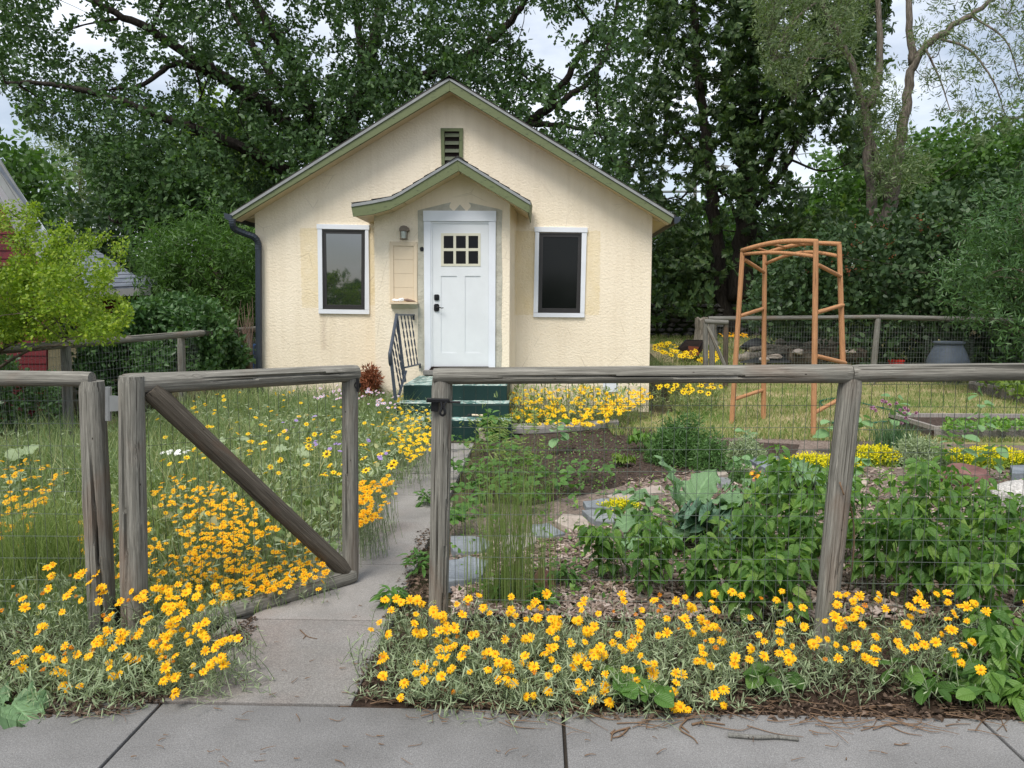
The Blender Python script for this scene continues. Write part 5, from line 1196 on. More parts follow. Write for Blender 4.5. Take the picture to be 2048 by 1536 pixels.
MB().prism([P(1480, 726, 16), P(1580, 726, 16), P(1590, 712, 16.8), P(1540, 711, 17)], (0, 0, .03)).build('tarp', M['tarp']); tag(bpy.data.objects['tarp'], 'flat black tarp on the ground beside the logs', 'tarp')
for i, (u, v, Y, s_, m_, lb) in enumerate([(1590, 688, 17.6, .14, 'wall_stone', 'grey rock left of the long pale trunk'), (1561, 684, 18.2, .13, 'wall_stone', 'round grey rock behind the arbor post near the fire pit'), (1548, 713, 16.2, .12, 'sand_stone', 'pale flat rock on the black tarp'), (1596, 704, 16.0, .13, 'sand_stone', 'pinkish rock at the left end of the dark log'),
      (1700, 702, 15.8, .1, 'sand_stone', 'small pale rock on the right of the dark log'), (1530, 719, 15.8, .1, 'sand_stone', 'small pale rock near the arbor post')]):
    lump('rock', P(u, v, Y), (s_*1.4, s_, s_*.6), M[m_], 300+i, lb, 'rock', rough=.5)
# compost barrel in its wire cage, red bucket
br = thing('barrel', 'grey blue plastic compost barrel narrowing to its rim inside wire mesh', 'barrel', P(1900, 740, 15.5)*n_([1, 1, 0]))
c = P(1897, 700, 15.5)*n_([1, 1, 0]); zt = P(1897, 683, 15.5)[2]
V, F = tube([c+n_([0, 0, z]) for z in (0, .15, .4, zt-.28, zt-.1, zt-.05)], [.33, .385, .395, .35, .27, .25], 28); NB().add(V, F).build('body', M['plastic_blue'], br, smooth=True)
V, F = tube([c+n_([0, 0, z]) for z in (zt-.055, zt-.03, zt-.004, zt)], [.265, .295, .295, .265], 28); NB().add(V, F).build('rim', M['plastic_blue'], br)
nb = NB()
for k in range(26): a = 2*PI*k/26; V, F = tube([c+n_([math.cos(a)*.42, math.sin(a)*.42, 0]), c+n_([math.cos(a)*.42, math.sin(a)*.42, zt+.06])], .0016, 3, False); nb.add(V, F)
for z in np.arange(.05, zt+.08, .1): V, F = tube([c+n_([math.cos(a)*.42, math.sin(a)*.42, z]) for a in np.linspace(0, 2*PI, 25)], .0016, 3, False); nb.add(V, F)
nb.build('wire_cage', M['wire_far'], br, kind='stuff')
bk = thing('bucket', 'red plastic bucket rim showing above the fence rail near the barrel', 'bucket', P(1793, 740, 15.7)*n_([1, 1, 0])); c = P(1793, 720, 15.7); zt = c[2]; c = c*n_([1, 1, 0])
V, F = tube([c+n_([0, 0, z]) for z in (0, .02, zt-.03)], [.12, .125, .145], 20); NB().add(V, F).build('body', M['red_plastic'], bk, smooth=True); V, F = tube([c+n_([0, 0, z]) for z in (zt-.03, zt)], [.16, .16], 20); NB().add(V, F).build('rim', M['red_plastic'], bk)
# raised beds
def raised(label, A, B, C, D, h, name='raised_bed'):
    t = thing(name, label, 'raised bed', (A+B+C+D)/4*n_([1, 1, 0]))
    for p, q in ((A, B), (B, C), (C, D), (D, A)):
        p, q = z0(p), z0(q); d = (q-p)/np.linalg.norm(q-p); MB().prism([p+d*.0, q-d*.045, q-d*.045+n_([0, 0, h]), p+n_([0, 0, h])], np.cross(n_([0, 0, 1]), d)*.04).build('board', M['board'], t, bevel=.004)
    MB().prism([z0(A), z0(B), z0(C), z0(D)], (0, 0, h-.05)).build('soil', M['soil'], t)
    return t
A1 = G(1867, 878); B1 = A1+n_([2.6, -.05, 0]); C1 = B1+n_([.1, 1.1, 0]); D1 = A1+n_([-.02, 1.1, 0])
raised('weathered grey raised bed with seedlings, low and near the chives', A1, B1, C1, D1, .15)
A2 = G(1936, 784); B2 = G(2070, 812); C2 = B2+n_([1.6, 1.2, 0]); D2 = A2+n_([1.6, 1.6, 0])
raised('taller weathered grey raised bed full of green seedlings at the right edge', B2, C2, D2, A2, .2)
# hose
hs = [G(1645, 814), G(1640, 806), G(1660, 800), G(1695, 800), G(1715, 806), G(1760, 818), G(1850, 836), G(1900, 838), G(1820, 842), G(1700, 852), G(1650, 846)]
V, F = tube(smoothpath([p+n_([0, 0, .02]) for p in hs], 6), .014, 8); tag(NB().add(V, F).build('garden_hose', M['hose'], smooth=True), 'dark green garden hose curling across the lawn behind the arbor leg', 'hose')
# utility: street lamp, wires
sl_ = thing('street_lamp', 'distant street lamp on a slim pole between the chestnut trunks', 'street lamp', P(1390, 600, 60)*n_([1, 1, 0]))
MB().tube([P(1390, 640, 60), P(1390, 350, 60)], .14, 8).tube([P(1390, 352, 60), P(1415, 336, 60), P(1446, 332, 60)], .07, 6).build('pole', M['log_far'], sl_)
MB().px([(1444, 329), (1462, 331), (1456, 336), (1444, 335)], 60, .5).build('lamp_head', M['flash'], sl_)
def cable(label, pts, r_): V, F = tube(smoothpath(pts, 6), r_, 5); tag(NB().add(V, F).build('power_line', M['wire_far'], smooth=True), label, 'cable')
cable('thick cable sloping across the maples at the right', PL((1290, 384, 45), (1500, 381, 45), (1700, 369, 45), (2200, 341, 45)), .07)
cable('upper thin cable crossing the sky by the chestnuts', PL((1290, 300, 60), (1500, 315, 60), (1700, 300, 60), (2200, 270, 60)), .03)
cable('thin cable left of the house in front of the trees', PL((60, 475, 18), (180, 474, 18), (310, 472, 18), (450, 480, 18)), .014)
cable('faint cable crossing the sky at the upper left', PL((-60, 305, 50), (100, 312, 50), (260, 330, 50)), .03)
MB().px([(1560, 548), (1700, 552), (1700, 620), (1560, 620)], 36, .3).px([(1300, 560), (1480, 560), (1480, 600), (1300, 600)], 40, .3).build('far_building', M['white_wall'])
tag(bpy.data.objects['far_building'], 'pale walls glimpsed in the distance between the hedge leaves', 'building')

# ================================================================ PLANTS
def flower_mesh(name, n, mp_, mc, cup=.1, dome=.16, wid=.15, seed=0, droop=0.0, lift=None):
    """one flower head facing +z, petals of radius 1, two-piece petals bent at the middle, domed centre"""
    g = np.random.default_rng(seed); V = []; F = []; mi = []
    for k in range(n):
        a = 2*PI*k/n+g.normal()*.07; L = g.uniform(.85, 1.08); zt = cup+g.normal()*.07-droop; w_ = wid*g.uniform(.85, 1.15)
        ca, sa = math.cos(a), math.sin(a); b = len(V)
        for r_, ww, z in ((.2, .05, 0), (.6, w_, cup*.8+.03), (.92, w_*.75, zt*.9), (1.0, w_*.2, zt*.9-.03)):
            for s_ in (-1, 1): V.append((ca*r_*L-sa*ww*s_, sa*r_*L+ca*ww*s_, z))
        for i in range(3): F.append((b+2*i, b+2*i+1, b+2*i+3, b+2*i+2)); mi.append(0)
    b = len(V); ns = 9
    for r_, z in ((.27, .0), (.23, dome*.75), (.10, dome)):
        for k in range(ns): a = 2*PI*k/ns; V.append((r_*math.cos(a), r_*math.sin(a), z+.01))
    for i in range(2):
        for k in range(ns): F.append((b+i*ns+k, b+i*ns+(k+1) % ns, b+(i+1)*ns+(k+1) % ns, b+(i+1)*ns+k)); mi.append(1)
    F.append(tuple(b+2*ns+k for k in range(ns))); mi.append(1)
    me = bpy.data.meshes.new(name); me.from_pydata(V, [], F); me.materials.append(mp_); me.materials.append(mc)
    me.polygons.foreach_set('material_index', mi); me.update(); return me
FL = [flower_mesh('flower', n, M['petal'], M['disc'], c, .16, w_, s, d) for n, c, w_, s, d in ((11, .12, .19, 1, 0), (12, .05, .18, 2, .12), (10, .22, .20, 3, 0), (13, .0, .16, 4, .25), (9, .35, .20, 5, 0), (12, -.1, .18, 6, .3))]
FLO = [flower_mesh('flower', 8, M['petal_old'], M['disc'], .9, .2, .16, 7, 0), flower_mesh('flower', 10, M['petal_old'], M['disc'], -.5, .25, .13, 8, .3), flower_mesh('flower', 6, M['bud'], M['bud'], 1.2, .5, .12, 9, 0)]
def T_flower(n=8, seed=0, dome=.14):    # cheap head for joined far flowers, (V, F) petals and centre
    V = []; F = []
    for k in range(n):
        a = 2*PI*k/n; ca, sa = math.cos(a), math.sin(a); b = len(V)
        V += [(ca*.15, sa*.15, .02), (ca*.6-sa*.22, sa*.6+ca*.22, .09), (ca, sa, .04), (ca*.6+sa*.22, sa*.6-ca*.22, .09)]; F.append((b, b+1, b+2, b+3))
    ns = 6; c = []
    C = [(.3*math.cos(2*PI*k/ns), .3*math.sin(2*PI*k/ns), .06) for k in range(ns)]+[(.16*math.cos(2*PI*k/ns), .16*math.sin(2*PI*k/ns), dome+.06) for k in range(ns)]
    CF = [(k, (k+1) % ns, (k+1) % ns+ns, k+ns) for k in range(ns)]
    return (np.array(V, float), [np.array(F)]), (np.array(C, float), [np.array(CF), np.array([[ns+k for k in range(ns)]])])
TFP, TFC = T_flower()
def facing(n, towards=.5, up=1.0, jit=.35):
    d = rng.normal(size=(n, 3))*jit + np.array([0, -towards, up]); return d/np.linalg.norm(d, axis=1)[:, None]
def facemats(D, n):                    # frames with z axis = D
    Y_ = np.cross(D, rng.normal(size=(n, 3))); Y_ /= np.linalg.norm(Y_, axis=1)[:, None]; X_ = np.cross(Y_, D); return np.stack([X_, Y_, D], axis=2)
def herb(name, label, heads, size, indiv=False, cat='daisy', group=None, leafm='silver', stemr=.0013, lean=.25, per=7, lsz=.04, extra=0, pm='petal', cm='disc', roots=None, leafT=None, towards=.45, up=1.0, lownoise=.05):
    """flowering plant: heads are the flower positions; stems and narrow leaves below them"""
    heads = np.asarray(heads); c = heads.mean(0); t = thing(name, label, cat, (c[0], c[1], 0), group); n = len(heads)
    H = heads; k = extra
    if k:
        e = heads[rng.integers(0, n, k)]+rng.normal(size=(k, 3))*np.array([.07, .07, 0]); e[:, 2] *= rng.uniform(.3, .9, k); H = np.vstack([heads, e])
    N = len(H); 
    if roots is None:
        R0 = H.copy(); R0[:, :2] = H[:, :2]*(1-lean)+c[None, :2]*lean+rng.normal(size=(N, 2))*.04; R0[:, 1] += H[:, 2]*.25; R0[:, 2] = 0
    else: R0 = roots(H)
    P1 = R0*.55+H*.45; P1[:, 2] = H[:, 2]*.75; P1[:, :2] += rng.normal(size=(N, 2))*.02
    V, F = stems(R0, P1, H, stemr, 5); st = NB().add(V, F); st.build('stems', M[leafm], t, kind='stuff')
    W, F, uv = alongleaves(R0, P1, H, per, .02, .85, leafT or L_NARROW, lsz, .55, .8); NB().add(W, F).build('leaves', M[leafm], t, kind='stuff')
    D = facing(n, towards, up)
    # face partly along the stem
    if indiv:
        for i in range(n):
            old = rng.random() < .13; o = link('flower', FLO[rng.integers(0, 3)] if old else FL[rng.integers(0, len(FL))], t); s_ = size*(rng.uniform(.4, .7) if old else rng.uniform(.72, 1.22)); o.location = Vector([float(q) for q in heads[i]])-t.location
            m_ = facemats(D[i:i+1], 1)[0]; o.rotation_mode = 'QUATERNION'; o.rotation_quaternion = Matrix(m_.tolist()).to_quaternion(); o.scale = (s_, s_, s_)
    else:
        Rm = facemats(D, n); sc = rng.uniform(.75, 1.2, n)*size
        W, F, _ = inst(TFP, Rm, heads, sc); W2, F2, _ = inst(TFC, Rm, heads, sc)
        NB().add(W, F).build('petals', M[pm], t, kind='stuff'); NB().add(W2, F2).build('flower_centres', M[cm], t, kind='stuff')
    return t
L_NARROW = T_flat([0, .4, .75, 1], [0, .06, .055, 0])
# ---- golden daisies along the sidewalk, right of the walk
def strip_heads(u0, u1, n, v0=1185, v1=1420, power=1.0, zb=.085, zs=.46, jz=(-.03, .085)):
    out = []
    while len(out) < n:
        Y = 2.70+(3.27-2.70)*rng.random()**power; u = rng.uniform(u0, u1); z = zb-.02+(Y-2.70)*zs*(1+.22*math.sin(u*.021))+rng.uniform(*jz); p = ray(u, 0); x = None
        d = ray(u, 768); t = Y/d[1]; X = C0[0]+d[0]*t; q = np.array([X, Y, z]); uu, vv = proj(q)
        if v0 <= vv[0] <= v1: out.append(q)
    out = np.array(out)
    # gather into loose tufts
    k = rng.integers(0, n, n//4); m_ = rng.choice(n, n//4, replace=False); out[m_] = out[k]+rng.normal(size=(len(k), 3))*np.array([.035, .03, .02]); return out
GD = 'golden daisies along the sidewalk edge'
def rt(H):
    R0 = H.copy(); R0[:, 1] = np.maximum(H[:, 1]+H[:, 2]*.45+rng.normal(size=len(H))*.05, 2.80); R0[:, 0] += rng.normal(size=len(H))*.07; R0[:, 2] = 0; return R0
specR = [(745, 900, 44, 'golden daisy clump spilling over the walk beside the latch post'), (860, 1030, 50, 'golden daisy clump just right of the latch post foot'),
         (1000, 1180, 56, 'golden daisy clump in front of the tall green grass'), (1150, 1330, 60, 'thick golden daisy clump in front of the dark red pointed rock'),
         (1300, 1460, 44, 'golden daisy clump just left of the thin gap in the flower row'), (1440, 1600, 24, 'thin golden daisy plant with few flowers over bare leaf litter'),
         (1580, 1790, 52, 'golden daisy clump at the foot of the leaning post'), (1770, 2010, 44, 'upright golden daisy clump near the right edge of the photo'), (2090, 2300, 40, 'golden daisy clump farther along the sidewalk beyond the right edge')]
for i, (a, b, n, lb) in enumerate(specR):
    far = i >= 5
    herb('daisy_plant', lb, strip_heads(a, b, n, 1185, 1330 if far else 1420, .8 if far else 1.0, .10 if far else .085, .5 if far else .46), .0190, True, group=GD, per=9, lsz=.034, extra=130 if not far else 60, roots=rt, stemr=.0016, towards=.75)
specL = [(-160, 60, 40, 'golden daisy clump at the left edge of the photo'), (40, 200, 56, 'golden daisy clump in front of the thick gate post'), (180, 330, 64, 'golden daisy clump at the foot of the gate stile'),
         (290, 440, 52, 'golden daisy clump leaning out over the garden walk by the open gate')]
for a, b, n, lb in specL:
    herb('daisy_plant', lb, strip_heads(a, b, n, 1130 if a < 180 else 1170, 1425), .0190, True, group=GD, per=9, lsz=.034, extra=130, roots=rt, stemr=.0016, towards=.75)
# ---- low woolly foliage under them
def lowfoliage(name, label, poly, n, h, T, sz, m, cat='ground cover', z=.0, stuff=True, zz=None, up=.9):
    p = np.array(poly, float); U = rng.uniform(p[:, 0].min(), p[:, 0].max(), n*3); V = rng.uniform(p[:, 1].min(), p[:, 1].max(), n*3); k = inpoly(U, V, poly); U, V = U[k][:n], V[k][:n]
    q = Gs(U, V, z); q[:, 2] = rng.uniform(0, 1, len(q))**1.3*h; d = rdirs(len(q), up); W, F, uv = inst(T, frames(d, rng.uniform(-.8, .8, len(q))), q, rng.uniform(.6, 1.3, len(q))*sz)
    o = NB().add(W, F, uv).build(name, m, kind='stuff' if stuff else None, uv=uv is not None); return tag(o, label, cat)
lowfoliage('woolly_foliage', 'low woolly grey green leaves under the daisies right of the walk', [(750, 1330), (800, 1260), (1480, 1270), (1480, 1405), (1330, 1440), (1100, 1452), (860, 1445), (770, 1400)], 4200, .15, L_NARROW, .042, M['silver'])
lowfoliage('woolly_foliage', 'thin woolly leaves and weeds under the daisies near the right edge', [(1480, 1270), (2300, 1270), (2300, 1400), (1480, 1390)], 1700, .13, L_NARROW, .042, M['silver'])
lowfoliage('woolly_foliage', 'low woolly grey green leaves under the daisies left of the walk', [(-60, 1270), (390, 1270), (400, 1330), (350, 1395), (240, 1440), (120, 1440), (-60, 1425)], 3600, .15, L_NARROW, .042, M['silver'])
# ---- meadow left of the walk
def yard_pts(n, y0, y1, dens=1.0):
    Y = y0+(y1-y0)*rng.random(n)**dens; xl = np.where(Y < 7.5, -5.2, -4.6); xr = walk_x(Y)-WID+.22; X = xl+(xr-xl)*rng.random(n); return np.stack([X, Y, np.zeros(n)], 1)
def keep(q):                           # nothing grows where the gate swings over the walk
    gx = -1.66+(q[:, 1]-3.28)/(4.05-3.28)*(1.66-.95); return q[~((q[:, 1] < 4.12) & (q[:, 0] > gx-.04) & (q[:, 0] > -1.62))]
q = keep(yard_pts(30000, 3.38, 10.6, 1.35)); near = np.clip((q[:, 0]-(walk_x(q[:, 1])-WID+.25))/-.5, .2, 1)
hm = (.33+.18*np.clip(wob(q, 1.2, 5)+.3, 0, 1))*rng.uniform(.6, 1.25, len(q))*near
hm *= np.clip((q[:, 1]-2.9)/2.2, .5, 1.15)
V, F = blades(q, hm, .0075, .55); tag(NB().add(V, F).build('meadow_grass', M['meadow'], kind='stuff'), 'tall grey green meadow grass and stems filling the left yard', 'grass')
q = keep(yard_pts(6500, 3.4, 10.6, 1.2)); q[:, 2] = rng.uniform(.04, .36, len(q))*np.clip((q[:, 1]-2.9)/2.2, .45, 1); W, F, uv = inst(T_tuft(L_LANCE, 5, 1, .7, 1, .5, 3), frames(rdirs(len(q), .8), rng.uniform(-PI, PI, len(q))), q, rng.uniform(.7, 1.3, len(q))*.05)
tag(NB().add(W, F).build('meadow_herbs', M['silver'], kind='stuff'), 'narrow grey green herb leaves mixed through the meadow in the left yard', 'herbs')
q = yard_pts(3200, 4.2, 10.6, 1.0); q[:, 2] = rng.uniform(.05, .3, len(q)); W, F, uv = inst(L_OVAL, frames(rdirs(len(q), .5), rng.uniform(-.9, .9, len(q))), q, rng.uniform(.7, 1.5, len(q))*.06)
tag(NB().add(W, F).build('meadow_leaves', M['meadow'], kind='stuff'), 'broader green leaves scattered among the meadow stems', 'herbs')
# tall dry grass by the gate post
def gclump(name, label, u, v, n, rx, ry, h, wd, m, lean=.3, cat='grass', heads=False):
    c = G(u, v); q = np.stack([c[0]+rng.normal(size=n)*rx, c[1]+rng.normal(size=n)*ry, np.zeros(n)], 1); t = thing(name, label, cat, c)
    V, F = blades(q, h*rng.uniform(.55, 1.1, n), wd, lean); NB().add(V, F).build('blades', M[m], t, kind='stuff')
    if heads:
        k = n//3; hd = q[:k]+np.stack([rng.normal(size=k)*.03, rng.normal(size=k)*.03, h*rng.uniform(.75, 1.0, k)], 1)
        W, F, _ = inst(T_tuft(L_LANCE, 6, .4, 1.6, 1, .8, 2), frames(rdirs(k, 2.5), rng.uniform(-PI, PI, k)), hd, .03); NB().add(W, F).build('seed_heads', M['rye'], t, kind='stuff')
    return t
gclump('grass_clump', 'tall dry golden grass clump behind the wire left of the gate post', 70, 1180, 900, .16, .12, .62, .004, 'rye', .5)
gclump('grass_clump', 'tall dry grass clump between the gate post and the open gate', 225, 1130, 420, .12, .25, .58, .004, 'rye', .6)
gclump('grass_clump', 'green bunch grass by the side fence at the far left', 60, 960, 500, .3, .3, .6, .006, 'meadow', .4)
gclump('grass_clump', 'yellowed arching grass clump behind the gate stile', 330, 930, 420, .25, .3, .52, .005, 'rye', .8)
gclump('tall_grass', 'tall upright green grass clump with thin stems behind the fence right of the latch post', 1022, 1205, 360, .10, .07, 1.02, .0034, 'rye', .12, heads=True)
gclump('grass_clump', 'green grass tuft against the house corner below the right wall', 1312, 740, 300, .18, .3, .42, .006, 'meadow', .4)
# flowers in the meadow
def pband(poly, n, z0_, z1_):
    p = np.array(poly, float); out = []
    while len(out) < n:
        u, v = rng.uniform(p[:, 0].min(), p[:, 0].max()), rng.uniform(p[:, 1].min(), p[:, 1].max())
        if inpoly([u], [v], poly)[0]:
            q_ = G(u, v, float(np.clip(.04+(1238-v)*.0012, .03, 9)) * (1 if z1_ < .4 else 9) if False else (float(np.clip(.03+(1240-v)*.0012, .03, .36)) if v > 955 and z0_ < .36 else rng.uniform(z0_, z1_)))
            if wob(q_[None], 5.0, 77)[0] > -.35 or rng.random() < .3: out.append(q_)
    return np.array(out)
MG = 'yellow daisies in the left meadow'
for lb, poly, n, za, zb, s_ in [
     ('golden daisies massed behind the upper half of the gate brace', [(300, 980), (345, 950), (430, 965), (500, 1000), (560, 1060), (480, 1100), (350, 1060)], 250, .30, .38, .021),
     ('golden daisies massed below the gate brace beside the walk', [(350, 1060), (480, 1090), (600, 1080), (670, 1130), (640, 1180), (500, 1190), (400, 1150)], 210, .24, .32, .021),
     ('golden daisies between the gate post and the gate stile', [(160, 1000), (245, 980), (300, 1040), (300, 1150), (200, 1170), (160, 1100)], 110, .28, .36, .024),
     ('golden daisies low behind the gate mesh near the bottom rail', [(300, 1070), (420, 1100), (560, 1150), (600, 1160), (520, 1190), (410, 1222), (300, 1230)], 190, .18, .28, .020),
     ('golden daisies along the walk edge right of the gate', [(700, 970), (780, 950), (795, 985), (760, 1040), (700, 1060)], 140, .16, .30, .024),
     ('yellow daisies along the walk nearest the steps', [(770, 830), (800, 790), (860, 800), (862, 900), (820, 925), (770, 870)], 240, .22, .40, .026),
     ('golden daisies at the left edge behind the wire', [(-80, 930), (60, 915), (150, 950), (90, 1010), (40, 1090), (-80, 1100)], 170, .3, .42, .024),
     ('scattered yellow daisies through the middle of the meadow', [(300, 790), (700, 775), (790, 800), (800, 900), (690, 960), (330, 960)], 130, .36, .5, .028)]:
    herb('daisy_plant', lb, pband(poly, n, za, zb), s_*.85, False, group=MG, per=3, lsz=.04, lean=.05, extra=20, towards=.35, pm='petal_yellow' if 'yellow' in lb else 'petal')
herb('fleabane_plant', 'pale lilac daisies at the foot of the house wall by the railing', pband([(610, 772), (700, 765), (800, 790), (790, 820), (700, 800), (620, 800)], 70, .45, .6), .02, cat='flower', leafm='meadow', pm='lilac_petal', cm='disc', per=3, lean=.05)
herb('purple_flowers', 'small violet flowers scattered in the meadow behind the gate', pband([(560, 830), (700, 830), (790, 900), (760, 930), (560, 880)], 22, .38, .48), .022, cat='flower', leafm='meadow', pm='purple', cm='purple', per=3, lean=.05)
herb('blanket_flowers', 'red centred yellow blanket flowers among the meadow stems', pband([(600, 860), (800, 780), (840, 800), (780, 960), (640, 950)], 16, .40, .5), .036, cat='flower', leafm='meadow', pm='petal_yellow', cm='disc_dark', per=3, lean=.05)
yr = G(345, 905, .42); herb('yarrow_plant', 'flat white yarrow flower cluster behind the gate mesh', yr+rng.normal(size=(16, 3))*np.array([.055, .03, .005]), .02, cat='flower', leafm='meadow', pm='white_petal', cm='white_petal', per=3)
# ---- flower bed in front of the house wall
def bedheads(poly, n, v0, v1, Y0, Y1):
    p = np.array(poly, float); out = []
    while len(out) < n:
        u, v = rng.uniform(p[:, 0].min(), p[:, 0].max()), rng.uniform(p[:, 1].min(), p[:, 1].max())
        if inpoly([u], [v], poly)[0]: Y = Y0+(Y1-Y0)*(v1-v)/(v1-v0)+rng.uniform(-.12, .12); q_ = P(u, v, Y); 
        else: continue
        if q_[2] > .04: out.append(q_)
    return np.array(out)
BG = 'yellow daisies in the bed in front of the house'
for lb, poly, n in [('yellow daisies beside the dark green steps', [(985, 800), (1005, 785), (1090, 775), (1120, 800), (1100, 850), (1010, 845), (975, 830)], 190), ('dense yellow daisies below the right window', [(1090, 775), (1210, 772), (1225, 800), (1220, 850), (1130, 855), (1090, 840)], 170),
                    ('orange yellow daisies at the right end of the bed by the house corner', [(1205, 785), (1290, 775), (1310, 790), (1290, 805), (1240, 830), (1210, 850)], 100)]:
    herb('daisy_plant', lb, bedheads(poly, n, 770, 855, 8.95, 10.7), .036, group=BG, per=4, lsz=.06, lean=.05, extra=60, pm='petal_yellow', leafm='meadow', stemr=.002)
SG = 'black eyed yellow flowers on the lawn side'
herb('black_eyed_flowers', 'dark eyed yellow flowers beyond the house corner on the near lawn', bedheads([(1300, 765), (1460, 765), (1455, 790), (1300, 785)], 34, 765, 790, 10.6, 11.6), .05, group=SG, cat='flower', leafm='meadow', per=7, lsz=.08, lean=.05, extra=120, pm='petal_yellow', cm='disc_dark', stemr=.002)
herb('black_eyed_flowers', 'dark eyed yellow flowers round the folding camp chair', bedheads([(1305, 690), (1345, 685), (1360, 700), (1420, 700), (1440, 690), (1440, 720), (1400, 722), (1310, 705)], 70, 685, 722, 17, 19.3), .075, group=SG, cat='flower', leafm='meadow', per=4, lsz=.1, lean=.03, extra=60, pm='petal_yellow', cm='disc_dark', stemr=.003)
herb('black_eyed_flowers', 'thin line of orange yellow flowers on the lawn in front of the fire pit', bedheads([(1440, 665), (1500, 668), (1500, 675), (1440, 672)], 26, 664, 676, 21.0, 21.8), .05, group=SG, cat='flower', leafm='meadow', per=4, lsz=.08, lean=.03, extra=20)
lowfoliage('bed_foliage', 'green stems and leaves under the yellow daisies in front of the house', [(985, 865), (1000, 800), (1310, 790), (1300, 815), (1230, 850), (1100, 856)], 2600, .42, L_LANCE, .10, M['meadow'])

# ---- leafy garden plants
def leafy(name, label, cat, base, canes, h, spread, nodes, k, T, lsz, m, group=None, stem='cane', r=.003, droop=-.25, t0=.25, indiv=False, arch=.5):
    base = np.array(base, float); t = thing(name, label, cat, base, group); a = rng.uniform(0, 2*PI, canes)
    R0 = base+np.stack([rng.normal(size=canes)*spread*.3, rng.normal(size=canes)*spread*.3, np.zeros(canes)], 1); H = R0+np.stack([np.cos(a)*spread*rng.uniform(.2, 1, canes), np.sin(a)*spread*rng.uniform(.2, 1, canes), h*rng.uniform(.6, 1.05, canes)], 1)
    P1 = R0*.7+H*.3; P1[:, 2] = H[:, 2]*(.5+arch*.6); V, F = stems(R0, P1, H, r, 6); NB().add(V, F).build('stems', M[stem], t, kind='stuff')
    i = np.repeat(np.arange(canes), nodes*k); tt = np.repeat(np.tile(np.linspace(t0, 1, nodes), canes), k)[:, None]; q = R0[i]*(1-tt)**2+2*P1[i]*tt*(1-tt)+H[i]*tt**2
    an = np.repeat(rng.uniform(0, 2*PI, canes*nodes), k)+np.tile((np.arange(k)-(k-1)/2)*1.15, canes*nodes)
    d = np.stack([np.cos(an), np.sin(an), np.full(len(an), droop)+rng.normal(size=len(an))*.3], 1); pet = lsz*.35
    q = q+d*pet*np.array([1, 1, .3]); W, F, uv = inst(T, frames(d, rng.normal(size=len(an))*.35), q, rng.uniform(.65, 1.2, len(an))*lsz)
    NB().add(W, F, uv).build('leaves', M[m], t, kind='stuff', smooth=False, uv=True); return t
L_RASP = T_fold([0, .08, .18, .28, .38, .5, .62, .74, .86, 1], [.01, .17, .22, .31, .27, .32, .22, .2, .08, .004], .38, .45)
_v = L_RASP[0]; _v[3::3, 0] *= 1+.12*np.where(np.arange(len(_v[3::3])) % 2, 1, -1); _v[5::3, 0] *= 1+.12*np.where(np.arange(len(_v[5::3])) % 2, 1, -1)
RG = 'raspberry canes behind the fence'
for (u, v, h, n, lb) in [(1215, 1165, .34, 7, 'leftmost low raspberry plant behind the fence, pale green'), (1300, 1180, .36, 9, 'low raspberry plant below the big rhubarb leaves'), (1390, 1200, .34, 8, 'short raspberry plant in front of the rhubarb, close to the wire'),
     (1500, 1170, .44, 9, 'raspberry plant right of the rhubarb, leaves nodding'), (1565, 1150, .54, 10, 'tall raspberry plant left of the leaning post'), (1625, 1170, .50, 9, 'raspberry plant pressed against the left side of the leaning post'),
     (1470, 1230, .30, 7, 'small raspberry plant beside the yellow tipped leaves'), (1580, 1240, .36, 8, 'raspberry plant low behind the wire left of the leaning post foot'), (1745, 1190, .50, 10, 'raspberry plant just right of the leaning post with a thin vine'), (1815, 1150, .62, 11, 'tallest raspberry plant, standing over the mulch at the right'),
     (1850, 1215, .44, 10, 'raspberry plant below the tallest one at the right'), (1930, 1190, .46, 10, 'raspberry plant with yellow green leaves toward the right edge'), (2010, 1160, .52, 11, 'raspberry plant at the right edge above the wire bottom'), (2190, 1170, .55, 11, 'raspberry plant farther right along the fence'), (2340, 1200, .5, 11, 'raspberry plant at the far end of the row on the right'), (2280, 1240, .4, 9, 'lower raspberry plant near the far right end of the row'), (2060, 1230, .45, 9, 'raspberry plant half cut off by the right edge'),
     (1960, 1260, .34, 8, 'low raspberry plant behind the wire near the right edge'), (1668, 1130, .62, 8, 'raspberry plant rising directly behind the leaning post'), (1900, 1130, .60, 9, 'raspberry plant standing over the mulch between the tallest one and the edge'),
     (1530, 1110, .58, 8, 'raspberry plant rising behind the dark kale, its top nodding')]:
    leafy('raspberry_plant', lb, 'raspberry plant', G(u, v), n, h*rng.uniform(.95, 1.22), .19, 7, 3, L_RASP, .072, 'raspberry', RG, r=.0028)
for (u, v, h, lb) in [(2030, 1350, .26, 'raspberry shoot outside the fence at the lower right corner'), (1985, 1400, .14, 'low raspberry shoot at the sidewalk edge far right')]:
    leafy('raspberry_plant', lb, 'raspberry plant', G(u, v), 6, h, .16, 6, 3, L_RASP, .085, 'raspberry', RG)
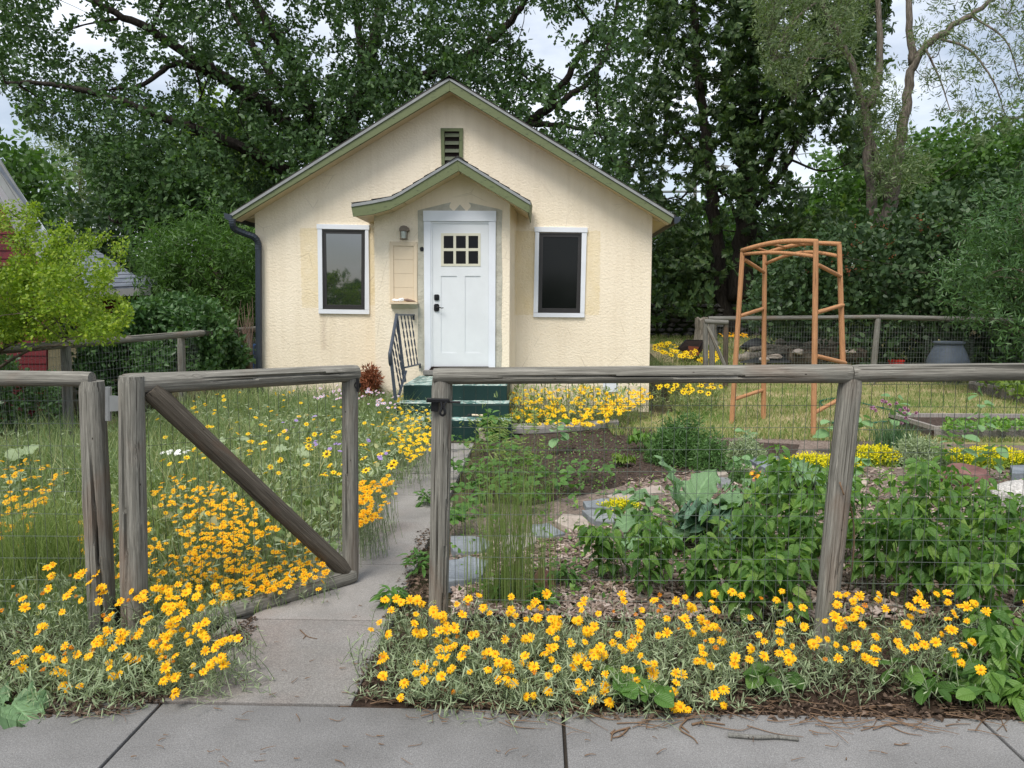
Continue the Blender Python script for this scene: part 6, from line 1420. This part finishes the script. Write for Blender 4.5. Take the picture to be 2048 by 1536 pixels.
# rhubarb with big leaves as separate parts
def bigleaf(seed, wavy=.10, lobes=5):
    g = np.random.default_rng(seed); nu, nv = 15, 17; V = []; uv = []; F = []
    for j in range(nv):
        y = j/(nv-1); w_ = .50*math.sin(PI*min(1, (y*.92+.08)))**.7*(1.15-.45*y)
        for i in range(nu):
            x = (i/(nu-1)*2-1); e = abs(x)**3; z = -.35*y*y+.18*abs(x)*w_+wavy*e*math.sin(y*22+i*1.3+seed)+.045*abs(math.sin(y*13-abs(x)*5))*(1-abs(x)*.4)
            V.append((x*w_*(1+.17*e*math.sin(y*19+seed)), y-.12*abs(x)*(1 if y < .3 else 0), z)); uv.append((x*.5+.5, y))
    for j in range(nv-1):
        for i in range(nu-1): a = j*nu+i; F.append((a, a+1, a+nu+1, a+nu))
    return np.array(V), [np.array(F)], np.array(uv)
M['silver_big'] = M['silver']; BL = [bigleaf(s) for s in range(4)]; BK = [bigleaf(s, .3) for s in range(4, 7)]
def bigplant(name, label, cat, base, leaves, m, TT, stem='cane', pr=.008, part='leaf'):
    base = np.array(base, float); t = thing(name, label, cat, base)
    for i, (dx, dy, dz, ax, ay, az, s_) in enumerate(leaves):
        q = base+n_([dx, dy, dz]); T = TT[i % len(TT)]; W, F, uv = inst(T, frames(n_([[ax, ay, az]], float), n_([rng.normal()*.2])), q[None], n_([s_])); NB().add(W, F, uv).build(part, M[m], t, smooth=True, uv=True)
        V, F = tube(smoothpath([base+n_([dx*.1, dy*.1, 0]), base+n_([dx*.5, dy*.5, dz*.7]), q], 4), pr, 6, False); NB().add(V, F).build('stalk', M[stem], t, smooth=True)
    return t
rb0 = G(1375, 1075)
lv = [(-.10, -.08, .27, -.05, .30, .95, .31), (.06, .05, .24, .35, .2, .8, .26), (.16, -.12, .22, .5, -.35, .55, .25), (-.2, -.1, .2, -.6, -.2, .6, .24), (-.25, -.05, .14, -1, -.3, .1, .27), (-.22, .1, .22, -.8, .2, .4, .26), (.2, -.1, .16, .9, -.4, .1, .28), (.28, .05, .15, 1, .1, .15, .26), (.05, -.2, .13, .2, -1, -.1, .26), (-.12, -.2, .12, -.5, -.9, -.05, .24),
      (.3, -.2, .10, .8, -.7, -.1, .24), (.12, -.05, .24, .3, -.5, .4, .24), (-.3, -.2, .08, -.9, -.6, -.1, .22), (.36, -.08, .08, 1, -.2, 0, .22), (.0, .2, .2, .1, 1, .3, .24)]
bigplant('rhubarb_plant', 'large rhubarb with one huge pale leaf standing up, behind the fence', 'rhubarb', rb0, lv, 'rhubarb', BL, pr=.009)
def ringleaves(n, r_, h, s_): return [(math.cos(a)*r_*g, math.sin(a)*r_*g, h*(1.2-g*.7)+rng.uniform(0, .03), math.cos(a), math.sin(a), rng.uniform(-.1, .9), s_*rng.uniform(.7, 1.1)) for a, g in zip(rng.uniform(0, 2*PI, n), rng.uniform(.2, 1, n))]
bigplant('kale_plant', 'dark curly kale with drooping leaves in front of the rhubarb, right side', 'kale', G(1440, 1110), ringleaves(16, .17, .22, .20), 'kale', BK)
bigplant('kale_plant', 'silvery blue curly kale in the mulch beyond the raspberry plants', 'kale', G(1590, 985), ringleaves(20, .26, .14, .20), 'rhubarb', BK)
bigplant('kale_plant', 'small silvery leafy plant at the left foot of the silvery kale', 'kale', G(1510, 1000), ringleaves(11, .15, .10, .14), 'rhubarb', BK)
bigplant('mullein_plant', 'silvery broad leaved plant in the meadow behind the gate mesh', 'plant', G(560, 1010)*n_([1, 1, 0])+n_([0, .3, 0]), ringleaves(12, .2, .36, .13), 'silver_big', BL)
bigplant('mullein_plant', 'smaller silvery leaved plant in the meadow near the gate brace top', 'plant', G(470, 960)*n_([1, 1, 0]), ringleaves(9, .18, .38, .11), 'silver_big', BL)
bigplant('broadleaf_plant', 'broad grey leaved plant behind the wire at the far left', 'plant', G(50, 1010), ringleaves(9, .16, .36, .14), 'silver_big', BL)
bigplant('lettuce', 'small bright green lettuce alone in the dark soil bed', 'lettuce', G(1243, 932), ringleaves(12, .05, .05, .09), 'bright', BK, pr=.003)
bigplant('beet_plant', 'small dark red leaved plant left of the feathery bush', 'plant', G(1285, 905), ringleaves(10, .12, .14, .16), 'raspberry', BK, pr=.004)
# strawberries
L_STR = T_fold([0, .15, .4, .7, .9, 1], [.02, .26, .40, .38, .22, .05], .22, .25)
for (u, v, n, lb) in [(925, 1020, 26, 'strawberry plant by the walk behind the latch post'), (960, 960, 28, 'strawberry plant spilling to the walk edge half way up'), (1000, 990, 26, 'strawberry plant left of the tall grass tips'), (960, 905, 22, 'strawberry plant beside the pale square block'), (1045, 955, 22, 'strawberry plant at the soil bed edge'),
      (1080, 995, 20, 'strawberry plant trailing toward the flagstones'), (1010, 925, 22, 'strawberry plant at the corner of the dark soil bed'), (1130, 985, 14, 'sparse strawberry runner above the flat stones'), (920, 1065, 18, 'strawberry leaves close behind the latch post over a stone'), (1055, 1020, 16, 'strawberry plant just right of the tall grass'), (1175, 965, 10, 'tiny strawberry runner in the middle of the bed')]:
    leafy('strawberry_plant', lb, 'strawberry', G(u, v), n, .17, .24, 1, 3, L_STR, .062, 'strawberry', 'strawberry plants beside the walk', r=.0018, droop=.05, t0=1, arch=.4)
leafy('bean_plant', 'broad leafed green plant at the left end of the yellow flower bed', 'plant', G(985, 880), 10, .34, .14, 3, 3, L_STR, .085, 'strawberry')
# feathery bush, lavenders, sedums, chives
def bushy(name, label, cat, u, v, rx, ry, h, n, T, sz, m, up=.5):
    c = G(u, v); d = rng.normal(size=(n, 3)); d /= np.linalg.norm(d, axis=1)[:, None]; rr_ = rng.random(n)**.4; q = c+np.stack([d[:, 0]*rx*rr_, d[:, 1]*ry*rr_, np.abs(d[:, 2])*h*rr_], 1)
    q[:, 2] *= 1+.35*wob(q, 9, 3); t = thing(name, label, cat, c); dd = q-c+rdirs(n, up)*.25; W, F, uv = inst(T, frames(dd, rng.uniform(-PI, PI, n)), q, rng.uniform(.7, 1.3, n)*sz); NB().add(W, F).build('foliage', M[m], t)
    k = 26; a = rng.normal(size=(k, 2)); H = c+np.stack([a[:, 0]*rx*.5, a[:, 1]*ry*.5, np.full(k, h*.8)], 1); V, F = stems(np.tile(c, (k, 1)), (H+c)/2, H, .002, 4); NB().add(V, F).build('stems', M['cane'], t, kind='stuff'); return t
TD = T_tuft(L_LANCE, 7, 1, .5, 1, .7, 5)[:2]
bushy('feathery_bush', 'feathery green bush of fine leaves left of the arbor', 'bush', 1360, 925, .34, .3, .42, 1300, TD, .055, 'dill'); bushy('feathery_bush', 'lower feathery green plant in front of the larger feathery bush', 'bush', 1420, 945, .16, .16, .34, 330, TD, .05, 'dill')
bushy('lavender', 'grey leaved low bush behind the flat blue stone', 'bush', 1490, 918, .22, .18, .22, 420, TD, .045, 'silver'); bushy('lavender', 'green grey lavender mound between the yellow sedums at the right', 'bush', 1835, 930, .28, .22, .26, 700, TD, .05, 'silver')
bushy('rosemary_plant', 'small upright rosemary like plant by the flat stones', 'bush', 1478, 965, .09, .09, .17, 150, TD, .035, 'dill')
def sedum(label, u, v, rx, ry, h, n):
    c = G(u, v); t = thing('sedum', label, 'sedum', c); a = rng.uniform(0, 2*PI, n); r_ = rng.random(n)**.5; q = c+np.stack([np.cos(a)*rx*r_, np.sin(a)*ry*r_, h*(1-.6*r_**2)*rng.uniform(.6, 1.05, n)], 1)
    R0 = q*n_([1, 1, 0]); V, F = stems(R0, (R0+q)/2, q, .002, 3); NB().add(V, F).build('stems', M['sedum'], t, kind='stuff')
    W, F, uv = inst(T_tuft(L_OVAL, 7, .7, .9, .7, .5, 2), frames(rdirs(n, 2), rng.uniform(-PI, PI, n)), q, .028*rng.uniform(.7, 1.3, n)); NB().add(W, F).build('flower_clusters', M['lemon'], t, kind='stuff')
    k = n*2; j = rng.integers(0, n, k); q2 = q[j]*n_([1, 1, .0])+n_([0, 0, 1])*(q[j][:, 2:3]*rng.uniform(.1, .8, (k, 1))); W, F, uv = inst(T_tuft(L_OVAL, 5, 1, .5, 1, .5, 3), frames(rdirs(k, 1), rng.uniform(-PI, PI, k)), q2, .028); NB().add(W, F).build('leaves', M['sedum'], t, kind='stuff')
sedum('bright yellow sedum mound left of the leaning post', 1635, 940, .40, .22, .15, 430); sedum('bright yellow sedum mound just right of the leaning post below the chives', 1750, 925, .30, .2, .17, 330)
sedum('bright yellow sedum mound at the right edge behind the purple rock', 1975, 928, .55, .25, .17, 480); sedum('small yellow sedum growing over the blue flat stones', 1240, 1018, .16, .10, .07, 90); sedum('small yellow sedum left of the orange curled leaf', 1560, 962, .12, .1, .09, 60)
ch = thing('chives', 'chives clump with round purple flower heads in front of the raised bed', 'chives', G(1785, 905)); c = G(1785, 905); n = 520
q = np.stack([c[0]+rng.normal(size=n)*.10, c[1]+rng.normal(size=n)*.10, np.zeros(n)], 1); V, F = blades(q, .40*rng.uniform(.6, 1.05, n), .006, .55); NB().add(V, F).build('leaves', M['chive'], ch, kind='stuff')
for (u, v) in [(1743, 816), (1765, 802), (1771, 804), (1779, 810), (1793, 807), (1810, 816), (1816, 821), (1800, 821), (1751, 821), (1809, 826), (1832, 826), (1812, 836), (1803, 847), (1746, 815)]:
    hd = P(u, v, c[1]-.1+rng.uniform(-.1, .1)); V_, F_ = stems(n_([[c[0]+rng.normal()*.05, c[1], 0]]), (hd[None]+n_([[c[0], c[1], .15]]))/2, hd[None], .0022, 5); fh = NB().add(V_, F_).build('flower_stem', M['chive'], ch)
    d = rdirs(40, .3); W, F, _ = inst(L_HEX, frames(d, rng.uniform(-1, 1, 40)), np.tile(hd, (40, 1)), .024); NB().add(W, F).build('flower_head', M['pink'], fh)
# sunflower seedlings
SFG = 'sunflower seedlings in the garden'
for (u, v, h, lb) in [(1660, 905, .34, 'sunflower seedling left of the leaning post behind the sedum'), (1720, 890, .36, 'sunflower seedling right of the leaning post by the chives'), (1787, 880, .52, 'sunflower seedling growing up through the chives'), (1955, 900, .62, 'tallest sunflower seedling in front of the upper raised bed'),
      (1915, 945, .42, 'sunflower seedling over the purple rock'), (1975, 960, .40, 'sunflower seedling right of the purple rock'), (1725, 965, .26, 'small sunflower seedling in the mulch right of the post'), (1835, 970, .30, 'sunflower seedling above the tallest raspberry plant'), (1115, 905, .36, 'sunflower seedling in front of the yellow daisies'),
      (1470, 950, .30, 'sunflower seedling beside the feathery bush'), (1490, 905, .26, 'sunflower seedling behind the grey low bush'), (1335, 880, .2, 'small seedling at the left of the feathery bush'), (1690, 1000, .2, 'small sunflower seedling beside the leaning post in the mulch')]:
    leafy('sunflower_seedling', lb, 'sunflower', G(u, v), 1, h, .03, 4, 3, L_STR, .13 if h > .3 else .10, 'sunflower', SFG, r=.005, t0=.45, droop=-.1, arch=.1)
for (u, v) in [(880+14*k, 1060) for k in range(0)]: pass
for i, (u, v, lb) in enumerate([(838, 1150, 'dandelion like weed at the walk edge left of the latch post'), (795, 1215, 'upright green weed at the walk edge near the daisies'), (852, 1010, 'leafy weed on the walk edge beside the latch post'), (1000, 1200, 'leafy weed left of the tall grass foot'), (1125, 1170, 'broadleaf weed right of the red pointed rock'), (1085, 1215, 'dark green weed in front of the red pointed rock')]):
    leafy('weed', lb, 'weed', G(u, v), 6, .11, .05, 3, 3, L_LONG, .07, 'strawberry', 'weeds along the walk edge', r=.0015, t0=.3, droop=.2)
for (u, v, s_, lb) in [(1240, 1395, .085, 'broad heart shaped green leaves at the sidewalk edge below the daisies'), (1290, 1420, .08, 'second patch of heart shaped leaves at the sidewalk edge'), (1535, 1385, .075, 'heart shaped leaves in the bare patch of the flower row'), (1880, 1400, .085, 'drooping broad leaves reaching over the sidewalk at the right'), (1800, 1375, .07, 'broad green leaves in the leaf litter under the right daisies'), (1960, 1425, .08, 'pointed broad leaves at the sidewalk edge far right')]:
    leafy('violet_plant', lb, 'leafy weed', G(u, v), 6, .10, .06, 1, 2, L_STR, s_, 'raspberry', 'broad leaved weeds at the sidewalk edge', r=.0015, t0=1, droop=-.1)
bigplant('fallen_leaf', 'big pale green lobed leaf lying on the sidewalk at the lower left corner', 'leaf', G(5, 1440)+n_([0, .05, .0]), [(0, 0, .03, .8, -.4, -.05, .17), (-.03, 0, .035, -.9, -.2, 0, .15)], 'rhubarb', BK[:1], pr=.004)
lowfoliage('bed_seedlings', 'green seedlings filling the upper raised bed at the right edge', [(1950, 770), (2060, 800), (2200, 800), (2100, 765)], 1200, .2, L_OVAL, .09, M['bright'], z=.15)
bpy.data.objects['bed_seedlings'].location.z = .13
lowfoliage('bed_seedlings', 'small green seedlings in the lower raised bed', [(1890, 850), (2060, 846), (2060, 862), (1880, 866)], 700, .08, L_OVAL, .05, M['raspberry'], z=.12)
bpy.data.objects['bed_seedlings.001'].location.z = .12
lowfoliage('soil_weeds', 'tiny seedlings dotted over the dark soil bed', [(1000, 980), (1060, 880), (1250, 860), (1300, 900), (1200, 980), (1060, 1000)], 900, .03, L_OVAL, .024, M['strawberry'], up=.4)
lowfoliage('mulch_weeds', 'small weeds and seedlings between the mulch and flat stones', [(905, 1210), (905, 1080), (1200, 960), (1500, 920), (2060, 940), (2060, 1050), (1500, 1060), (1200, 1210)], 1500, .05, L_OVAL, .035, M['raspberry'], up=.5)
dc = thing('dead_conifer', 'small dead red brown conifer against the wall left of the railing', 'shrub', P(738, 790, 10.5)*n_([1, 1, 0])); pts = scatter([(736, 733), (752, 745), (752, 800), (712, 800), (718, 772)], 330, (10.25, 10.6), (), 4, -.6, 50)
crown('needles', pts, [T_tuft(L_LANCE, 10, 1, -.2, 1.2, .6, 9)], .06, M['red_twig'], dc, droop=.5); MB().tube([P(738, 800, 10.4)*n_([1, 1, 0]), P(738, 745, 10.4)], .012, 6).build('stem', M['stalk'], dc)

# ---- lawn, bank grass, ivy by the wall
n = 42000; Y = 8.6+10.2*rng.random(n)**1.5; X = .6+(Y*.78-.2)*rng.random(n); X = np.maximum(X, np.where(Y > 10.6, 2.0+(Y-10.6)*.12, .9)); q = np.stack([X, Y, np.zeros(n)], 1); k = (Y > 9.0-.12*X) ; q = q[k]
V, F = blades(q, rng.uniform(.03, .085, len(q))*(1+.4*(q[:, 1] > 10.5)), .010, .9, 2); tag(NB().add(V, F).build('lawn_grass', M['lawn_blade'], kind='stuff'), 'short patchy lawn, green and straw coloured', 'grass')
n = 9000; Y = rng.uniform(19, 25.6, n); X = rng.uniform(3.6, 13, n); q = np.stack([X, Y, terrain_h(X, Y)-.02], 1); V, F = blades(q, rng.uniform(.05, .16, n), .03, .8, 2); tag(NB().add(V, F).build('lawn_grass', M['lawn_blade'], kind='stuff'), 'far strip of lawn behind the camp chair', 'grass')
n = 9000; Y = 26.5+rng.random(n)**1.5*7; X = rng.uniform(3, 16, n); q = np.stack([X, Y, terrain_h(X, Y)-.05], 1); V, F = blades(q, rng.uniform(.25, .6, n), .05, .8, 2); tag(NB().add(V, F).build('bank_grass', M['meadow'], kind='stuff'), 'long rough grass on the bank above the stone wall', 'grass')
# ---- mulch chips, litter, twigs
def chips(name, label, cat, poly, n, L, m, z=0.0):
    p = np.array(poly, float); U = rng.uniform(p[:, 0].min(), p[:, 0].max(), n*3); V = rng.uniform(p[:, 1].min(), p[:, 1].max(), n*3); k = inpoly(U, V, poly); q = Gs(U[k][:n], V[k][:n], 0); n = len(q); q[:, 2] = z+rng.uniform(0, .02, n)
    bx = np.array([(x, y, zz) for zz in (-.06, .06) for x, y in ((-.16, -.5), (.16, -.42), (.12, .5), (-.14, .4))]); BF = np.array([(3, 2, 1, 0), (4, 5, 6, 7), (0, 1, 5, 4), (1, 2, 6, 5), (2, 3, 7, 6), (3, 0, 4, 7)])
    d = rng.normal(size=(n, 3))*n_([1, 1, .25]); W, F, _ = inst((bx, [BF]), frames(d, rng.uniform(-.5, .5, n)), q, rng.uniform(.4, 1.3, n)*L); return tag(NB().add(W, F).build(name, m, kind='stuff'), label, cat)
M['chip'] = leafmat('wood chips', [(0, (.06, .04, .03)), (.35, (.18, .13, .10)), (.65, (.36, .28, .24)), (1, (.62, .54, .48))], .0, .9, .1)
chips('wood_chips', 'pale wood chip mulch between the flat stones and the raspberry plants', 'mulch', [(905, 1230), (905, 1090), (1060, 1080), (1230, 1050), (1260, 1240)], 5000, .04, M['chip'])
chips('wood_chips', 'pale wood chip mulch at the right behind the raspberry plants', 'mulch', [(1250, 1240), (1250, 960), (1480, 925), (1700, 940), (2300, 930), (2300, 1240)], 11500, .045, M['chip'])
chips('soil_crumbs', 'soil clods and bits on the dark bed', 'soil', [(940, 1000), (965, 890), (1250, 855), (1580, 890), (1580, 920), (1290, 960), (1060, 1005)], 3500, .028, M['litter'])
def litter(label, poly, n, sz=.03):
    p = np.array(poly, float); U = rng.uniform(p[:, 0].min(), p[:, 0].max(), n*3); V = rng.uniform(p[:, 1].min(), p[:, 1].max(), n*3); k = inpoly(U, V, poly); q = Gs(U[k][:n], V[k][:n], 0); q[:, 2] = rng.random(len(q))*.018+.002
    d = rng.normal(size=(len(q), 3))*n_([1, 1, .3]); W, F, uv = inst(T_fold([0, .5, 1], [.04, .32, .03], .5, .4), frames(d, rng.uniform(-.7, .7, len(q))), q, rng.uniform(.5, 1.3, len(q))*sz); tag(NB().add(W, F).build('leaf_litter', M['litter'], kind='stuff'), label, 'litter')
litter('brown leaf litter along the right planting strip', [(700, 1400), (740, 1310), (860, 1230), (2400, 1240), (2400, 1450), (1500, 1438), (1100, 1440), (900, 1425)], 8000, .021)
litter('brown leaf litter under the left daisies', [(-80, 1260), (300, 1260), (420, 1340), (330, 1405), (220, 1435), (-80, 1430)], 4000, .021)
litter('brown leaf litter along the walk edge beside the latch post', [(770, 1240), (840, 1060), (870, 1060), (900, 1240)], 900, .025)
litter('bits of litter by the gate bottom rail', [(400, 1290), (520, 1230), (500, 1290), (430, 1310)], 260, .022)
def twigs(label, poly, n, L0, L1, m='stalk'):
    p = np.array(poly, float); nb = NB(); k = 0
    while k < n:
        u, v = rng.uniform(p[:, 0].min(), p[:, 0].max()), rng.uniform(p[:, 1].min(), p[:, 1].max())
        if not inpoly([u], [v], poly)[0]: continue
        c = G(u, v)+n_([0, 0, .004+rng.random()*.01]); a = rng.normal()*.5; L = rng.uniform(L0, L1); d = n_([math.cos(a), math.sin(a), 0])*L; V, F = tube(smoothpath([c, c+d*.5+rng.normal(size=3)*n_([L*.12, L*.12, .002]), c+d], 4), np.linspace(.0022, .001, 9)*rng.uniform(.6, 1.3), 4, False); nb.add(V, F); k += 1
    tag(nb.build('twigs', M[m], kind='stuff'), label, 'twigs')
twigs('dry twigs along the sidewalk edge under the right daisies', [(700, 1400), (760, 1370), (2060, 1420), (2060, 1470), (1300, 1462), (800, 1440)], 170, .05, .2)
twigs('small twigs scattered over the sidewalk and walk', [(380, 1400), (560, 1260), (820, 1080), (840, 1180), (760, 1330), (720, 1400), (2060, 1500), (2060, 1530), (200, 1530), (300, 1440)], 70, .015, .06)
twigs('dry stems in the soil under the left daisies', [(-60, 1400), (220, 1400), (300, 1420), (200, 1440), (-60, 1435)], 60, .05, .15, 'drift')
a, b = G(1456, 1474)+n_([0, 0, .008]), G(1597, 1483)+n_([0, 0, .008]); V, F = tube(smoothpath([a, a*.6+b*.4+n_([0, -.006, .002]), a*.3+b*.7+n_([0, .004, .002]), b], 5), np.linspace(.0085, .006, 16), 9); tag(NB().add(V, F).build('stick', M['log_far']), 'short straight grey stick lying on the sidewalk at the right', 'stick')
def branchy(label, pts, r_):
    nb = NB()
    for q in pts: w_ = smoothpath([G(u, v)+n_([0, 0, .006]) for u, v in q], 5); V, F = tube(w_, np.linspace(r_, r_*.5, len(w_)), 5); nb.add(V, F)
    tag(nb.build('twig', M['stalk'], smooth=True), label, 'twig')
branchy('forked dark twig on the sidewalk below the bare patch of flowers', [[(1400, 1425), (1370, 1445), (1360, 1462), (1385, 1478), (1395, 1490)], [(1362, 1455), (1378, 1468)], [(1400, 1425), (1430, 1428)]], .004)
branchy('dark curled twig bundle on the sidewalk below the heart shaped leaves', [[(1260, 1458), (1228, 1468), (1222, 1484)], [(1255, 1462), (1240, 1475), (1225, 1478)], [(1222, 1470), (1230, 1462)]], .004)
branchy('thin arched twig on the sidewalk between the two dark twigs and the stick', [[(1384, 1452), (1410, 1447), (1450, 1452)]], .005)
branchy('small dark twig on the walk beside the gate foot', [[(600, 1262), (615, 1275), (634, 1280)], [(612, 1273), (606, 1280)]], .003)
# bent vine along the leaning post
V, F = tube(smoothpath([G(1700, 1235)+n_([0, .1, 0]), P(1702, 1150, 3.42), P(1708, 1060, 3.40), P(1695, 990, 3.36), P(1680, 965, 3.25), P(1688, 990, 3.23)], 6), .0035, 6); tag(NB().add(V, F).build('dry_vine', M['stalk'], smooth=True), 'thin dry brown vine hanging beside the leaning post', 'vine')

# ---- stones
gb = thing('garden_stones', None, None, G(1200, 1000)); gb['kind'] = 'structure'
def flag(poly, m, h=.035, seed=0):
    g = [G(u, v, h) for u, v in poly]; c = sum(g)/len(g); g2 = []
    for i in range(len(g)):
        a, b = g[i], g[(i+1) % len(g)]
        for t in (0, .45): g2.append(a+(b-a)*t+n_([*(rng.normal(size=2)*.008), rng.uniform(-.004, .004)]))
    MB().prism([p for p in g2], (0, 0, -h-.02)).build('flagstone', M[m], gb, bevel=.006)
for poly, m, h in [([(895, 1120), (940, 1112), (978, 1122), (972, 1148), (930, 1160), (896, 1162)], 'slate_stone', .05), ([(900, 1072), (950, 1070), (988, 1084), (962, 1102), (905, 1104)], 'slate_stone', .04), ([(1000, 1072), (1072, 1062), (1078, 1084), (1040, 1100), (998, 1102)], 'sand_stone', .03),
      ([(1064, 1050), (1100, 1045), (1130, 1066), (1098, 1074), (1064, 1071)], 'slate_stone', .03), ([(1108, 1040), (1125, 1028), (1165, 1030), (1184, 1050), (1160, 1062), (1128, 1052)], 'sand_stone', .03), ([(1164, 1020), (1182, 1017), (1238, 1028), (1232, 1043), (1190, 1041)], 'slate_stone', .035),
      ([(1166, 1002), (1200, 997), (1262, 998), (1272, 1010), (1225, 1018), (1175, 1013)], 'slate_stone', .03), ([(1208, 990), (1260, 984), (1292, 988), (1270, 996), (1222, 996)], 'sand_stone', .03), ([(1396, 938), (1440, 934), (1458, 948), (1410, 952)], 'sand_stone', .04), ([(1466, 922), (1512, 931), (1502, 946), (1468, 942)], 'sand_stone', .03),
      ([(1498, 916), (1520, 913), (1556, 912), (1562, 934), (1532, 938)], 'slate_stone', .04), ([(1488, 938), (1532, 941), (1524, 954), (1478, 952)], 'wall_stone', .04), ([(1628, 953), (1740, 955), (1736, 966), (1644, 963)], 'sand_stone', .05), ([(1420, 952), (1466, 955), (1460, 968), (1424, 966)], 'slate_stone', .03), ([(880, 1000), (905, 1000), (905, 1040), (882, 1040)], 'sand_stone', .02),
      ([(2022, 930), (2080, 928), (2080, 946), (2026, 946)], 'slate_stone', .07), ([(1280, 975), (1320, 970), (1330, 982), (1290, 988)], 'sand_stone', .03)]: flag(poly, m, h)
lump('pointed_rock', G(1085, 1175)+n_([0, 0, .02]), (.075, .06, .095), M['red_stone'], 61, 'dark red pointed rock in the mulch right of the tall grass', 'rock')
lump('purple_rock', G(1925, 968)+n_([0, 0, .05]), (.22, .17, .17), M['red_stone'], 62, 'purple red boulder among the sunflower seedlings at the right', 'rock', flat=.13)
lump('granite_boulder', G(2050, 1010)+n_([0, 0, .06]), (.25, .2, .13), M['granite'], 66, 'speckled grey granite boulder cut off by the right edge', 'rock', sub=3, rough=.1)
lump('red_flat_rock', G(1508, 970)+n_([0, 0, .02]), (.11, .08, .035), M['red_stone'], 63, 'flat reddish rock left of the orange curled leaf', 'rock')
lump('pale_rock', G(985, 1175)+n_([0, 0, .02]), (.05, .04, .045), M['sand_stone'], 64, 'round pale rock at the foot of the tall grass', 'rock')
lump('small_rock', G(930, 1240)+n_([0, 0, .01]), (.04, .035, .025), M['wall_stone'], 65, 'small grey rock beside the latch post foot', 'rock')
bigplant('orange_leaf', 'curled bright orange yellow leaf standing beside the flat stones', 'leaf', G(1538, 968), [(-.06, 0, .02, -.5, 0, .7, .13), (.03, 0, .02, .5, .1, .7, .13), (0, -.02, .02, 0, -.3, .8, .11)], 'orange', BK, pr=.003)
# hand trowel on the lowest step
tw = thing('garden_trowel', 'small garden trowel with a wooden handle lying on the lowest green step', 'trowel', P(955, 834, 8.8))
MB().tube([P(944, 832, 8.82)+n_([0, 0, .012]), P(968, 833, 8.8)+n_([0, 0, .012])], .012, 8).build('handle', M['cream'], tw); MB().prism([P(944, 831, 8.82)+n_([0, 0, .01]), P(937, 830, 8.84)+n_([0, 0, .01]), P(930, 836, 8.78)+n_([0, 0, .01]), P(938, 834, 8.78)+n_([0, 0, .01])], (0, 0, .006)).build('blade', M['black_metal'], tw)
